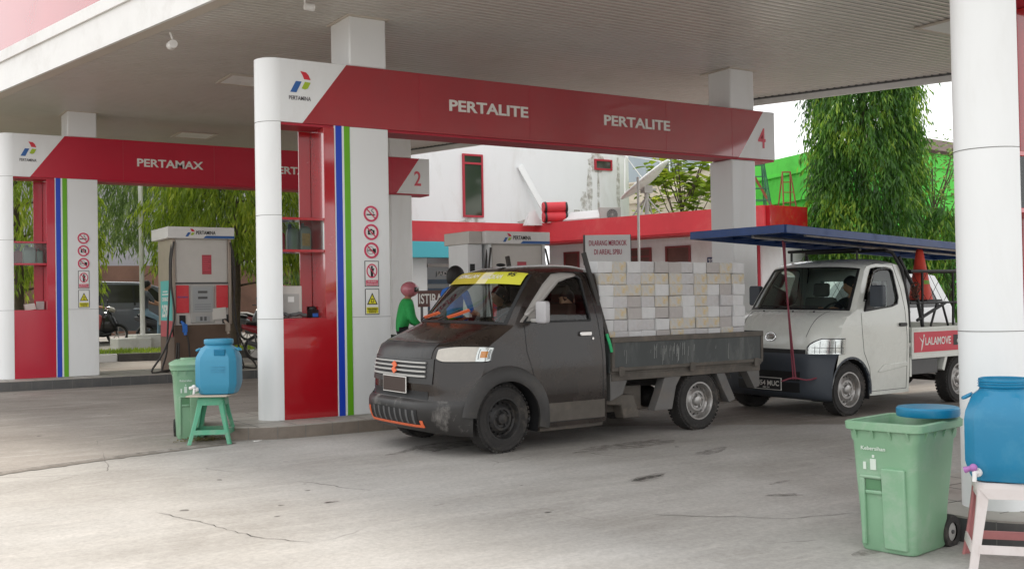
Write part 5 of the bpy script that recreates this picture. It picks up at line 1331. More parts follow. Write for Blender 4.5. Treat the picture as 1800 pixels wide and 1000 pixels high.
window(13.72, 14.32, 3.60, 5.22, 23.9, 4.98); window(17.92, 18.52, 5.02, 5.32, 23.9, None, gl='win_dark'); window(11.7, 12.22, 3.60, 5.22, 23.9, 4.98)
st = MB(); rs = random.Random(4)
for (xs_, z0_, z1_, w_) in ((17.75, 3.5, 5.2, .10), (17.55, 3.4, 4.4, .14), (18.05, 3.45, 5.1, .05), (18.75, 3.6, 5.4, .07), (17.3, 3.35, 3.9, .25), (14.0, 3.35, 3.6, .4), (15.9, 3.32, 3.6, .6), (18.0, 4.95, 5.5, .30)):
    P_ = []
    for i in range(12): t_ = i/11; P_.append((xs_-15-w_*(.5+.5*math.sin(3.14*t_))*rs.uniform(.6, 1.1), -.104, z0_+(z1_-z0_)*t_-gz0))
    for i in range(12): t_ = 1-i/11; P_.append((xs_-15+w_*(.5+.5*math.sin(3.14*t_))*rs.uniform(.6, 1.1), -.104, z0_+(z1_-z0_)*t_-gz0))
    st.add(P_, [tuple(range(24))])
st.build('wall_stains', stain('moss_stain', (.30, .24, .16), .5, 7, .9), bd, fixn=False)
# lower wings: roof slab with red band on its edge
B = [(10.2, 23.0), (15.2, 22.9), (17.0, 16.6), (18.25, 16.7), (20.6, 24.0), (20.6, 29), (10.2, 29)]
Bl = [(p[0]-15, p[1]-24) for p in B]
mb = MB(); mb.prism(Bl, 3.22-gz0, 3.30-gz0); mb.build('lower_roof', 'roof_slab', bd)
def bandrun(name, pts, m_):
    mb = MB()
    for a, c in zip(pts[:-1], pts[1:]):
        a, c = (a[0]-15, a[1]-24), (c[0]-15, c[1]-24); d = Vector((c[0]-a[0], c[1]-a[1])).normalized(); n = Vector((d.y, -d.x))*.12
        mb.prism([a, c, (c[0]+n.x*1, c[1]+n.y*1), (a[0]+n.x, a[1]+n.y)], 2.90-gz0, 3.38-gz0)
        mb.prism([(a[0]-n.x*6, a[1]-n.y*6), (c[0]-n.x*6, c[1]-n.y*6), (c[0]+n.x*.7, c[1]+n.y*.7), (a[0]+n.x*.7, a[1]+n.y*.7)], 2.86-gz0, 2.899-gz0)
    return mb.build(name, m_, bd)
bandrun('roof_band', [B[0], B[1]], 'red_band'); bandrun('roof_band', [B[1], B[2]], 'red_band'); bandrun('roof_band', [B[2], B[3]], 'red')
# ground floor walls, set back under the band
mb = MB(); BL(mb, 10.4, 16.0, 23.9, 24.1, gz0-.2, 2.88)
mb.build('lower_wall', 'white_wall', bd)
d = Vector((17.0-15.2, 16.6-22.9)).normalized(); nr = Vector((-d.y, d.x)); a0 = Vector((15.2, 22.9))+nr*.75+d*.3   # wing wall set back
wing = empty('wing', (0, 0, 0)); wing.parent = bd
def WG(mb, s0, s1, t0, t1, z0, z1, mi=None):
    q = [a0+d*s0+nr*t0, a0+d*s1+nr*t0, a0+d*s1+nr*t1, a0+d*s0+nr*t1]; return mb.prism([(p.x-15, p.y-24) for p in q], z0-gz0, z1-gz0, mi=mi)
mb = MB(); WG(mb, -.4, 6.2, 0, .2, gz0-.3, 2.86); WG(mb, 6.0, 6.2, .2, 3.0, gz0-.3, 2.86); mb.build('wing_wall', 'white_wall', wing)
for s0, s1, z0, z1, nm, mm in ((.15, .55, .4, 2.62, 'door', 'bwood'), (1.35, 2.75, 1.55, 2.62, 'window', 'bwood'), (3.25, 3.85, .4, 2.62, 'door', 'bwood'), (5.05, 5.65, .4, 2.66, 'door', 'maroon')):
    mb = MB(); WG(mb, s0, s1, -.02, -.002, z0, z1); o = mb.build(nm, mm, wing)
    mb = MB(); w = .045
    for q in ((s0-w, s0, z0, z1+w), (s1, s1+w, z0, z1+w), (s0, s1, z1, z1+w), (s0, s1, (z0+z1)/2+.35, (z0+z1)/2+.39)): WG(mb, q[0], q[1], -.05, -.002, q[2], q[3])
    mb.build('frame', 'red_dark' if mm == 'maroon' else 'maroon', o)
mb = MB(); WG(mb, 4.35, 4.75, -.04, -.004, 2.18, 2.36); tl = mb.build('notice_board', mat('navy_sign', (.02, .03, .10), .5), wing)
o_ = a0+d*4.38+nr*(-.045); mb = MB(); text_mb(mb, 'TOILET', (o_.x-15, o_.y-24, 2.22-gz0), (d.x, d.y, 0), (0, 0, 1), .34, .10, .01, .003); mb.build('lettering', 'letter', tl)
for s in (-.1, 2.95, 4.15, 6.0):
    pass
# left ground floor: shop front
for x0, x1, z0, z1, mm, tr in ((12.5, 13.9, .3, 2.62, 'win_dark', None), (13.98, 15.5, .3, 2.62, 'win_dark', 2.15)):
    window(x0, x1, z0, z1, 23.9, tr, gl=mm)
mb = MB()
for i in range(6): BL(mb, 12.62, 13.7, 23.84, 23.868, .8+.22*i, .86+.22*i+.05)
mb.build('shop_poster', mat('shop_blue', (.03, .06, .10), .4), bd)
mb = MB(); BL(mb, 12.66, 13.3, 23.84, 23.85, 2.32, 2.40); text_mb(mb, 'JADWAL', (12.9-15, 23.84-24, 2.08-gz0), (1, 0, 0), (0, 0, 1), .7, .13, .01, .004); mb.build('lettering', 'grey', bd)
mb = MB(); BL(mb, 11.0, 12.25, 23.1, 23.5, gz0-.2, 2.62); mb.build('porch_column', 'white', bd, bevel=.02)
mb = MB(); BL(mb, 10.6, 12.75, 22.65, 22.9, 2.50, 2.88); mb.build('aqua_fascia', 'aqua', bd, bevel=.01)
# rooftop and wall items, each its own thing
ac = empty('air_conditioner', (13.25, 17.6, 0), R(-20), 'grey outdoor air conditioner unit standing on the red-banded roof', 'air conditioner')
ac.location = (16.15, 20.95, 3.30); ac.scale = (.62,)*3
mb = MB(); mb.box(-.42, .42, -.15, .15, .02, .60); mb.build('casing', 'grey', ac, bevel=.015)
mb = MB(); mb.lathe([(.0, -.152), (.21, -.152), (.21, -.165), (.225, -.165), (.225, -.15)], (.06, 0, .31), 'Y', 28); mb.build('fan_opening', 'grey_dark', ac)
mb = MB()
for r_ in (.06, .11, .16, .21): mb.lathe([(r_-.004, -.168), (r_+.004, -.168), (r_+.004, -.174), (r_-.004, -.174)], (.06, 0, .31), 'Y', 24)
mb.sphere((.06, -.17, .31), .03, 8, 6)
for k in range(8): a = math.pi*k/8; mb.bar((.06-.21*math.cos(a), -.17, .31-.21*math.sin(a)), (.06+.21*math.cos(a), -.17, .31+.21*math.sin(a)), .006, .006)
mb.build('fan_grille', 'grey', ac)
def at(x, y): return (x, y)
# satellite dish
sd = empty('satellite_dish', (16.68, 20.17, 3.30), 0, 'large pale satellite dish on a steel tripod above the red roof band', 'satellite dish')
fwd = Vector((math.sin(R(32.4)), math.cos(R(32.4)), 0)); rgt = Vector((math.cos(R(32.4)), -math.sin(R(32.4)), 0))
ax_ = (-rgt*.60+Vector((0, 0, .78))+fwd*.07).normalized()       # dish axis points up and to the left
e1 = ax_.cross(fwd).normalized(); e2 = ax_.cross(e1).normalized()
cc = Vector((0, 0, 1.22)); mb = MB(); rows = []
for i in range(9):
    r_ = .92*i/8; rows.append([cc+e1*(r_*math.cos(a))+e2*(r_*math.sin(a))+ax_*(.16*(r_/.92)**2-.08) for a in [2*math.pi*k/36 for k in range(36)]])
mb.grid(rows, closed=True); mb.build('reflector', mat('dish_pale', (.66, .66, .62), .45, var=.08, dirt=(.3, .28, .24), dirt_amt=.5, dscale=3), sd, smooth=60, solid=.03)
mb = MB(); rim = [cc+e1*(.93*math.cos(a))+e2*(.93*math.sin(a))+ax_*.08 for a in [2*math.pi*k/36 for k in range(36)]]; mb.tube(rim, .022, 6, closed=True); mb.build('dish_rim', 'white', sd, smooth=60)
lnb = cc+ax_*1.05
mb = MB()
for k in range(3): a = 2*math.pi*k/3+.4; mb.tube([cc+e1*(.88*math.cos(a))+e2*(.88*math.sin(a))+ax_*.08, lnb], .013, 6)
mb.build('feed_strut', 'white', sd); mb = MB(); mb.tube([lnb-ax_*.1, lnb+ax_*.10], .05, 10); mb.tube([lnb+rgt*-.02, lnb-rgt*.28+Vector((0, 0, .10))], [.05, .075], 10); mb.sphere(lnb+Vector((0, 0, .12)), .06, 8, 6); mb.build('feed_horn', 'white', sd, smooth=40)
mb = MB(); mb.tube([(0, 0, 0), (0, 0, 1.02)], .07, 10)
for k in range(4): a = 2*math.pi*k/4+.5; mb.tube([(.62*math.cos(a), .62*math.sin(a), 0), (0, 0, .75)], .028, 6)
mb.box(-.16, .16, -.10, .10, .86, 1.10); mb.tube([(-.30, 0, .98), (.36, 0, .98)], .035, 8); mb.build('dish_mount', 'grey', sd, smooth=40)
sd.scale = (.78,)*3
# leaning white plank, pile of red-ended banner rolls, white board
pk = MB(); pk.bar((16.25, 23.45, 3.32), (15.45, 23.86, 5.0), .17, .04, up=(0, 1, 0)); pk.build('plank', 'white', label='long white plank leaning on the upper wall beside the banner rolls', cat='plank', bevel=.01)
br = empty('banner_roll', (15.35, 22.2, 3.38), 0, 'two red and black ended rolls lying crosswise on the roof edge', 'banner rolls')
for z, rr_ in ((.13, .13), (.37, .13)):
    mb = MB(); mb.tube([(-.25, .1, z), (.30, -.1, z+.02)], rr_, 14); mb.build('roll', 'red_band', br, smooth=40)
    mb = MB()
    for t in (-.22, .28): mb.tube([(t, .1-.36*(t+.25), z), (t+.05, .1-.36*(t+.30), z+.003)], rr_+.014, 14)
    mb.build('roll_end', 'black', br, smooth=40)
mb = MB(); mb.obox((15.72, 21.75, 3.50), Vector((.22, -.72, .0)), Vector((.06, .02, .10)), Vector((-.02, 0, .03))); mb.build('board', 'white', label='long white board lying on the roof between banner rolls and air conditioner', cat='board', bevel=.01)
mb = MB(); mb.add([(p[0]+15.0, p[1]+22.6, p[2]+3.42) for p in [(-.25, -.1, -.1), (.22, -.12, -.1), (.24, .12, -.1), (-.22, .14, -.1), (-.16, -.08, .22), (.02, -.06, .30), (.12, .05, .10), (-.10, .08, .20)]], [(0, 1, 5, 4), (1, 2, 6, 5), (2, 3, 7, 6), (3, 0, 4, 7), (4, 5, 6, 7)]); mb.build('plastic_sack', 'white', smooth=60, label='white plastic sack slumped on the roof left of the banner rolls', cat='sack')
def stand(name, loc, col, label, h=1.0, w=.5):
    t = MB()
    L = Vector(loc)
    for s in (-1, 1):
        t.tube([L+rgt*(s*w*.5)+fwd*.3, L+rgt*(s*w*.30)+Vector((0, 0, h))], .018, 6); t.tube([L+rgt*(s*w*.5)-fwd*.3, L+rgt*(s*w*.30)+Vector((0, 0, h))], .018, 6)
    for k in range(1, 4): t.tube([L-rgt*w*.5*(1-k*.1)-fwd*.3*(1-k*.25), L+rgt*w*.5*(1-k*.1)-fwd*.3*(1-k*.25)+Vector((0, 0, 0))], .012, 6) if False else t.tube([L+rgt*(-w*(.5-.2*k/4))-fwd*(.3*(1-k/4))+Vector((0, 0, h*k/4)), L+rgt*(w*(.5-.2*k/4))-fwd*(.3*(1-k/4))+Vector((0, 0, h*k/4))], .012, 6)
    t.tube([L-rgt*w*.35+Vector((0, 0, h)), L+rgt*w*.35+Vector((0, 0, h))], .018, 6)
    t.build(name, col, label=label, cat='trestle')
M['green_tube'] = mat('green_tube', (.03, .14, .07), .5); M['rust_tube'] = mat('rust_tube', (.30, .10, .05), .7)
stand('steel_trestle', (17.45, 17.35, 3.30), 'green_tube', 'green steel trestle ladder on the roof corner, nearest the portal column', 1.05, .55)
stand('steel_trestle', (17.95, 17.75, 3.30), 'green_tube', 'tall green steel trestle standing in the middle of the roof corner', 1.15, .5)
stand('folded_trestle', (18.45, 17.35, 3.30), 'rust_tube', 'rust-red folded trestle standing at the right end of the roof', .95, .30)
mb = MB(); mb.tube([(17.9, 17.2, 3.32), (17.5, 17.4, 4.1)], .03, 6); mb.build('rusty_post', 'rust_tube', label='short rusty post leaning among the green trestles', cat='post')
# slim white pole and box sign in front of the wing
mb = MB(); mb.tube([(11.74, 14.45, zg(14)), (11.74, 14.42, 3.50)], .022, 8); mb.build('service_pole', 'fascia_white', smooth=40, label='thin white vertical pole rising behind the block load, before the red band', cat='pole')
sg_ = empty('box_sign', (10.40, 13.55, zg(13.5)), R(-28), 'white box sign on a post reading DILARANG MEROKOK DI AREAL SPBU', 'sign')
mb = MB(); mb.box(-.36, .36, -.0, .14, 1.92, 2.37); mb.build('sign_face', 'white', sg_, bevel=.004); mb = MB(); mb.box(.362, .372, .0, .14, 1.915, 2.375); mb.box(-.372, -.362, .0, .14, 1.915, 2.375); mb.box(-.372, .372, .0, .14, 1.905, 1.918); mb.build('sign_side', 'grey_dark', sg_)
mb = MB(); text_mb(mb, 'DILARANG MEROKOK', (0, -.001, 2.20), (1, 0, 0), (0, 0, 1), .60, .085, .004, .004, align='C'); text_mb(mb, 'DI AREAL SPBU', (0, -.001, 2.06), (1, 0, 0), (0, 0, 1), .44, .085, .004, .004, align='C'); mb.build('lettering', mat('sign_red', (.42, .05, .10), .6), sg_)
mb = MB(); mb.box(-.03, .03, .04, .10, -.05, 1.91); mb.build('sign_post', 'grey', sg_)

# ------------------------------------------------------------------ buildings farther back
def simple_building(name, label, P, z0, z1, m_, ledge=None, ledge_m=None, windows=(), thick=6.0, roof=None):
    o = empty(name, (P[0][0], P[0][1], z0), 0, label, 'building'); mb = MB(); L = Vector((P[0][0], P[0][1]))
    pts = [Vector(p[:2])-L for p in P]; n = len(pts)
    back = [(p.x+fwd.x*thick, p.y+fwd.y*thick) for p in pts[::-1]]
    lo = [(p.x, p.y) for p in pts]+back
    ztops = [p[2]-z0 for p in P]+[p[2]-z0 for p in P[::-1]]
    k = len(lo); vs = [(q[0], q[1], 0) for q in lo]+[(q[0], q[1], h) for q, h in zip(lo, ztops)]
    mb.add(vs, [tuple(range(k))[::-1], tuple(range(k, 2*k))]+[(i, (i+1) % k, k+(i+1) % k, k+i) for i in range(k)]); mb.build('wall', m_, o)
    if ledge:
        for dz, dh, out in ledge:
            mb = MB()
            for (a, c), (za, zc) in zip(zip(pts[:-1], pts[1:]), zip(ztops[:n-1], ztops[1:n])):
                dd = (c-a).normalized(); nn = Vector((dd.y, -dd.x)); nn = nn if nn.dot(Vector(fwd.xy)) < 0 else -nn
                q = [a, c, c+nn*out, a+nn*out]; mb.add([(q[i].x, q[i].y, (za, zc, zc, za)[i]-dz) for i in range(4)]+[(q[i].x, q[i].y, (za, zc, zc, za)[i]-dz+dh) for i in range(4)], [(0, 1, 2, 3), (4, 5, 6, 7), (0, 1, 5, 4), (1, 2, 6, 5), (2, 3, 7, 6), (3, 0, 4, 7)])
            mb.build('ledge', ledge_m or m_, o)
    for (i, t0, t1, za, zb, mm) in windows:
        a, c = pts[i], pts[i+1]; nn = Vector(((c-a).y, -(c-a).x)).normalized(); nn = nn if nn.dot(Vector(fwd.xy)) < 0 else -nn
        p0, p1 = a+(c-a)*t0, a+(c-a)*t1; mb = MB(); mb.prism([(p0.x, p0.y), (p1.x, p1.y), (p1.x+nn.x*.03, p1.y+nn.y*.03), (p0.x+nn.x*.03, p0.y+nn.y*.03)], za-z0, zb-z0)
        w_ = mb.build('window', mm, o)
        mb = MB(); e = (c-a).normalized()*.05; q0, q1 = p0+nn*.03, p1+nn*.03
        for (s_, t_, z_a, z_b) in ((q0, q1, za, za+.05), (q0, q1, zb-.05, zb), (q0, q0+e, za, zb), (q1-e, q1, za, zb)): mb.prism([(s_.x, s_.y), (t_.x, t_.y), (t_.x+nn.x*.03, t_.y+nn.y*.03), (s_.x+nn.x*.03, s_.y+nn.y*.03)], z_a-z0, z_b-z0)
        mb.build('frame', 'white', w_)
    return o
M['green_wall'] = mat('bright_green_wall', (0.10, 0.62, 0.07), 0.75, var=.06, vscale=.6, dirt=(.07, .34, .05), dirt_amt=.6, dscale=.9)
M['grey_sheet'] = mat('grey_sheet_wall', (.36, .40, .46), .6, var=.12, vscale=.5, streak=.2)
M['brown_roof'] = mat('weathered_roof', (.10, .065, .055), .9, var=.3, vscale=3)
simple_building('cream_building', 'cream rendered building with a ledge, behind the satellite dish', [(20.4, 27.2, 4.95), (22.0, 26.2, 5.12), (22.35, 23.6, 5.35)], .2, 5, 'cream_wall', [(.62, .07, .10), (.0, .05, .08)], None)
simple_building('grey_building', 'distant blue-grey sheet-clad building with small white-framed windows', [(29.5, 40.5, 11.5), (34.5, 37.2, 11.5)], .2, 8, 'grey_sheet', None, None, [(0, .62, .70, 7.3, 8.1, 'win_dark'), (0, .74, .80, 7.3, 7.9, 'grey_dark'), (0, .88, .97, 7.25, 7.5, 'win_dark')])
gb = simple_building('green_building', 'bright green walled building behind the weeping tree on the right', [(24.3, 25.0, 5.50), (23.6, 19.6, 5.62), (30.6, 20.6, 5.75)], .2, 5, 'green_wall', [(1.35, .06, .10), (.55, .05, .06)])
mb = MB(); q = [Vector((23.6-24.3+.2, 19.6-25.0)), Vector((6.3, -4.4))]
mb.add([(-.6, -5.5, 5.40), (6.6, -4.5, 5.5), (6.6, -3.5, 6.05), (-.5, -4.3, 6.10)], [(0, 1, 2, 3)]); mb.build('roof_sheet', 'brown_roof', gb, solid=.10)
simple_building('brown_wall_building', 'low brown building with a grey upper wall seen behind the parked car', [(-14, 47.5, 3.1), (26, 40.5, 3.1)], .3, 3, mat('brown_cladding', (.16, .085, .06), .8, var=.3, vscale=.8))
simple_building('grey_wall_building', 'plain grey rendered building rising above the brown one at the left', [(4.0, 50.5, 8.2), (14.5, 47, 8.2)], .3, 4, mat('grey_render', (.30, .30, .32), .85, var=.15, vscale=.5))

# ------------------------------------------------------------------ trees
M['leaf_bright'] = leafmat('leaf_bright', (0.14, 0.22, 0.02), (0.32, 0.44, 0.04), (0.58, 0.62, 0.08))
M['leaf_mid'] = leafmat('leaf_mid', (0.025, 0.085, 0.015), (0.10, 0.25, 0.03), (0.40, 0.55, 0.06))  # bright highlights and dark crown interior put into the spread of leaf tones
M['leaf_dull'] = leafmat('leaf_dull', (0.075, 0.13, 0.035), (0.17, 0.26, 0.07), (0.34, 0.42, 0.13))
M['bark'] = mat('bark', (0.10, 0.075, 0.055), 0.95, var=.3, vscale=6, bump=.8, bscale=20)
def drooping_leaf(mb, p, d, L, w, r):
    """a narrow two-segment blade that bends down"""
    d = Vector(d).normalized(); s = d.cross(Vector((r.uniform(-1, 1), r.uniform(-1, 1), .3))).normalized()
    m = p+d*L*.5; e = m+(d+Vector((0, 0, -.55))).normalized()*L*.5
    mb.add([p, m+s*w*.5, m-s*w*.5, e], [(0, 1, 2), (1, 3, 2)])
def tree(name_lab, base, h, crown, leafm, n, group='trees round the forecourt', leaf=(.17, .035), trunk_r=.13, droop=1.0, seed=1, shape='column', lo=.12):
    r = random.Random(seed); t = empty('tree', base, 0, name_lab, 'tree', group)
    rx, zc0 = crown; mb = MB(); pts = [(0, 0, -.1)]; x = y = 0
    for i in range(1, 9): x += r.uniform(-.05, .05); y += r.uniform(-.05, .05); pts.append((x, y, h*.95*i/8))
    mb.tube(pts, [trunk_r*(1-.085*i) for i in range(9)], 9)
    for k in range(16):
        z = h*(.25+.65*k/16); a = k*2.4; L = rx*.8*r.uniform(.7, 1)
        P0 = Vector(pts[min(8, int(z/h*8))]); P0.z = z; P1 = P0+Vector((math.cos(a)*L*.55, math.sin(a)*L*.55, .12)); P2 = P0+Vector((math.cos(a)*L, math.sin(a)*L, -.25*droop))
        mb.tube([P0, P1, P2], [.035, .02, .008], 5)
    mb.build('trunk', 'bark', t, smooth=60)
    mb = MB()
    lobes = [(r.uniform(0, 6.28), r.uniform(.2, .95), r.uniform(.22, .5)) for _ in range(14)]
    for k in range(n):
        f = r.random(); z = h*(lo+(1-lo)*f); a = r.uniform(0, 2*math.pi)
        if shape == 'column': R0 = rx*(min(1, (1-f)*4.2+.25)**.6)*(1.14-.22*f)
        else: R0 = rx*math.sqrt(max(.05, 1-(2*f-1)**2))
        for la, lf, lw in lobes:
            dd = abs((a-la+math.pi) % (2*math.pi)-math.pi)
            if dd < .6 and abs(f-lf) < .14: R0 *= 1+lw*.45*(1-dd/.6)*(1-abs(f-lf)/.14)
        R0 *= 1+.10*math.sin(a*5+f*17)+.07*math.sin(a*9-f*31)
        rad = R0*(1-.55*r.random()**2.2)
        p = Vector((rad*math.cos(a), rad*math.sin(a), z))
        out = Vector((math.cos(a), math.sin(a), 0))
        # one spray: a thin hanging twig with paired blades
        L = r.uniform(.35, .75); m = r.randint(7, 11); tw = (out*r.uniform(.1, .6)+Vector((r.uniform(-.25, .25), r.uniform(-.25, .25), -droop*r.uniform(.5, 1.1)))).normalized()
        for j in range(m):
            q = p+tw*L*(j/m); sd_ = Vector((r.uniform(-1, 1), r.uniform(-1, 1), -.5*droop-r.uniform(0, .9*droop)))
            drooping_leaf(mb, q, (tw*.7+sd_*.8), leaf[0]*r.uniform(.7, 1.3), leaf[1]*r.uniform(.8, 1.3), r)
    mb.build('crown', leafm, t, fixn=False)
    return t
tree('tall dense weeping tree right of the portal, narrow column of drooping leaves', (19.6, 16.1, zg(16)), 9.4, (1.0, 0), 'leaf_mid', 7500, seed=3, leaf=(.165, .034), lo=.14)
tree('low drooping tree at the foot of the tall weeping tree, beside the white column', (21.0, 15.0, zg(15)), 3.3, (1.2, 0), 'leaf_mid', 1500, seed=5, leaf=(.19, .034), shape='round', lo=.1)
tree('bright yellow-green weeping tree behind the left portal, partly hidden by it', (3.9, 28.2, .3), 6.3, (1.5, 0), 'leaf_bright', 2100, seed=7, leaf=(.22, .04), lo=.30)
tree('duller green tree in the middle, behind the flag pole and the fuel dispenser', (8.6, 31.0, .38), 7.4, (2.1, 0), 'leaf_dull', 2300, seed=9, leaf=(.21, .036), shape='column', lo=.40)
tree('bright weeping tree with a slim trunk, behind the dispenser and first column', (8.9, 27.4, .3), 6.6, (1.6, 0), 'leaf_bright', 2100, seed=11, leaf=(.23, .042), lo=.36, trunk_r=.16)
tree('shaded green tree at the far left, beyond the left portal opening', (1.2, 33.5, .4), 7.5, (2.6, 0), 'leaf_bright', 1500, seed=13, leaf=(.25, .045), lo=.12)
tree('far green tree showing through the service tower opening', (14.5, 38.0, .42), 6.2, (1.5, 0), 'leaf_dull', 500, seed=15, leaf=(.3, .06), shape='round', lo=.3)
def broadleaf(lab, base, h, r0, n, seed, leafm, L=.32, W=.15, z0=.5, twigs=True):
    r = random.Random(seed); t = empty('tree', base, 0, lab, 'tree', 'trees round the forecourt'); mb = MB(); mb.tube([(0, 0, -.1), (.05, 0, h*.5), (0, .05, h*.9)], [.06, .045, .02], 7)
    tips = []
    for k in range(22):
        a = k*2.4; z = h*(z0+(1-z0)*r.random()); q = Vector((r0*r.uniform(.5, 1)*math.cos(a), r0*r.uniform(.5, 1)*math.sin(a), z+.25)); mb.tube([(0, 0, z*.7), q*.6+Vector((0, 0, z*.25)), q], [.02, .014, .006], 5); tips.append(q)
    mb.build('trunk', 'bark', t, smooth=60); mb = MB()
    for k in range(n):
        c = r.choice(tips)+Vector((r.gauss(0, .20), r.gauss(0, .20), r.gauss(0, .16))); a = r.uniform(0, 6.28); d_ = Vector((math.cos(a), math.sin(a), r.uniform(-.3, .7))).normalized(); s = d_.cross(Vector((0, 0, 1))).normalized(); l_ = L*r.uniform(.6, 1.2); w_ = W*r.uniform(.7, 1.2)
        mb.add([c, c+d_*l_*.35+s*w_*.5, c+d_*l_*.75+s*w_*.4, c+d_*l_-Vector((0, 0, .05)), c+d_*l_*.75-s*w_*.4, c+d_*l_*.35-s*w_*.5], [(0, 1, 2, 3, 4, 5)])
    mb.build('crown', leafm, t, fixn=False); return t
broadleaf('broad-leaved bright green tree between the white building and the cream one', (19.9, 22.6, .3), 5.2, 1.0, 520, 2, 'leaf_bright', z0=.62, L=.42, W=.24)
broadleaf('sparse dark shrub-like tree against the green wall', (24.6, 18.0, .3), 4.9, .85, 420, 4, 'leaf_dull', L=.16, W=.09, z0=.55)
broadleaf('second sparse dark tree against the green wall, touching the white column', (25.9, 17.2, .3), 4.4, .7, 360, 6, 'leaf_dull', L=.16, W=.09, z0=.5)
for i, (x, y, zt) in enumerate(((23.0, 18.6, 6.6), (25.3, 15.6, 7.9))):
    mb = MB(); mb.tube([(x, y, .3), (x, y, zt)], .035, 6); mb.build('antenna_mast', 'grey_dark', label=('thin dark mast left of the tall weeping tree' if i == 0 else 'thin dark mast above the right shoulder of the weeping tree'), cat='mast')

# ------------------------------------------------------------------ verge, kerbs, flag pole at the far left
M['kerb_white'] = mat('white_kerb_paint', (.66, .65, .62), .8, dirt=(.4, .38, .34), dirt_amt=.5, dscale=2); M['kerb_black'] = mat('black_kerb_paint', (.06, .055, .05), .8, dirt=(.2, .18, .15), dirt_amt=.4, dscale=2)
M['verge'] = mat('verge_soil', (.12, .16, .035), .95, var=.4, vscale=6)
M['road'] = mat('road_asphalt', (.20, .185, .165), .9, var=.2, vscale=1.5)
K0, K1 = Vector((-3.0, 26.3)), Vector((12.0, 23.4)); kd = (K1-K0).normalized(); kn = Vector((-kd.y, kd.x))
L_ = (K1-K0).length; s = 0; i = 0; km = [MB(), MB()]
while s < L_:
    l2 = min(.95, L_-s); a = K0+kd*(s+.01); c = K0+kd*(s+l2-.01)
    km[i % 2].prism([(a.x, a.y), (c.x, c.y), (c.x+kn.x*.18, c.y+kn.y*.18), (a.x+kn.x*.18, a.y+kn.y*.18)], zg(24)-.1, zg(24.6)+.17); s += .95; i += 1
km[0].build('kerb', 'kerb_white', kind='structure', bevel=.02); km[1].build('kerb', 'kerb_black', kind='structure', bevel=.02)
a, c = K0+kn*.18, K1+kn*.18; mb = MB(); mb.prism([(a.x, a.y), (c.x, c.y), (c.x+kn.x*2.4, c.y+kn.y*2.4), (a.x+kn.x*2.4, a.y+kn.y*2.4)], .2, zg(25)+.16); mb.build('verge', 'verge', kind='structure')
r = random.Random(2); mb = MB()
for k in range(9000):
    q = a+(c-a)*r.random()+kn*(2.38*r.random()); z = zg(25)+.158; an = r.uniform(0, 6.28); w = .012; h_ = r.uniform(.03, .09); lean = (r.uniform(-.03, .03), r.uniform(-.03, .03))
    mb.add([(q.x-w*math.cos(an), q.y-w*math.sin(an), z), (q.x+w*math.cos(an), q.y+w*math.sin(an), z), (q.x+lean[0], q.y+lean[1], z+h_)], [(0, 1, 2)])
mb.build('grass', 'leaf_bright', kind='stuff', fixn=False, label='short bright grass growing on the verge behind the kerb', cat='grass')
mb = MB(); mb.grid([[(x, y, zg(y)+.012) for x in (-30, 0, 40)] for y in (29.2, 31, 33.9)]); mb.grid([[(x, y, zg(34)+.012) for x in (-30, 0, 40)] for y in (33.9, 39)]); mb.build('road', 'road', kind='structure')
fp = empty('flag_pole', (6.80, 28.3, zg(28)+.02), 0, 'tall thin white flag pole on a stepped white concrete base', 'flag pole')
mb = MB(); mb.box(-.72, .10, -.5, .4, 0, .34); mb.build('base', 'kerb_white', fp, bevel=.02); mb = MB(); mb.box(-.25, 1.0, -.35, .55, .0, .42); mb.build('base_step', 'kerb_white', fp, bevel=.02)
mb = MB(); mb.tube([(0, 0, .3), (-.02, 0, 4.9)], .06, 10); mb.build('pole', 'fascia_white', fp, smooth=40)
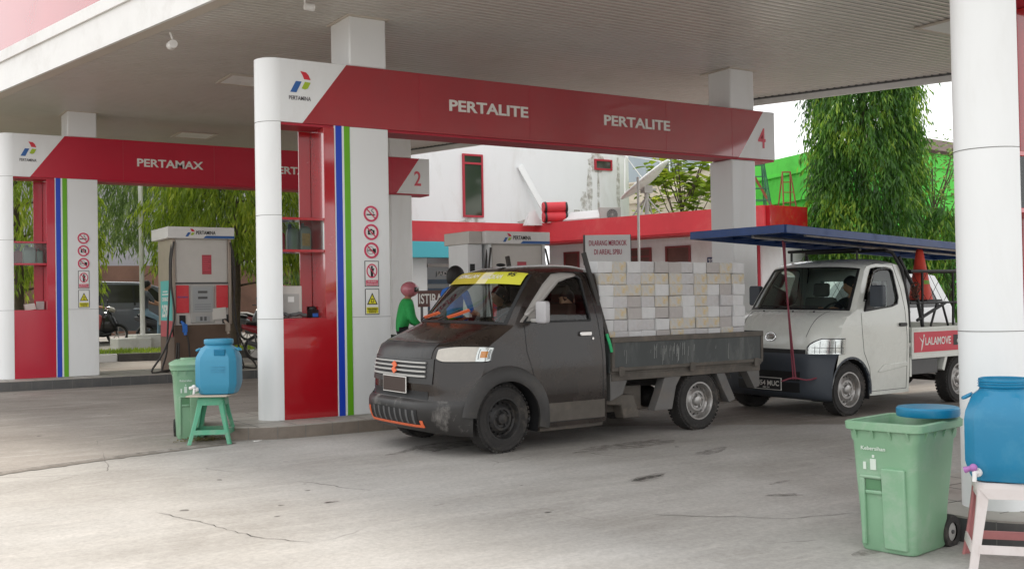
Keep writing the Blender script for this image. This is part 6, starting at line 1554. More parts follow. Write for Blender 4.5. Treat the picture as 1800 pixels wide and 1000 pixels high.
# ------------------------------------------------------------------ fuel dispensers
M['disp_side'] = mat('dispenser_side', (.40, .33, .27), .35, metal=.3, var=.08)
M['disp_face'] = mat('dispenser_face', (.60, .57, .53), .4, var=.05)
M['disp_base'] = mat('dispenser_skirt', (.12, .075, .05), .55, var=.15)
M['hose'] = mat('fuel_hose', (.03, .025, .022), .5)
M['screen'] = mat('grey_display', (.36, .37, .37), .3, coat=.3)
M['poster_aqua'] = mat('aqua_poster', (.08, .45, .42), .5); M['poster_red'] = mat('red_poster', (.45, .06, .08), .5); M['poster_paper'] = mat('paper', (.66, .63, .58), .8)
M['nozzle_blue'] = mat('blue_nozzle', (.03, .16, .55), .4)
def dispenser(loc, label, W, D, H, tall=True):
    t = empty('fuel_dispenser', loc, 0, label, 'fuel dispenser', 'fuel dispensers under the portal frames')
    k = H/2.5
    hb = .80*k; cap = .20*k
    mb = MB(); mb.box(.02, W-.02, 0.02, D-.02, 0, hb); mb.build('skirt', 'disp_base', t, bevel=.01)
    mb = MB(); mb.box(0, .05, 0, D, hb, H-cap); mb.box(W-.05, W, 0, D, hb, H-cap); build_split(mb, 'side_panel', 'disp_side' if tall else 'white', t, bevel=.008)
    mb = MB(); mb.box(.05, W-.05, .03, D-.03, hb+.40*k*0, H-cap); mb.build('cabinet', 'disp_face', t, bevel=.006)
    mb = MB(); mb.box(-.10, W+.04, -.08, D+.06, H-cap, H); mb.build('cap', 'fascia_white', t, bevel=.012)
    f = -.081
    mb = MB(); emblem(mb, (W*.20, f, H-cap*.85), (1, 0, 0), (0, 0, 1), .16*k, .14*k); text_mb(mb, 'PERTAMINA', (W*.38, f, H-cap*.66), (1, 0, 0), (0, 0, 1), .34*k, .065*k, .015, mi=3)
    mb.add([(W*.50, f, H-cap+.005), (W*.55, f, H-cap+.05*k), (W+.035, f, H-cap+.05*k), (W+.035, f, H-cap+.005)], [(0, 1, 2, 3)], 1)
    mb.build('cap_lettering', ['emb_red', 'emb_blue', 'emb_green', 'ink'], t, fixn=False)
    zt = H-cap; zm = zt-.78*k
    mb = MB(); mb.box(.07, W-.07, .015, .03, zm+.02, zt-.02); mb.build('upper_door', 'disp_face', t, bevel=.006)
    mb = MB(); mb.box(.05, W-.05, .020, .029, zm-.01, zm+.02); mb.build('trim', 'grey_dark', t)
    z1 = zm-.03; z0 = z1-.52*k
    mb = MB(); mb.box(.30*W, .70*W, .0, .03, z0-.14*k, z1); mb.build('display_frame', 'grey', t, bevel=.01)
    mb = MB(); mb.box(.33*W, .67*W, -.006, .0, z0+.05*k, z1-.03*k); mb.box(.38*W, .62*W, -.010, -.0, z0-.12*k, z0-.02*k); mb.build('display', 'screen', t, bevel=.004)
    mb = MB()
    for q in (z1-.10*k, z1-.20*k): mb.box(.42*W, .58*W, -.009, -.006, q-.04*k, q)
    mb.box(.45*W, .49*W, -.013, -.010, z0-.10*k, z0-.03*k); mb.box(.52*W, .56*W, -.013, -.010, z0-.10*k, z0-.03*k)
    for j in range(3): mb.box(.36*W, .64*W, -.0075, -.006, z0+.10*k+j*.04, z0+.105*k+j*.04)
    mb.build('display_digits', 'grey_dark', t)
    mb = MB(); mb.box(.06*W, .27*W, .0, .03, z0+.04*k, z1); mb.box(.74*W, .94*W, .0, .03, z0+.12*k, z1); build_split(mb, 'red_panel', 'red_band', t, bevel=.006)
    mb = MB(); text_mb(mb, 'PERTAMAX', (.08*W, -.001, z0+.30*k), (1, 0, 0), (0, 0, 1), .17*W, .03, .01, mi=0); mb.build('panel_text', 'emb_blue', t)
    for x in (.11*W, .84*W):
        mb = MB(); mb.box(x, x+.10*W, .005, .03, hb+.02, z0+.0*k); mb.build('nozzle_holder', 'black', t)
        mb = MB(); mb.tube([(x+.02, -.02, z0-.10*k), (x+.06, -.05, z0-.16*k), (x+.08, -.06, z0-.34*k)], [.018, .035, .028], 8); mb.obox((x+.07, -.06, z0-.22*k), (.035, 0, 0), (0, .03, 0), (.0, 0, .07)); mb.build('nozzle', 'nozzle_blue' if x < .5*W else 'disp_side', t, smooth=40)
    mb = MB(); mb.box(.50*W, .66*W, .012, .0145, zt-.62*k, zt-.28*k); mb.build('red_notice', 'poster_red', t)
    mb = MB()
    for j in range(7): mb.box(.515*W, (.645-.02*(j % 3))*W, .0105, .012, zt-(.33+.037*j)*k, zt-(.32+.037*j)*k)
    mb.build('notice_lines', 'letter_dim', t)
    if tall:
        mb = MB(); mb.obox((.78*W, -.004, z0+.02), (.12*W, 0, .01), (0, .001, 0), (-.005, 0, .10)); mb.build('paper_note', 'poster_paper', t)
        mb = MB()       # posters on the left side
        mb.box(-.004, .0, .03, D-.16, zt-1.42*k, zt-.72*k, 0); mb.box(-.004, .0, .03, D-.16, zt-1.80*k+.1, zt-1.42*k, 1); mb.build('side_poster', ['poster_aqua', 'poster_red'], t)
        mb = MB(); text_mb(mb, '25%', (-.005, D-.26, zt-1.36*k), (0, -1, 0), (0, 0, 1), .42, .22, .03, mi=0); text_mb(mb, 'CASHBACK', (-.005, D-.26, zt-1.08*k), (0, -1, 0), (0, 0, 1), .42, .07, .01, mi=0)
        mb.box(-.007, -.004, D-.66, D-.28, zt-.97*k, zt-.95*k); mb.box(-.007, -.004, D-.62, D-.32, zt-.92*k, zt-.90*k); mb.build('poster_text', 'letter', t)
    else:
        mb = MB(); mb.box(-.32, -.06, .10, D-.10, 0, H-cap); mb.build('side_post', 'white', t, bevel=.01)
        mb = MB(); mb.box(-.28, -.20, .088, .10, H-.62, H-.50); mb.box(-.20, -.12, .086, .10, H-.70, H-.60); mb.box(-.26, -.13, .085, .10, 1.02, 1.18); mb.build('switch_box', 'black', t)
        mb = MB(); mb.box(-.34, -.105, .02, D, H-cap, H-.002); mb.build('cap_extension', 'disp_face', t, bevel=.01)
    for s, xx in ((0, .02), (1, W-.02)):
        sg = -1 if s == 0 else 1
        for w in (0, 1):
            yq = -.03+.10*w; mb = MB()
            P = [(xx, yq, zt-.06), (xx+sg*.05, yq-.02, zt-.35), (xx+sg*.06, yq-.03, 1.5*k), (xx+sg*(.02+.08*w), yq-.05, .9*k), (xx+sg*(.14 if w else .22), yq-.08, .35*k), (xx+sg*(.22 if w else .42), yq-.08, .035), (xx+sg*(.10 if w else .25), yq-.12, .03), (xx+sg*.0, yq-.10, .12*k), (xx-sg*.02+.02, yq-.10, .5*k)]
            P = catmull(P, 4); mb.tube(P, .017, 6); mb.build('hose', 'hose', t, smooth=60)
    mb = MB(); mb.tube(catmull([(.20*W, -.07, z0-.36*k), (.22*W, -.10, .55*k), (.24*W, -.12, .15*k), (.22*W, -.10, .04), (.12*W, -.08, .10)], 4), .015, 6); mb.build('hose', 'hose', t, smooth=60)
    return t
dispenser((5.04, 18.85, .303), 'beige fuel dispenser with aqua cashback poster, behind the blue barrel at left', 1.03, .95, 2.50, True)
dispenser((8.60, 14.2, zg(14.2)), 'white and grey fuel dispenser seen over the black pickup roof', 1.05, .80, 2.42, False)

# ------------------------------------------------------------------ wheelie bins, water barrels, stools
M['bin_green'] = mat('pale_green_plastic', (0.22, 0.40, 0.25), 0.45, var=.06, vscale=2, dirt=(.36, .46, .36), dirt_amt=.6, dscale=4.5)
M['bin_print'] = mat('worn_white_print', (.62, .70, .62), .6)
def sqr(w, d, r, z, ox=0, oy=0, n=4): return [(p[0]+ox, p[1]+oy, z) for p in rrect(-w/2, w/2, -d/2, d/2, r, n)]
def wheelie_bin(loc, rz, label, H, W, D, lid_open, sc=1.0):
    t = empty('wheelie_bin', loc, rz, label, 'bin', 'green wheelie bins')
    mb = MB(); rows = []
    for f, e in ((0, .72), (.02, .76), (.30, .80), (.55, .86), (.80, .91), (.82, .95), (.93, .98)):
        rows.append(sqr(W*e, D*(e-.02), .05*W/.5, H*f, 0, -D*.06*(1-e)*4))
    inn = [sqr(W*e-.02, D*(e-.02)-.02, .045, H*f) for f, e in ((.93, .98), (.5, .85), (.03, .74))]
    mb.grid(rows+inn, closed=True); k = len(rows[0]); mb.add(rows[0], [tuple(range(k))[::-1]]); mb.add(inn[-1], [tuple(range(k))]); mb.build('bin_body', 'bin_green', t, smooth=45)
    mb = MB()        # rim collar with ribs
    mb.grid([sqr(W*1.0, D*1.0, .05, H*.885), sqr(W*1.07, D*1.06, .06, H*.895), sqr(W*1.08, D*1.07, .06, H*.945), sqr(W*1.03, D*1.02, .05, H*.955), sqr(W*.95, D*.94, .05, H*.95), sqr(W*.95, D*.94, .05, H*.90)], closed=True)
    mb.build('rim', 'bin_green', t, smooth=45)
    mb = MB()
    for i in range(4): x = W*(-.36+.24*i); mb.prism([(-D*.475, H*.82), (-D*.475, H*.90), (-D*.53, H*.90)], x-.006, x+.006, 'X')
    for i in range(4): y = D*(-.30+.2*i); mb.prism([(W*.47, H*.82), (W*.47, H*.90), (W*.53, H*.90)], y-.006, y+.006, 'Y'); mb.prism([(-W*.47, H*.82), (-W*.47, H*.90), (-W*.53, H*.90)], y-.006, y+.006, 'Y')
    build_split(mb, 'rim_rib', 'bin_green', t)
    # front relief: recessed grip, raised corner panel
    mb = MB()
    def FP(x, z, o=0): e = .76+(z/H)*.22; return (x, -D*(e-.02)/2-D*.06*(1-e)*4-o, z)
    def fpanel(x0, x1, z0, z1, o, mi=0):
        a = [FP(x0, z0, o), FP(x1, z0, o), FP(x1, z1, o), FP(x0, z1, o)]; b_ = [FP(x0, z0, -.004), FP(x1, z0, -.004), FP(x1, z1, -.004), FP(x0, z1, -.004)]
        mb.add(a+b_, [(0, 1, 2, 3), (0, 1, 5, 4), (1, 2, 6, 5), (2, 3, 7, 6), (3, 0, 4, 7)], mi)
    fpanel(-W*.33, -W*.26, .04*H, .54*H, .016); fpanel(-W*.02, W*.30, .03*H, .62*H, .018); fpanel(-W*.26, -W*.02, .30*H+.12*H, .45*H, .012); fpanel(-W*.33, -W*.02, .535*H, .56*H, .016)
    mb.build('front_relief', 'bin_green', t, bevel=.008)
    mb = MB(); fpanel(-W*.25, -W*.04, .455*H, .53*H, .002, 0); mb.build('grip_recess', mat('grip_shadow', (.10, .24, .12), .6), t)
    mb = MB(); o = FP(-W*.30, H*.745, .003); text_mb(mb, 'Kebersihan', o, (1, 0, 0), (0, .05, 1), W*.34, .028*H, .01, .002)
    fpanel(-W*.18, -W*.10, .60*H, .68*H, .002); fpanel(-W*.15, -W*.12, .69*H, .71*H, .002); fpanel(-W*.28, -W*.24, .60*H, .655*H, .002); mb.build('worn_print', 'bin_print', t)
    for s in (-1, 1):
        w = empty('wheel', (s*W*.36, D*.38, .10*H/1.0)); w.parent = t
        mb = MB(); mb.lathe([(.055, -.022), (.095, -.025), (.10, -.015), (.10, .015), (.095, .025), (.055, .022)], (0, 0, 0), 'X', 24); mb.build('tyre', 'rubber', w, smooth=40)
        mb = MB(); mb.lathe([(.0, -.012), (.02, -.02), (.055, -.012), (.058, .012), (.02, .02), (0, .012)], (0, 0, 0), 'X', 18); mb.build('hub', 'grey', w, smooth=40)
    mb = MB(); mb.tube([(-W*.42, D*.38, .10*H), (W*.42, D*.38, .10*H)], .012, 8); mb.build('axle', 'grey_dark', t)
    mb = MB(); mb.tube([(-W*.35, D*.52, H*.90), (-W*.35, D*.62, H*.93), (W*.35, D*.62, H*.93), (W*.35, D*.52, H*.90)], .016, 8); mb.build('handle', 'bin_green', t, smooth=40)
    if not lid_open:
        mb = MB(); mb.grid([sqr(W*1.10, D*1.10, .06, H*.945), sqr(W*1.12, D*1.12, .07, H*.965), sqr(W*1.06, D*1.05, .08, H*.985), sqr(W*.80, D*.80, .09, H*1.02), sqr(W*.74, D*.74, .09, H*1.025)], closed=True)
        k = len(rrect(0, 1, 0, 1, .1)); mb.add(sqr(W*.74, D*.74, .09, H*1.025), [tuple(range(k))]); mb.build('lid', 'bin_green', t, smooth=40)
        mb = MB(); mb.grid([sqr(W*.50, D*.42, .05, H*1.022), sqr(W*.48, D*.40, .05, H*1.045)], closed=True); mb.add(sqr(W*.48, D*.40, .05, H*1.045), [tuple(range(k))]); mb.build('lid_hatch', 'bin_green', t, smooth=40)
    return t
M['barrel'] = mat('blue_barrel_plastic', (0.010, 0.20, 0.37), 0.33, var=.07, vscale=2, dirt=(.06, .27, .42), dirt_amt=.5, dscale=5, coat=.1)
M['barrel_pale'] = mat('faded_blue_plastic', (0.045, 0.27, 0.43), 0.45, var=.05, vscale=2)
M['tap_white'] = mat('tap_white', (.75, .73, .72), .35); M['tap_purple'] = mat('tap_purple', (.40, .16, .42), .4)
def barrel(loc, rz, label, H, W, mm, lid, tap, grip):
    t = empty('water_barrel', loc, rz, label, 'barrel', 'blue water barrels on stools')
    def oct_(e, z, c=.30, s=None):
        w = W*e/2; k = W*c*e/2; P = [(w, -w+k), (w, w-k), (w-k, w), (-w+k, w), (-w, w-k), (-w, -w+k), (-w+k, -w), (w-k, -w)]
        out = []
        for i, p in enumerate(P):
            q = P[(i+1) % 8]; 
            for j in range(3): out.append((p[0]+(q[0]-p[0])*j/3, p[1]+(q[1]-p[1])*j/3, z))
        # soften towards a circle
        res = []
        for x, y, zz in out:
            r_ = math.hypot(x, y); rr = w*1.04; f = s if s is not None else .25; res.append((x*(1-f)+x/r_*rr*f, y*(1-f)+y/r_*rr*f, zz))
        return res
    rows = [oct_(.72, 0), oct_(.82, .012*H), oct_(.93, .10*H), oct_(1.0, .20*H), oct_(1.0, .60*H), oct_(.97, .68*H), oct_(.80, .83*H, .45, .5), oct_(.62, .885*H, .5, .9), oct_(.60, .90*H, .5, 1)]
    mb = MB(); mb.grid(rows, closed=True); mb.add(rows[0], [tuple(range(24))[::-1]]); 
    if lid: mb.add(rows[-1], [tuple(range(24))])
    mb.build('tank', mm, t, smooth=28)
    mb = MB()
    if lid:
        mb.lathe([(0, H*1.0), (W*.33, H*1.0), (W*.345, H*.985), (W*.345, H*.92), (W*.33, H*.905), (W*.30, H*.90)], (0, 0, 0), 'Z', 36)
        mb.lathe([(W*.30, H*.994), (W*.30, H*1.004), (W*.275, H*1.004), (W*.275, H*.994)], (0, 0, 0), 'Z', 36); mb.build('screw_lid', mm, t, smooth=40)
    else:
        prof = [(W*.30, H*.895)]
        for i in range(3): z = .91+.026*i; prof += [(W*.325, H*z), (W*.34, H*(z+.008)), (W*.325, H*(z+.016))]
        prof += [(W*.325, H*.995), (W*.31, H*1.0), (W*.295, H*.99), (W*.29, H*.90), (W*.28, H*.7)]
        mb.lathe(prof, (0, 0, 0), 'Z', 40); mb.build('threaded_neck', mm, t, smooth=40)
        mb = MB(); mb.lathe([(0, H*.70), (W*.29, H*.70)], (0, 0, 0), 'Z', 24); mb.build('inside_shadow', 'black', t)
    for s in (-1, 1):       # moulded side grips
        mb = MB(); mb.tube([(s*W*.42, -.05, H*.83), (s*W*.50, -.055, H*.80), (s*W*.53, 0, H*.79), (s*W*.50, .055, H*.80), (s*W*.42, .05, H*.83)], .010, 8); mb.build('grip', mm, t, smooth=50)
    if grip:
        mb = MB(); mb.obox((W*.12, -W*.435, H*.765), (.055, 0, 0), (0, .03, -.0), (0, -.012, .035)); mb.build('moulded_pocket', 'barrel', t, bevel=.008)
        mb = MB()
        for j in range(3): mb.obox((W*.08, -W*.505, H*(.42+.045*j)), (.07, 0, 0), (0, .004, 0), (0, 0, .003))
        mb.build('moulded_mark', mm, t)
    # tap
    tp = empty('tap', (tap[0]*W, tap[1]*W, .10*H)); tp.rotation_euler = (0, 0, tap[2]); tp.parent = t
    mb = MB(); mb.tube([(0, .04, 0), (0, -.045, 0)], .014, 10); mb.tube([(0, -.040, .008), (0, -.048, -.045)], .012, 10); mb.lathe([(0, -.02), (.024, -.02), (.024, 0), (0, 0)], (0, .0, 0), 'Y', 12); mb.build('spout', 'tap_white', tp, smooth=40)
    mb = MB(); mb.sphere((-.01, -.035, .028), .022, 10, 7); mb.tube([(-.01, -.035, .028), (-.055, -.045, .012)], [.012, .018], 8); mb.build('tap_lever', 'tap_purple' if not lid else 'tap_white', tp, smooth=60)
    return t
def stool(loc, rz, label, H, Wt, Wb, m1, m2=None):
    t = empty('plastic_stool', loc, rz, label, 'stool', 'plastic stools under the barrels')
    mb = MB(); mb.grid([sqr(Wt*1.04, Wt*1.04, .04, H-.05), sqr(Wt*1.03, Wt*1.03, .04, H-.012), sqr(Wt*.97, Wt*.97, .04, H)], closed=True); k = len(rrect(0, 1, 0, 1, .1)); mb.add(sqr(Wt*.97, Wt*.97, .04, H), [tuple(range(k))]); mb.build('seat', m1, t, smooth=40)
    def cor(z): f = 1-z/(H-.02); e = Wt+(Wb-Wt)*(f**1.25); return e/2
    legs = []
    for sx in (-1, 1):
        for sy in (-1, 1):
            mb = MB(); rows = []
            for i in range(9):
                z = (H-.03)*i/8; c = cor(z); w = .042+.022*(z/H)**2+.03*max(0, z/H-.85)*6; th = .010
                rows.append([(sx*c, sy*(c-w), z), (sx*c, sy*(c-.012), z), (sx*(c-.012), sy*c, z), (sx*(c-w), sy*c, z), (sx*(c-w), sy*(c-th), z), (sx*(c-.02), sy*(c-th-.008), z), (sx*(c-th), sy*(c-w), z)])
            mb.grid(rows, closed=True); mb.add(rows[0], [tuple(range(7))]); mb.build('leg', m1 if sy < 0 else (m2 or m1), t, smooth=40)
    for ax in ((0, -1), (0, 1), (1, 0), (-1, 0)):
        mb = MB(); z0, z1 = H*.20, H*.30; c0, c1 = cor(z0)-.006, cor(z1)-.006
        if ax[0] == 0: mb.add([(-c0+.03, ax[1]*c0, z0), (c0-.03, ax[1]*c0, z0), (c1-.03, ax[1]*c1, z1), (-c1+.03, ax[1]*c1, z1)], [(0, 1, 2, 3)])
        else: mb.add([(ax[0]*c0, -c0+.03, z0), (ax[0]*c0, c0-.03, z0), (ax[0]*c1, c1-.03, z1), (ax[0]*c1, -c1+.03, z1)], [(0, 1, 2, 3)])
        mb.build('stretcher', m1 if ax[1] <= 0 else (m2 or m1), t, solid=.010)
        # web under the seat
        mb = MB(); z0, z1 = H-.085, H-.03; c0, c1 = cor(z0)-.004, cor(z1)-.004
        if ax[0] == 0: mb.add([(-c0+.05, ax[1]*c0, z0), (c0-.05, ax[1]*c0, z0), (c1, ax[1]*c1, z1), (-c1, ax[1]*c1, z1)], [(0, 1, 2, 3)])
        else: mb.add([(ax[0]*c0, -c0+.05, z0), (ax[0]*c0, c0-.05, z0), (ax[0]*c1, c1, z1), (ax[0]*c1, -c1, z1)], [(0, 1, 2, 3)])
        mb.build('seat_apron', m1, t, solid=.010)
    return t
M['stool_pink'] = mat('dusty_pink_plastic', (.66, .60, .58), .5, dirt=(.50, .42, .39), dirt_amt=.4, dscale=5); M['stool_red'] = mat('faded_red_plastic', (.50, .20, .20), .5, var=.15, vscale=5)
M['stool_green'] = mat('green_stool_plastic', (.08, .34, .20), .45, dirt=(.35, .38, .30), dirt_amt=.5, dscale=4)
wheelie_bin((5.41, 4.20, zg(4.3)), R(-80), 'large pale green wheelie bin without a lid, at the right beside the pink stool', .79, .45, .55, True)
wheelie_bin((3.25, 11.55, zg(11.6)), R(-12), 'small pale green wheelie bin with closed lid, left of the green stool', .80, .36, .42, False)
stool((5.52, 3.62, zg(3.6)), R(-50), 'dusty pink plastic stool with faded red back legs, under the right barrel', .47, .32, .44, 'stool_pink', 'stool_red')
barrel((5.52, 3.62, zg(3.6)+.472), R(-62), 'open bright blue water barrel with purple tap, on the pink stool', .56, .40, 'barrel', False, (-.30, -.47, R(-20)), False)
mb = MB(); mb.lathe([(0, .0), (.175, .0), (.18, .01), (.18, .045), (.17, .055), (0, .055)], (0, 0, 0), 'Z', 40)
mb.build('barrel_lid', 'barrel', smooth=40, loc=(5.54, 4.13, zg(4.3)+.768), label='round bright blue barrel lid lying on the rim of the large green bin', cat='lid')
stool((3.34, 11.02, zg(11.0)), R(-28), 'green plastic stool under the left barrel and a thin board', .47, .26, .44, 'stool_green')
mb = MB(); mb.box(-.21, .21, -.19, .19, 0, .014); mb.build('board', mat('thin_board', (.50, .44, .36), .8, var=.1), loc=(3.33, 11.02, zg(11)+.473), rz=R(-35), label='thin pale board laid between the green stool and its barrel', cat='board', bevel=.003)
barrel((3.42, 11.06, zg(11)+.489), R(-30), 'faded blue water barrel with a closed screw lid, on the green stool', .56, .43, 'barrel_pale', True, (-.44, -.36, R(-30)), True)
r = random.Random(6)
mb = MB(); blob(mb, (3.72, 10.78), .045, .018, R(15), n=14, dz=.012, seed=4); mb.build('litter_scrap', 'fascia_white', label='crumpled white paper scrap on the ground by the island kerb', cat='litter', solid=.01)
mb = MB()
for k in range(160):
    x, y = 3.30+r.gauss(0, .12), 11.15+r.gauss(0, .06); a = r.uniform(0, 6.28); z = zg(y)+.003+r.random()*.03
    mb.add([(x, y, z), (x+.05*math.cos(a), y+.05*math.sin(a), z+.012), (x+.03*math.cos(a+.7), y+.03*math.sin(a+.7), z)], [(0, 1, 2)])
mb.build('leaf_litter', leafmat('dry_litter', (.12, .13, .03), (.20, .16, .07), (.3, .25, .12)), kind='stuff', fixn=False, label='dry leaf litter swept up under the green stool', cat='leaf litter')

# ------------------------------------------------------------------ things on the service tower shelves
def on_tower(ox, oy, oz, x, y, z): return (ox+x, oy+y, oz+z)
M['oil_grey'] = mat('grey_bottle', (.30, .30, .28), .35, metal=.3); M['oil_red'] = mat('red_bottle', (.45, .04, .06), .4); M['oil_label'] = mat('bottle_label', (.55, .30, .10), .5, var=.4, vscale=40)
def jerry(loc, label, w, h, m_, lab=None, rz=0):
    t = empty('oil_bottle', loc, rz, label, 'bottle', 'oil bottles in the display boxes'); mb = MB(); d_ = w*.55
    mb.grid([sqr(w, d_, .015, 0), sqr(w, d_, .015, h*.70), sqr(w*.85, d_*.8, .015, h*.82), sqr(w*.40, d_*.5, .012, h*.88)], closed=True); k = len(rrect(0, 1, 0, 1, .1)); mb.add(sqr(w*.40, d_*.5, .012, h*.88), [tuple(range(k))]); mb.build('bottle_body', m_, t, smooth=40)
    mb = MB(); mb.lathe([(.0, h), (w*.14, h), (w*.15, h*.87), (0, h*.87)], (-w*.2, 0, 0), 'Z', 12); mb.build('cap', 'grey_dark', t, smooth=40)
    if lab: mb = MB(); mb.box(-w*.36, w*.36, -d_/2-.002, -d_/2+.001, h*.15, h*.62); mb.build('label', lab, t)
    return t
G1o = (4.22, 11.33, .15)
jerry((G1o[0]+.07, G1o[1]+.20, G1o[2]+1.869), 'small dark red oil bottle in the near display box, left of the grey cans', .07, .22, 'oil_red')
jerry((G1o[0]+.20, G1o[1]+.22, G1o[2]+1.869), 'grey oil can in the near display box, middle of three', .13, .29, 'oil_grey')
jerry((G1o[0]+.33, G1o[1]+.17, G1o[2]+1.869), 'grey oil can with an orange label in the near display box', .13, .30, 'oil_grey', 'oil_label')
G2o = (2.554, 19.0, .303)
jerry((G2o[0]+.10, G2o[1]+.25, G2o[2]+1.869), 'brownish oil can in the far display box, beside the round column', .13, .24, 'oil_red'); jerry((G2o[0]+.27, G2o[1]+.25, G2o[2]+1.869), 'large grey oil can in the middle of the far display box', .19, .31, 'oil_grey'); jerry((G2o[0]+.43, G2o[1]+.25, G2o[2]+1.869), 'small grey oil can at the right of the far display box', .10, .25, 'oil_grey')
t = empty('payment_terminal', (G1o[0]+.13, G1o[1]+.25, G1o[2]+1.108), 0, 'boxy beige payment machine on the near red counter', 'machine')
mb = MB(); mb.box(-.11, .15, -.10, .12, 0, .36); mb.build('casing', 'disp_face', t, bevel=.01); mb = MB(); mb.box(-.07, .11, -.107, -.10, .05, .27, 0); mb.box(-.02, .05, -.110, -.107, .18, .24, 1); mb.build('panel', ['grey', 'sign_white'], t)
mb = MB(); rg = random.Random(8); mb.tube(catmull([(G1o[0]+.02+.035*i, G1o[1]+.12+rg.uniform(-.04, .04), G1o[2]+1.135+rg.uniform(-.005, .03)) for i in range(9)], 3), .022, 6); mb.build('cloth_rag', 'grey_dark', smooth=60, label='dark rag and cable bunched on the near counter before the payment machine', cat='rag')
t = empty('card_reader', (G1o[0]+.40, G1o[1]+.14, G1o[2]+1.108), R(20), 'small black and blue card reader on the near counter', 'card reader')
mb = MB(); mb.box(-.05, .05, -.04, .04, 0, .09); mb.sphere((0, 0, .10), .045, 10, 6, sc=(1.2, .8, .7)); mb.build('reader_body', 'black', t, smooth=40); mb = MB(); mb.box(-.04, .04, -.044, -.040, .01, .05); mb.build('reader_screen', 'nozzle_blue', t)
mb = MB(); mb.box(-.03, .04, -.02, .02, 0, .13); mb.build('junction_box', 'disp_face', loc=(G1o[0]+.46, G1o[1]+.42, G1o[2]+1.109), label='small beige box at the back of the near red counter', cat='box', bevel=.004)
mb = MB(); mb.obox((0, 0, .05), (.08, 0, .01), (0, .05, 0), (-.01, 0, .05)); mb.build('carton', 'poster_paper', loc=(G2o[0]+.26, G2o[1]+.2, G2o[2]+1.108), label='pale carton lying on the far red counter', cat='carton', bevel=.004)
mb = MB(); mb.box(-.05, .07, -.04, .05, 0, .14); mb.build('card_reader', 'grey', loc=(G2o[0]+.42, G2o[1]+.25, G2o[2]+1.108), label='grey card reader on the far red counter beside the carton', cat='card reader', bevel=.01)
# ------------------------------------------------------------------ cone on the white pickup, tie-down strap
tc_ = empty('traffic_cone', (12.05, 9.05, 1.31), R(5), 'orange traffic cone riding on the white pickup rack', 'traffic cone')
mb = MB(); mb.lathe([(.165, .02), (.15, .03), (.045, .66), (.03, .68), (0, .68)], (0, 0, 0), 'Z', 28); mb.build('cone', mat('cone_orange', (.72, .07, .04), .5, var=.1), tc_, smooth=40)
mb = MB(); mb.prism(rrect(-.20, .20, -.20, .20, .04), 0, .025); mb.build('base', 'black', tc_, bevel=.005)
mb = MB(); mb.lathe([(.118, .225), (.121, .225), (.112, .275), (.109, .275)], (0, 0, 0), 'Z', 10, a0=R(235), a1=R(285)); mb.build('sticker', mat('lime_sticker', (.2, .4, .04), .5), tc_)
mb = MB(); mb.tube([(9.34, 8.86, 2.05), (9.40, 8.86, 1.3), (9.50, 8.86, .44)], .011, 8); mb.tube([(9.38, 8.87, 2.03), (9.44, 8.90, 1.3), (9.47, 8.87, .44)], .008, 6)
mb.tube(catmull([(9.36, 8.95, .42), (9.46, 8.86, .46), (9.62, 8.80, .43), (9.78, 8.78, .45)], 4), .010, 6); mb.build('tie_down_strap', 'rope_red', smooth=50, label='faded red strap tied from the blue roof down to the white pickup bumper', cat='strap')

# ------------------------------------------------------------------ people
M['shirt_dark'] = mat('dark_shirt', (.035, .028, .026), .9); M['shirt_black'] = mat('black_tee', (.02, .02, .02), .9); M['jean'] = mat('blue_jeans', (.20, .30, .40), .9, var=.15, vscale=12)
M['shirt_grey'] = mat('grey_tee', (.10, .11, .13), .9); M['jacket_green'] = mat('green_jacket', (.03, .42, .10), .75, var=.2, vscale=8); M['shirt_blue'] = mat('royal_blue_shirt', (.02, .13, .50), .8, var=.15, vscale=8)
M['trouser'] = mat('dark_trousers', (.02, .02, .024), .9); M['navy'] = mat('navy_jacket', (.03, .05, .16), .8); M['skin2'] = mat('skin_deep', (.24, .115, .07), .55); M['red_trousers'] = mat('pink_trousers', (.42, .10, .10), .8)
def Rz(o, v): return o
# the drivers sit facing the front of the truck (-X in truck space), so the figure is turned by 180 degrees
def drive_pose(lean=0.0):
    p = dict(SEAT); p.update(wrl=(.42, .13, .36), wrr=(.42, -.13, .36), ell=(.16, .25, .20), elr=(.16, -.25, .20)); return p
def truck_pt(o, v, a): return Vector(o)+Matrix.Rotation(a, 3, 'Z') @ Vector(v)
q = truck_pt((5.392, 9.438, 0), (.98, -.44, .755), A)
p1, P1 = person('driver of the black pickup, short dark hair, looking ahead behind the wheel', drive_pose(), 'shirt_dark', 'trouser', q, A+math.pi, head_yaw=R(20), skin='skin', short=True, scale=.95, voxel=.012)
q = truck_pt((10.31, 9.496, 0), (.52, -.36, .87), A2)
p2, P2 = person('driver of the white pickup, short black hair and dark tee, head turned', drive_pose(), 'shirt_black', 'trouser', q, A2+math.pi, head_yaw=R(-35), nod=R(-6), skin='skin', scale=.97, voxel=.012)
for nm, pr, (x, y, z), a, shirt in (('passenger of the black pickup in a pink top, beyond the driver', blk, (.70, .36, .86), A, mat('pink_top', (.55, .08, .10), .8)),):
    q = truck_pt((5.392, 9.438, 0), (x, y, z), a); person(nm, dict(SEAT), shirt, 'trouser', q, a+math.pi, head_yaw=0, scale=.88, voxel=.016)
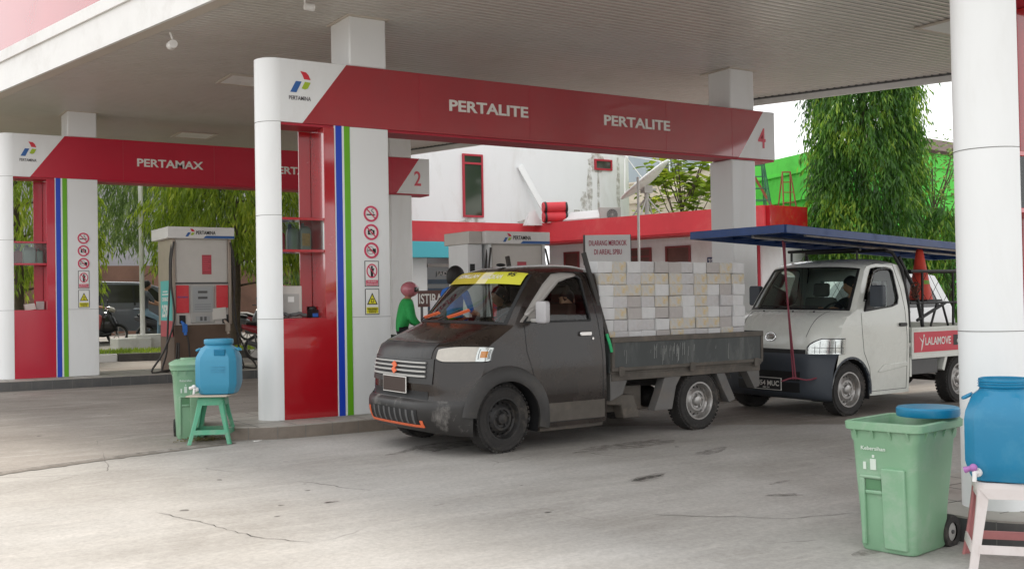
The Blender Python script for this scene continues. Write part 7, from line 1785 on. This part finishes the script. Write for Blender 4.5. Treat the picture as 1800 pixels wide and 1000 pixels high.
STAND = dict(pelvis=(0, 0, .92), chest=(.0, 0, 1.28), neck=(0, 0, 1.46), head=(.03, 0, 1.60), shl=(0, .19, 1.40), shr=(0, -.19, 1.40), ell=(.05, .24, 1.12), elr=(.08, -.24, 1.12), wrl=(.26, .18, 1.08), wrr=(.28, -.16, 1.10),
             hipl=(0, .09, .90), hipr=(0, -.09, .90), knl=(.02, .10, .48), knr=(.02, -.10, .48), anl=(0, .10, .08), anr=(0, -.10, .08))
person('attendant in a royal blue shirt standing behind the black pickup, back turned', dict(STAND), 'shirt_blue', 'trouser', (7.28, 12.95, zg(13)+.10), R(20), head_yaw=R(-30), skin='skin', scale=1.0, voxel=.014, hairvol=1.35)

# ------------------------------------------------------------------ scooters, riders, parked car
M['scoot_black'] = mat('scooter_black', (.018, .018, .02), .3, coat=.4); M['scoot_grey'] = mat('scooter_grey', (.10, .10, .11), .3, coat=.4); M['scoot_maroon'] = mat('scooter_maroon', (.25, .02, .03), .3, coat=.4)
M['tyre_far'] = mat('tyre_dark', (.03, .03, .03), .8); M['rim_far'] = mat('rim_pale', (.40, .38, .36), .35, metal=.6)
def scooter(loc, rz, label, bm, sc=1.0):
    t = empty('motor_scooter', loc, rz, label, 'scooter', 'motor scooters parked and ridden by the road'); t.scale = (sc,)*3
    for x in (0, -1.26):
        w = empty('wheel', (x, 0, .285)); w.parent = t
        mb = MB(); mb.lathe([(.22, -.035), (.265, -.045), (.285, -.02), (.285, .02), (.265, .045), (.22, .035)], (0, 0, 0), 'Y', 28); mb.build('tyre', 'tyre_far', w, smooth=40)
        mb = MB(); mb.lathe([(.205, -.025), (.225, -.03), (.225, .03), (.205, .025), (.205, -.025)], (0, 0, 0), 'Y', 28)
        for k in range(5): a = 2*math.pi*k/5; mb.bar((.03*math.cos(a), 0, .03*math.sin(a)), (.21*math.cos(a+.15), 0, .21*math.sin(a+.15)), .025, .03, up=(0, 1, 0))
        mb.lathe([(0, -.04), (.045, -.04), (.045, .04), (0, .04)], (0, 0, 0), 'Y', 12); mb.build('rim', 'rim_far', w, smooth=40)
    def shell(name, S, m_, n=12):          # sections: x, half width, z low, z high
        mb = MB(); rows = []
        for x, w, z0, z1 in S: rows.append([(x+.0*math.sin(a), w*math.cos(a), (z0+z1)/2+(z1-z0)/2*math.sin(a)) for a in [2*math.pi*k/n for k in range(n)]])
        mb.grid(rows, closed=True); mb.add(rows[0], [tuple(range(n))]); mb.add(rows[-1], [tuple(range(n))]); mb.build(name, m_, t, smooth=50)
    shell('rear_fairing', [(-.52, .07, .40, .62), (-.70, .14, .40, .72), (-1.05, .15, .50, .76), (-1.35, .10, .62, .80), (-1.58, .03, .72, .82)], bm)
    shell('seat', [(-.58, .05, .68, .74), (-.70, .13, .68, .78), (-1.0, .14, .70, .80), (-1.25, .12, .76, .88), (-1.48, .07, .80, .88)], 'black')
    shell('floorboard', [(-.15, .10, .26, .38), (-.35, .14, .22, .34), (-.62, .13, .24, .42)], bm)
    mb = MB(); mb.grid([[(.02, y*.6, .40) for y in (-.2, -.1, 0, .1, .2)], [(-.08-abs(y)*.1, y, .60) for y in (-.2, -.1, .0, .1, .2)], [(-.16-abs(y)*.3, y*.95, .85) for y in (-.2, -.1, .0, .1, .2)], [(-.2-abs(y)*.2, y*.5, .98) for y in (-.2, -.1, 0, .1, .2)]]); mb.build('front_apron', bm, t, smooth=60, solid=.05)
    shell('front_cover', [(.02, .05, .52, .62), (-.08, .13, .36, .80), (-.20, .15, .30, .92), (-.34, .13, .28, .90), (-.44, .05, .34, .70)], bm)
    shell('headlight', [(-.04, .02, .92, .98), (-.07, .10, .88, 1.02), (-.20, .13, .90, 1.06), (-.28, .05, .96, 1.05)], 'lampglass')
    mb = MB(); mb.grid([[(.0+.31*math.cos(R(a)), y, .285+.31*math.sin(R(a))) for y in (-.06, 0, .06)] for a in range(20, 150, 10)]); mb.build('front_mudguard', bm, t, smooth=60, solid=.01)
    mb = MB(); mb.tube([(0, .06, .285), (-.16, .05, .75), (-.20, 0, .98)], .02, 6); mb.tube([(0, -.06, .285), (-.16, -.05, .75)], .02, 6); mb.tube([(-.34, -.33, 1.02), (-.20, -.10, 1.02), (-.20, .10, 1.02), (-.34, .33, 1.02)], .015, 6); mb.build('handlebar', 'black', t, smooth=50)
    for s in (-1, 1):
        mb = MB(); mb.tube([(-.26, s*.22, 1.03), (-.24, s*.27, 1.17)], .007, 5); mb.sphere((-.24, s*.29, 1.20), .05, 8, 6, sc=(.4, 1.1, .7)); mb.build('mirror', 'black', t, smooth=50)
    mb = MB(); mb.tube([(-.75, -.12, .30), (-1.1, -.15, .32), (-1.45, -.16, .42)], [.03, .05, .05], 8); mb.sphere((-.95, 0, .36), .15, 10, 7, sc=(1.6, .7, .8)); mb.tube([(-1.26, -.08, .285), (-1.30, -.12, .62)], .02, 6); mb.build('engine', 'grey_dark', t, smooth=50)
    mb = MB(); mb.tube([(-.62, .12, .30), (-.68, .20, .02)], .012, 5); mb.build('side_stand', 'black', t)
    return t
RIDE = dict(pelvis=(-.82, 0, .84), chest=(-.72, 0, 1.20), neck=(-.70, 0, 1.37), head=(-.66, 0, 1.52), shl=(-.70, .18, 1.30), shr=(-.70, -.18, 1.30), ell=(-.55, .26, 1.08), elr=(-.55, -.26, 1.08), wrl=(-.36, .28, 1.03), wrr=(-.36, -.28, 1.03),
            hipl=(-.80, .10, .82), hipr=(-.80, -.10, .82), knl=(-.40, .20, .78), knr=(-.42, -.20, .78), anl=(-.50, .24, .36), anr=(-.50, -.24, .36))
def helmet(par, c, m_, yaw=0):
    mb = MB(); mb.sphere((c[0], c[1], c[2]+.015), .132, 18, 12, sc=(1.08, .95, .98)); mb.build('helmet', m_, par, smooth=60)
    mb = MB(); mb.lathe([(.136, -.03), (.138, .05)], (c[0], c[1], c[2]), 'Z', 16, a0=yaw-R(65), a1=yaw+R(65)); mb.build('visor', 'win_dark', par, smooth=60, solid=.006)
RD = R(-12)
scooter((7.05, 32.3, zg(32)), RD, 'black scooter nearest the left portal, ridden with only its front showing', 'scoot_black', 1.05)
person('rider on the leftmost black scooter, arm and leg showing by the left portal', {**RIDE}, 'shirt_grey', 'red_trousers', (7.05, 32.3, zg(32)), RD, skin='skin', scale=1.05, voxel=.02)
scooter((8.95, 31.75, zg(31.6)), R(4), 'dark scooter behind the flag pole, carrying the rider in jeans', 'scoot_grey', 1.0)
person('rider in grey tee and pale jeans sitting on the scooter behind the flag pole', {**RIDE, 'pelvis': (-.75, 0, .84), 'hipl': (-.72, .10, .82), 'hipr': (-.72, -.10, .82), 'knr': (-.45, -.30, .66), 'anr': (-.50, -.34, .12), 'knl': (-.45, .30, .66), 'anl': (-.50, .34, .12)}, 'shirt_grey', 'jean', (8.45, 31.6, zg(31.6)), R(4), skin='skin', scale=1.12, voxel=.02)
scooter((10.95, 30.6, zg(30.6)), R(-35), 'dark scooter parked under the bright weeping tree, right of the dispenser', 'scoot_grey', 1.08)
scooter((11.9, 31.6, zg(31.6)), R(-40), 'second parked scooter behind the one under the weeping tree', 'scoot_maroon', 1.0)
scooter((2.75, 26.6, .30), RD, 'scooter behind the left portal opening under the rider in navy', 'scoot_black', 1.0)
pr, PP = person('rider in navy jacket and grey helmet seen through the left portal opening', {**RIDE, 'head': (-.62, 0, 1.48)}, 'navy', 'trouser', (3.35, 26.6, .30), RD, hair=False, short=False, scale=1.0, voxel=.02)
helmet(pr, PP['head'], mat('grey_helmet', (.10, .11, .13), .25, coat=.6))
pr, PP = person('delivery rider in bright green jacket and pink helmet, left of the black pickup windscreen', {**RIDE, 'ell': (-.66, .24, 1.04), 'elr': (-.66, -.24, 1.04), 'wrl': (-.50, .20, .92), 'wrr': (-.50, -.20, .92)}, 'jacket_green', 'trouser', (8.80, 15.75, zg(16)), R(-20), hair=False, short=False, bulk=1.35, scale=1.0, voxel=.016)
helmet(pr, PP['head'], mat('pink_helmet', (.62, .20, .24), .25, coat=.6), 0); pr.scale = (1.06, 1.06, 1.0)
scooter((8.78, 15.75, zg(16)), R(-20), 'green and black scooter under the rider in the green jacket', 'scoot_black', 1.0)
pr, PP = person('farther rider with a pink helmet glimpsed over the near red counter', {**RIDE}, 'navy', 'trouser', (9.2, 22.75, zg(22)), R(-20), hair=False, short=False, scale=1.0, voxel=.02)
helmet(pr, PP['head'], mat('rose_helmet', (.60, .08, .16), .25, coat=.6), 0)
scooter((9.2, 22.75, zg(22)), R(-20), 'maroon scooter under the farther rider with the pink helmet', 'scoot_maroon', 1.0)
# small notice with the letters ISTI behind the green rider
ib = empty('notice_board', (8.0, 15.3, zg(15)), R(-35), 'low brown notice board reading ISTIRAHAT beside the green-jacketed rider', 'sign')
mb = MB(); mb.box(-.06, .62, 0, .03, 1.26, 1.52); mb.build('board', mat('brown_board', (.13, .06, .05), .6), ib); mb = MB(); text_mb(mb, 'ISTIRAHAT', (-.04, -.001, 1.31), (1, 0, 0), (0, 0, 1), .63, .16, .02, .003); mb.build('lettering', 'letter', ib)
mb = MB(); mb.box(-.02, .02, .005, .025, 0, 1.26); mb.build('post', 'grey_dark', ib)

def car(loc, rz, label, bm, S, top, L, W, sc=1.0, cat='car', far=False):
    """S: side outline lower body; top: greenhouse outline (x, z)"""
    t = empty('parked_car', loc, rz, label, cat); t.scale = (sc,)*3
    def y_at(z): return W/2*(1-.0 if z < .95 else 1-.22*min(1, (z-.95)/.75)**1.2)
    mb = MB(); out = S; hol = []
    side_surface(mb, out, [top], lambda x, z: y_at(z), .12, 0, both=True)
    n = len(out)
    mb.grid([[(p[0], -y_at(p[1]), p[1]) for p in out+[out[0]]], [(p[0], -y_at(p[1])*.9, p[1]+(.02 if p[1] > 1.3 else 0)) for p in out+[out[0]]], [(p[0], y_at(p[1])*.9, p[1]+(.02 if p[1] > 1.3 else 0)) for p in out+[out[0]]], [(p[0], y_at(p[1]), p[1]) for p in out+[out[0]]]])
    mb.build('body', bm, t, smooth=35)
    for s in (-1, 1):
        mb = MB(); side_surface(mb, top, [], lambda x, z: y_at(z)-.01, .2)
        if s > 0: mb.v = [(p[0], -p[1], p[2]) for p in mb.v]
        mb.build('side_window', 'win_dark', t, smooth=60)
        mb = MB(); x0, x1 = min(p[0] for p in top), max(p[0] for p in top)
        for f in (.36, .70): x = x0+(x1-x0)*f; mb.bar((x, s*(y_at(1.0)), 1.0), (x+.03, s*(y_at(1.5)), 1.55), .05, .02, up=(0, 1, 0))
        mb.build('window_pillar', 'black', t)
        for f in (.34, .62): mb = MB(); x = x0+(x1-x0)*f; mb.box(x-.09, x+.09, s*(W/2)-.01, s*(W/2)+.03, .88, .92); mb.build('door_handle', 'chrome', t, bevel=.008)
        for wx in (.80, L-.85):
            w = empty('wheel', (wx, s*(W/2-.11), .32)); w.parent = t; o = s*.11
            mb = MB(); mb.lathe([(.21, -.10), (.30, -.11), (.32, -.07), (.32, .07), (.30, .11), (.21, .10)], (0, 0, 0), 'Y', 30); mb.build('tyre', 'tyre_far', w, smooth=40)
            mb = MB(); mb.lathe([(.0, o*.8), (.05, o*.85), (.20, o*.7), (.215, o)], (0, 0, 0), 'Y', 30); mb.build('rim', 'rim_far', w, smooth=40)
    for s in (-1, 1):
        mb = MB(); mb.sphere((.10, s*W*.40, .72), .13, 10, 7, sc=(.7, .9, .6)); mb.build('headlight', 'lampglass', t, smooth=60)
        mb = MB(); mb.sphere((L-.06, s*W*.42, .92), .12, 10, 7, sc=(.5, .6, 1.3)); mb.build('tail_light', 'red', t, smooth=60)
    mb = MB(); a, c = top[0], top[1]; mb.grid([[(a[0]-.05-.0, -y_at(1.0)*.86, 1.02), (a[0]-.10, 0, 1.02), (a[0]-.05, y_at(1.0)*.86, 1.02)], [(c[0]-.12, -y_at(1.5)*.86, 1.50), (c[0]-.16, 0, 1.50), (c[0]-.12, y_at(1.5)*.86, 1.50)]]); mb.build('windscreen', 'win_dark', t, smooth=60, solid=.02)
    return t
ar = lambda cx, r_=.37, n=8: [(cx+r_*math.cos(R(180-180*i/n)), .30+r_*math.sin(R(180-180*i/n))) for i in range(n+1)]
mpv = [(.02, .35), (0, .60), (.10, .82), (.55, .98), (.95, 1.04), (1.55, 1.48), (2.0, 1.62), (3.4, 1.66), (3.95, 1.60), (4.2, 1.05), (4.25, .70), (4.22, .35)]
low = [(4.22, .30)]+[(p[0], p[1]) for p in ar(4.25-.85)[::-1]]+[(p[0], p[1]) for p in ar(.80)[::-1]]
car((6.0+4.2, 33.6, zg(34)+.02), R(172), 'dark grey people carrier parked behind the flag pole and scooters', mat('gunmetal_paint', (.17, .18, .21), .25, coat=.6), mpv+low[1:], [(1.25, 1.06), (1.72, 1.46), (2.1, 1.56), (3.35, 1.58), (3.75, 1.50), (3.9, 1.08)], 4.25, 1.75, 1.08)
car((12.4, 13.0, zg(13)), R(-2), 'white people carrier parked behind the white pickup, seen through its rack', mat('white_car', (.70, .71, .72), .25, coat=.6), mpv+low[1:], [(1.25, 1.06), (1.72, 1.46), (2.1, 1.56), (3.35, 1.58), (3.75, 1.50), (3.9, 1.08)], 4.25, 1.75, 1.05)
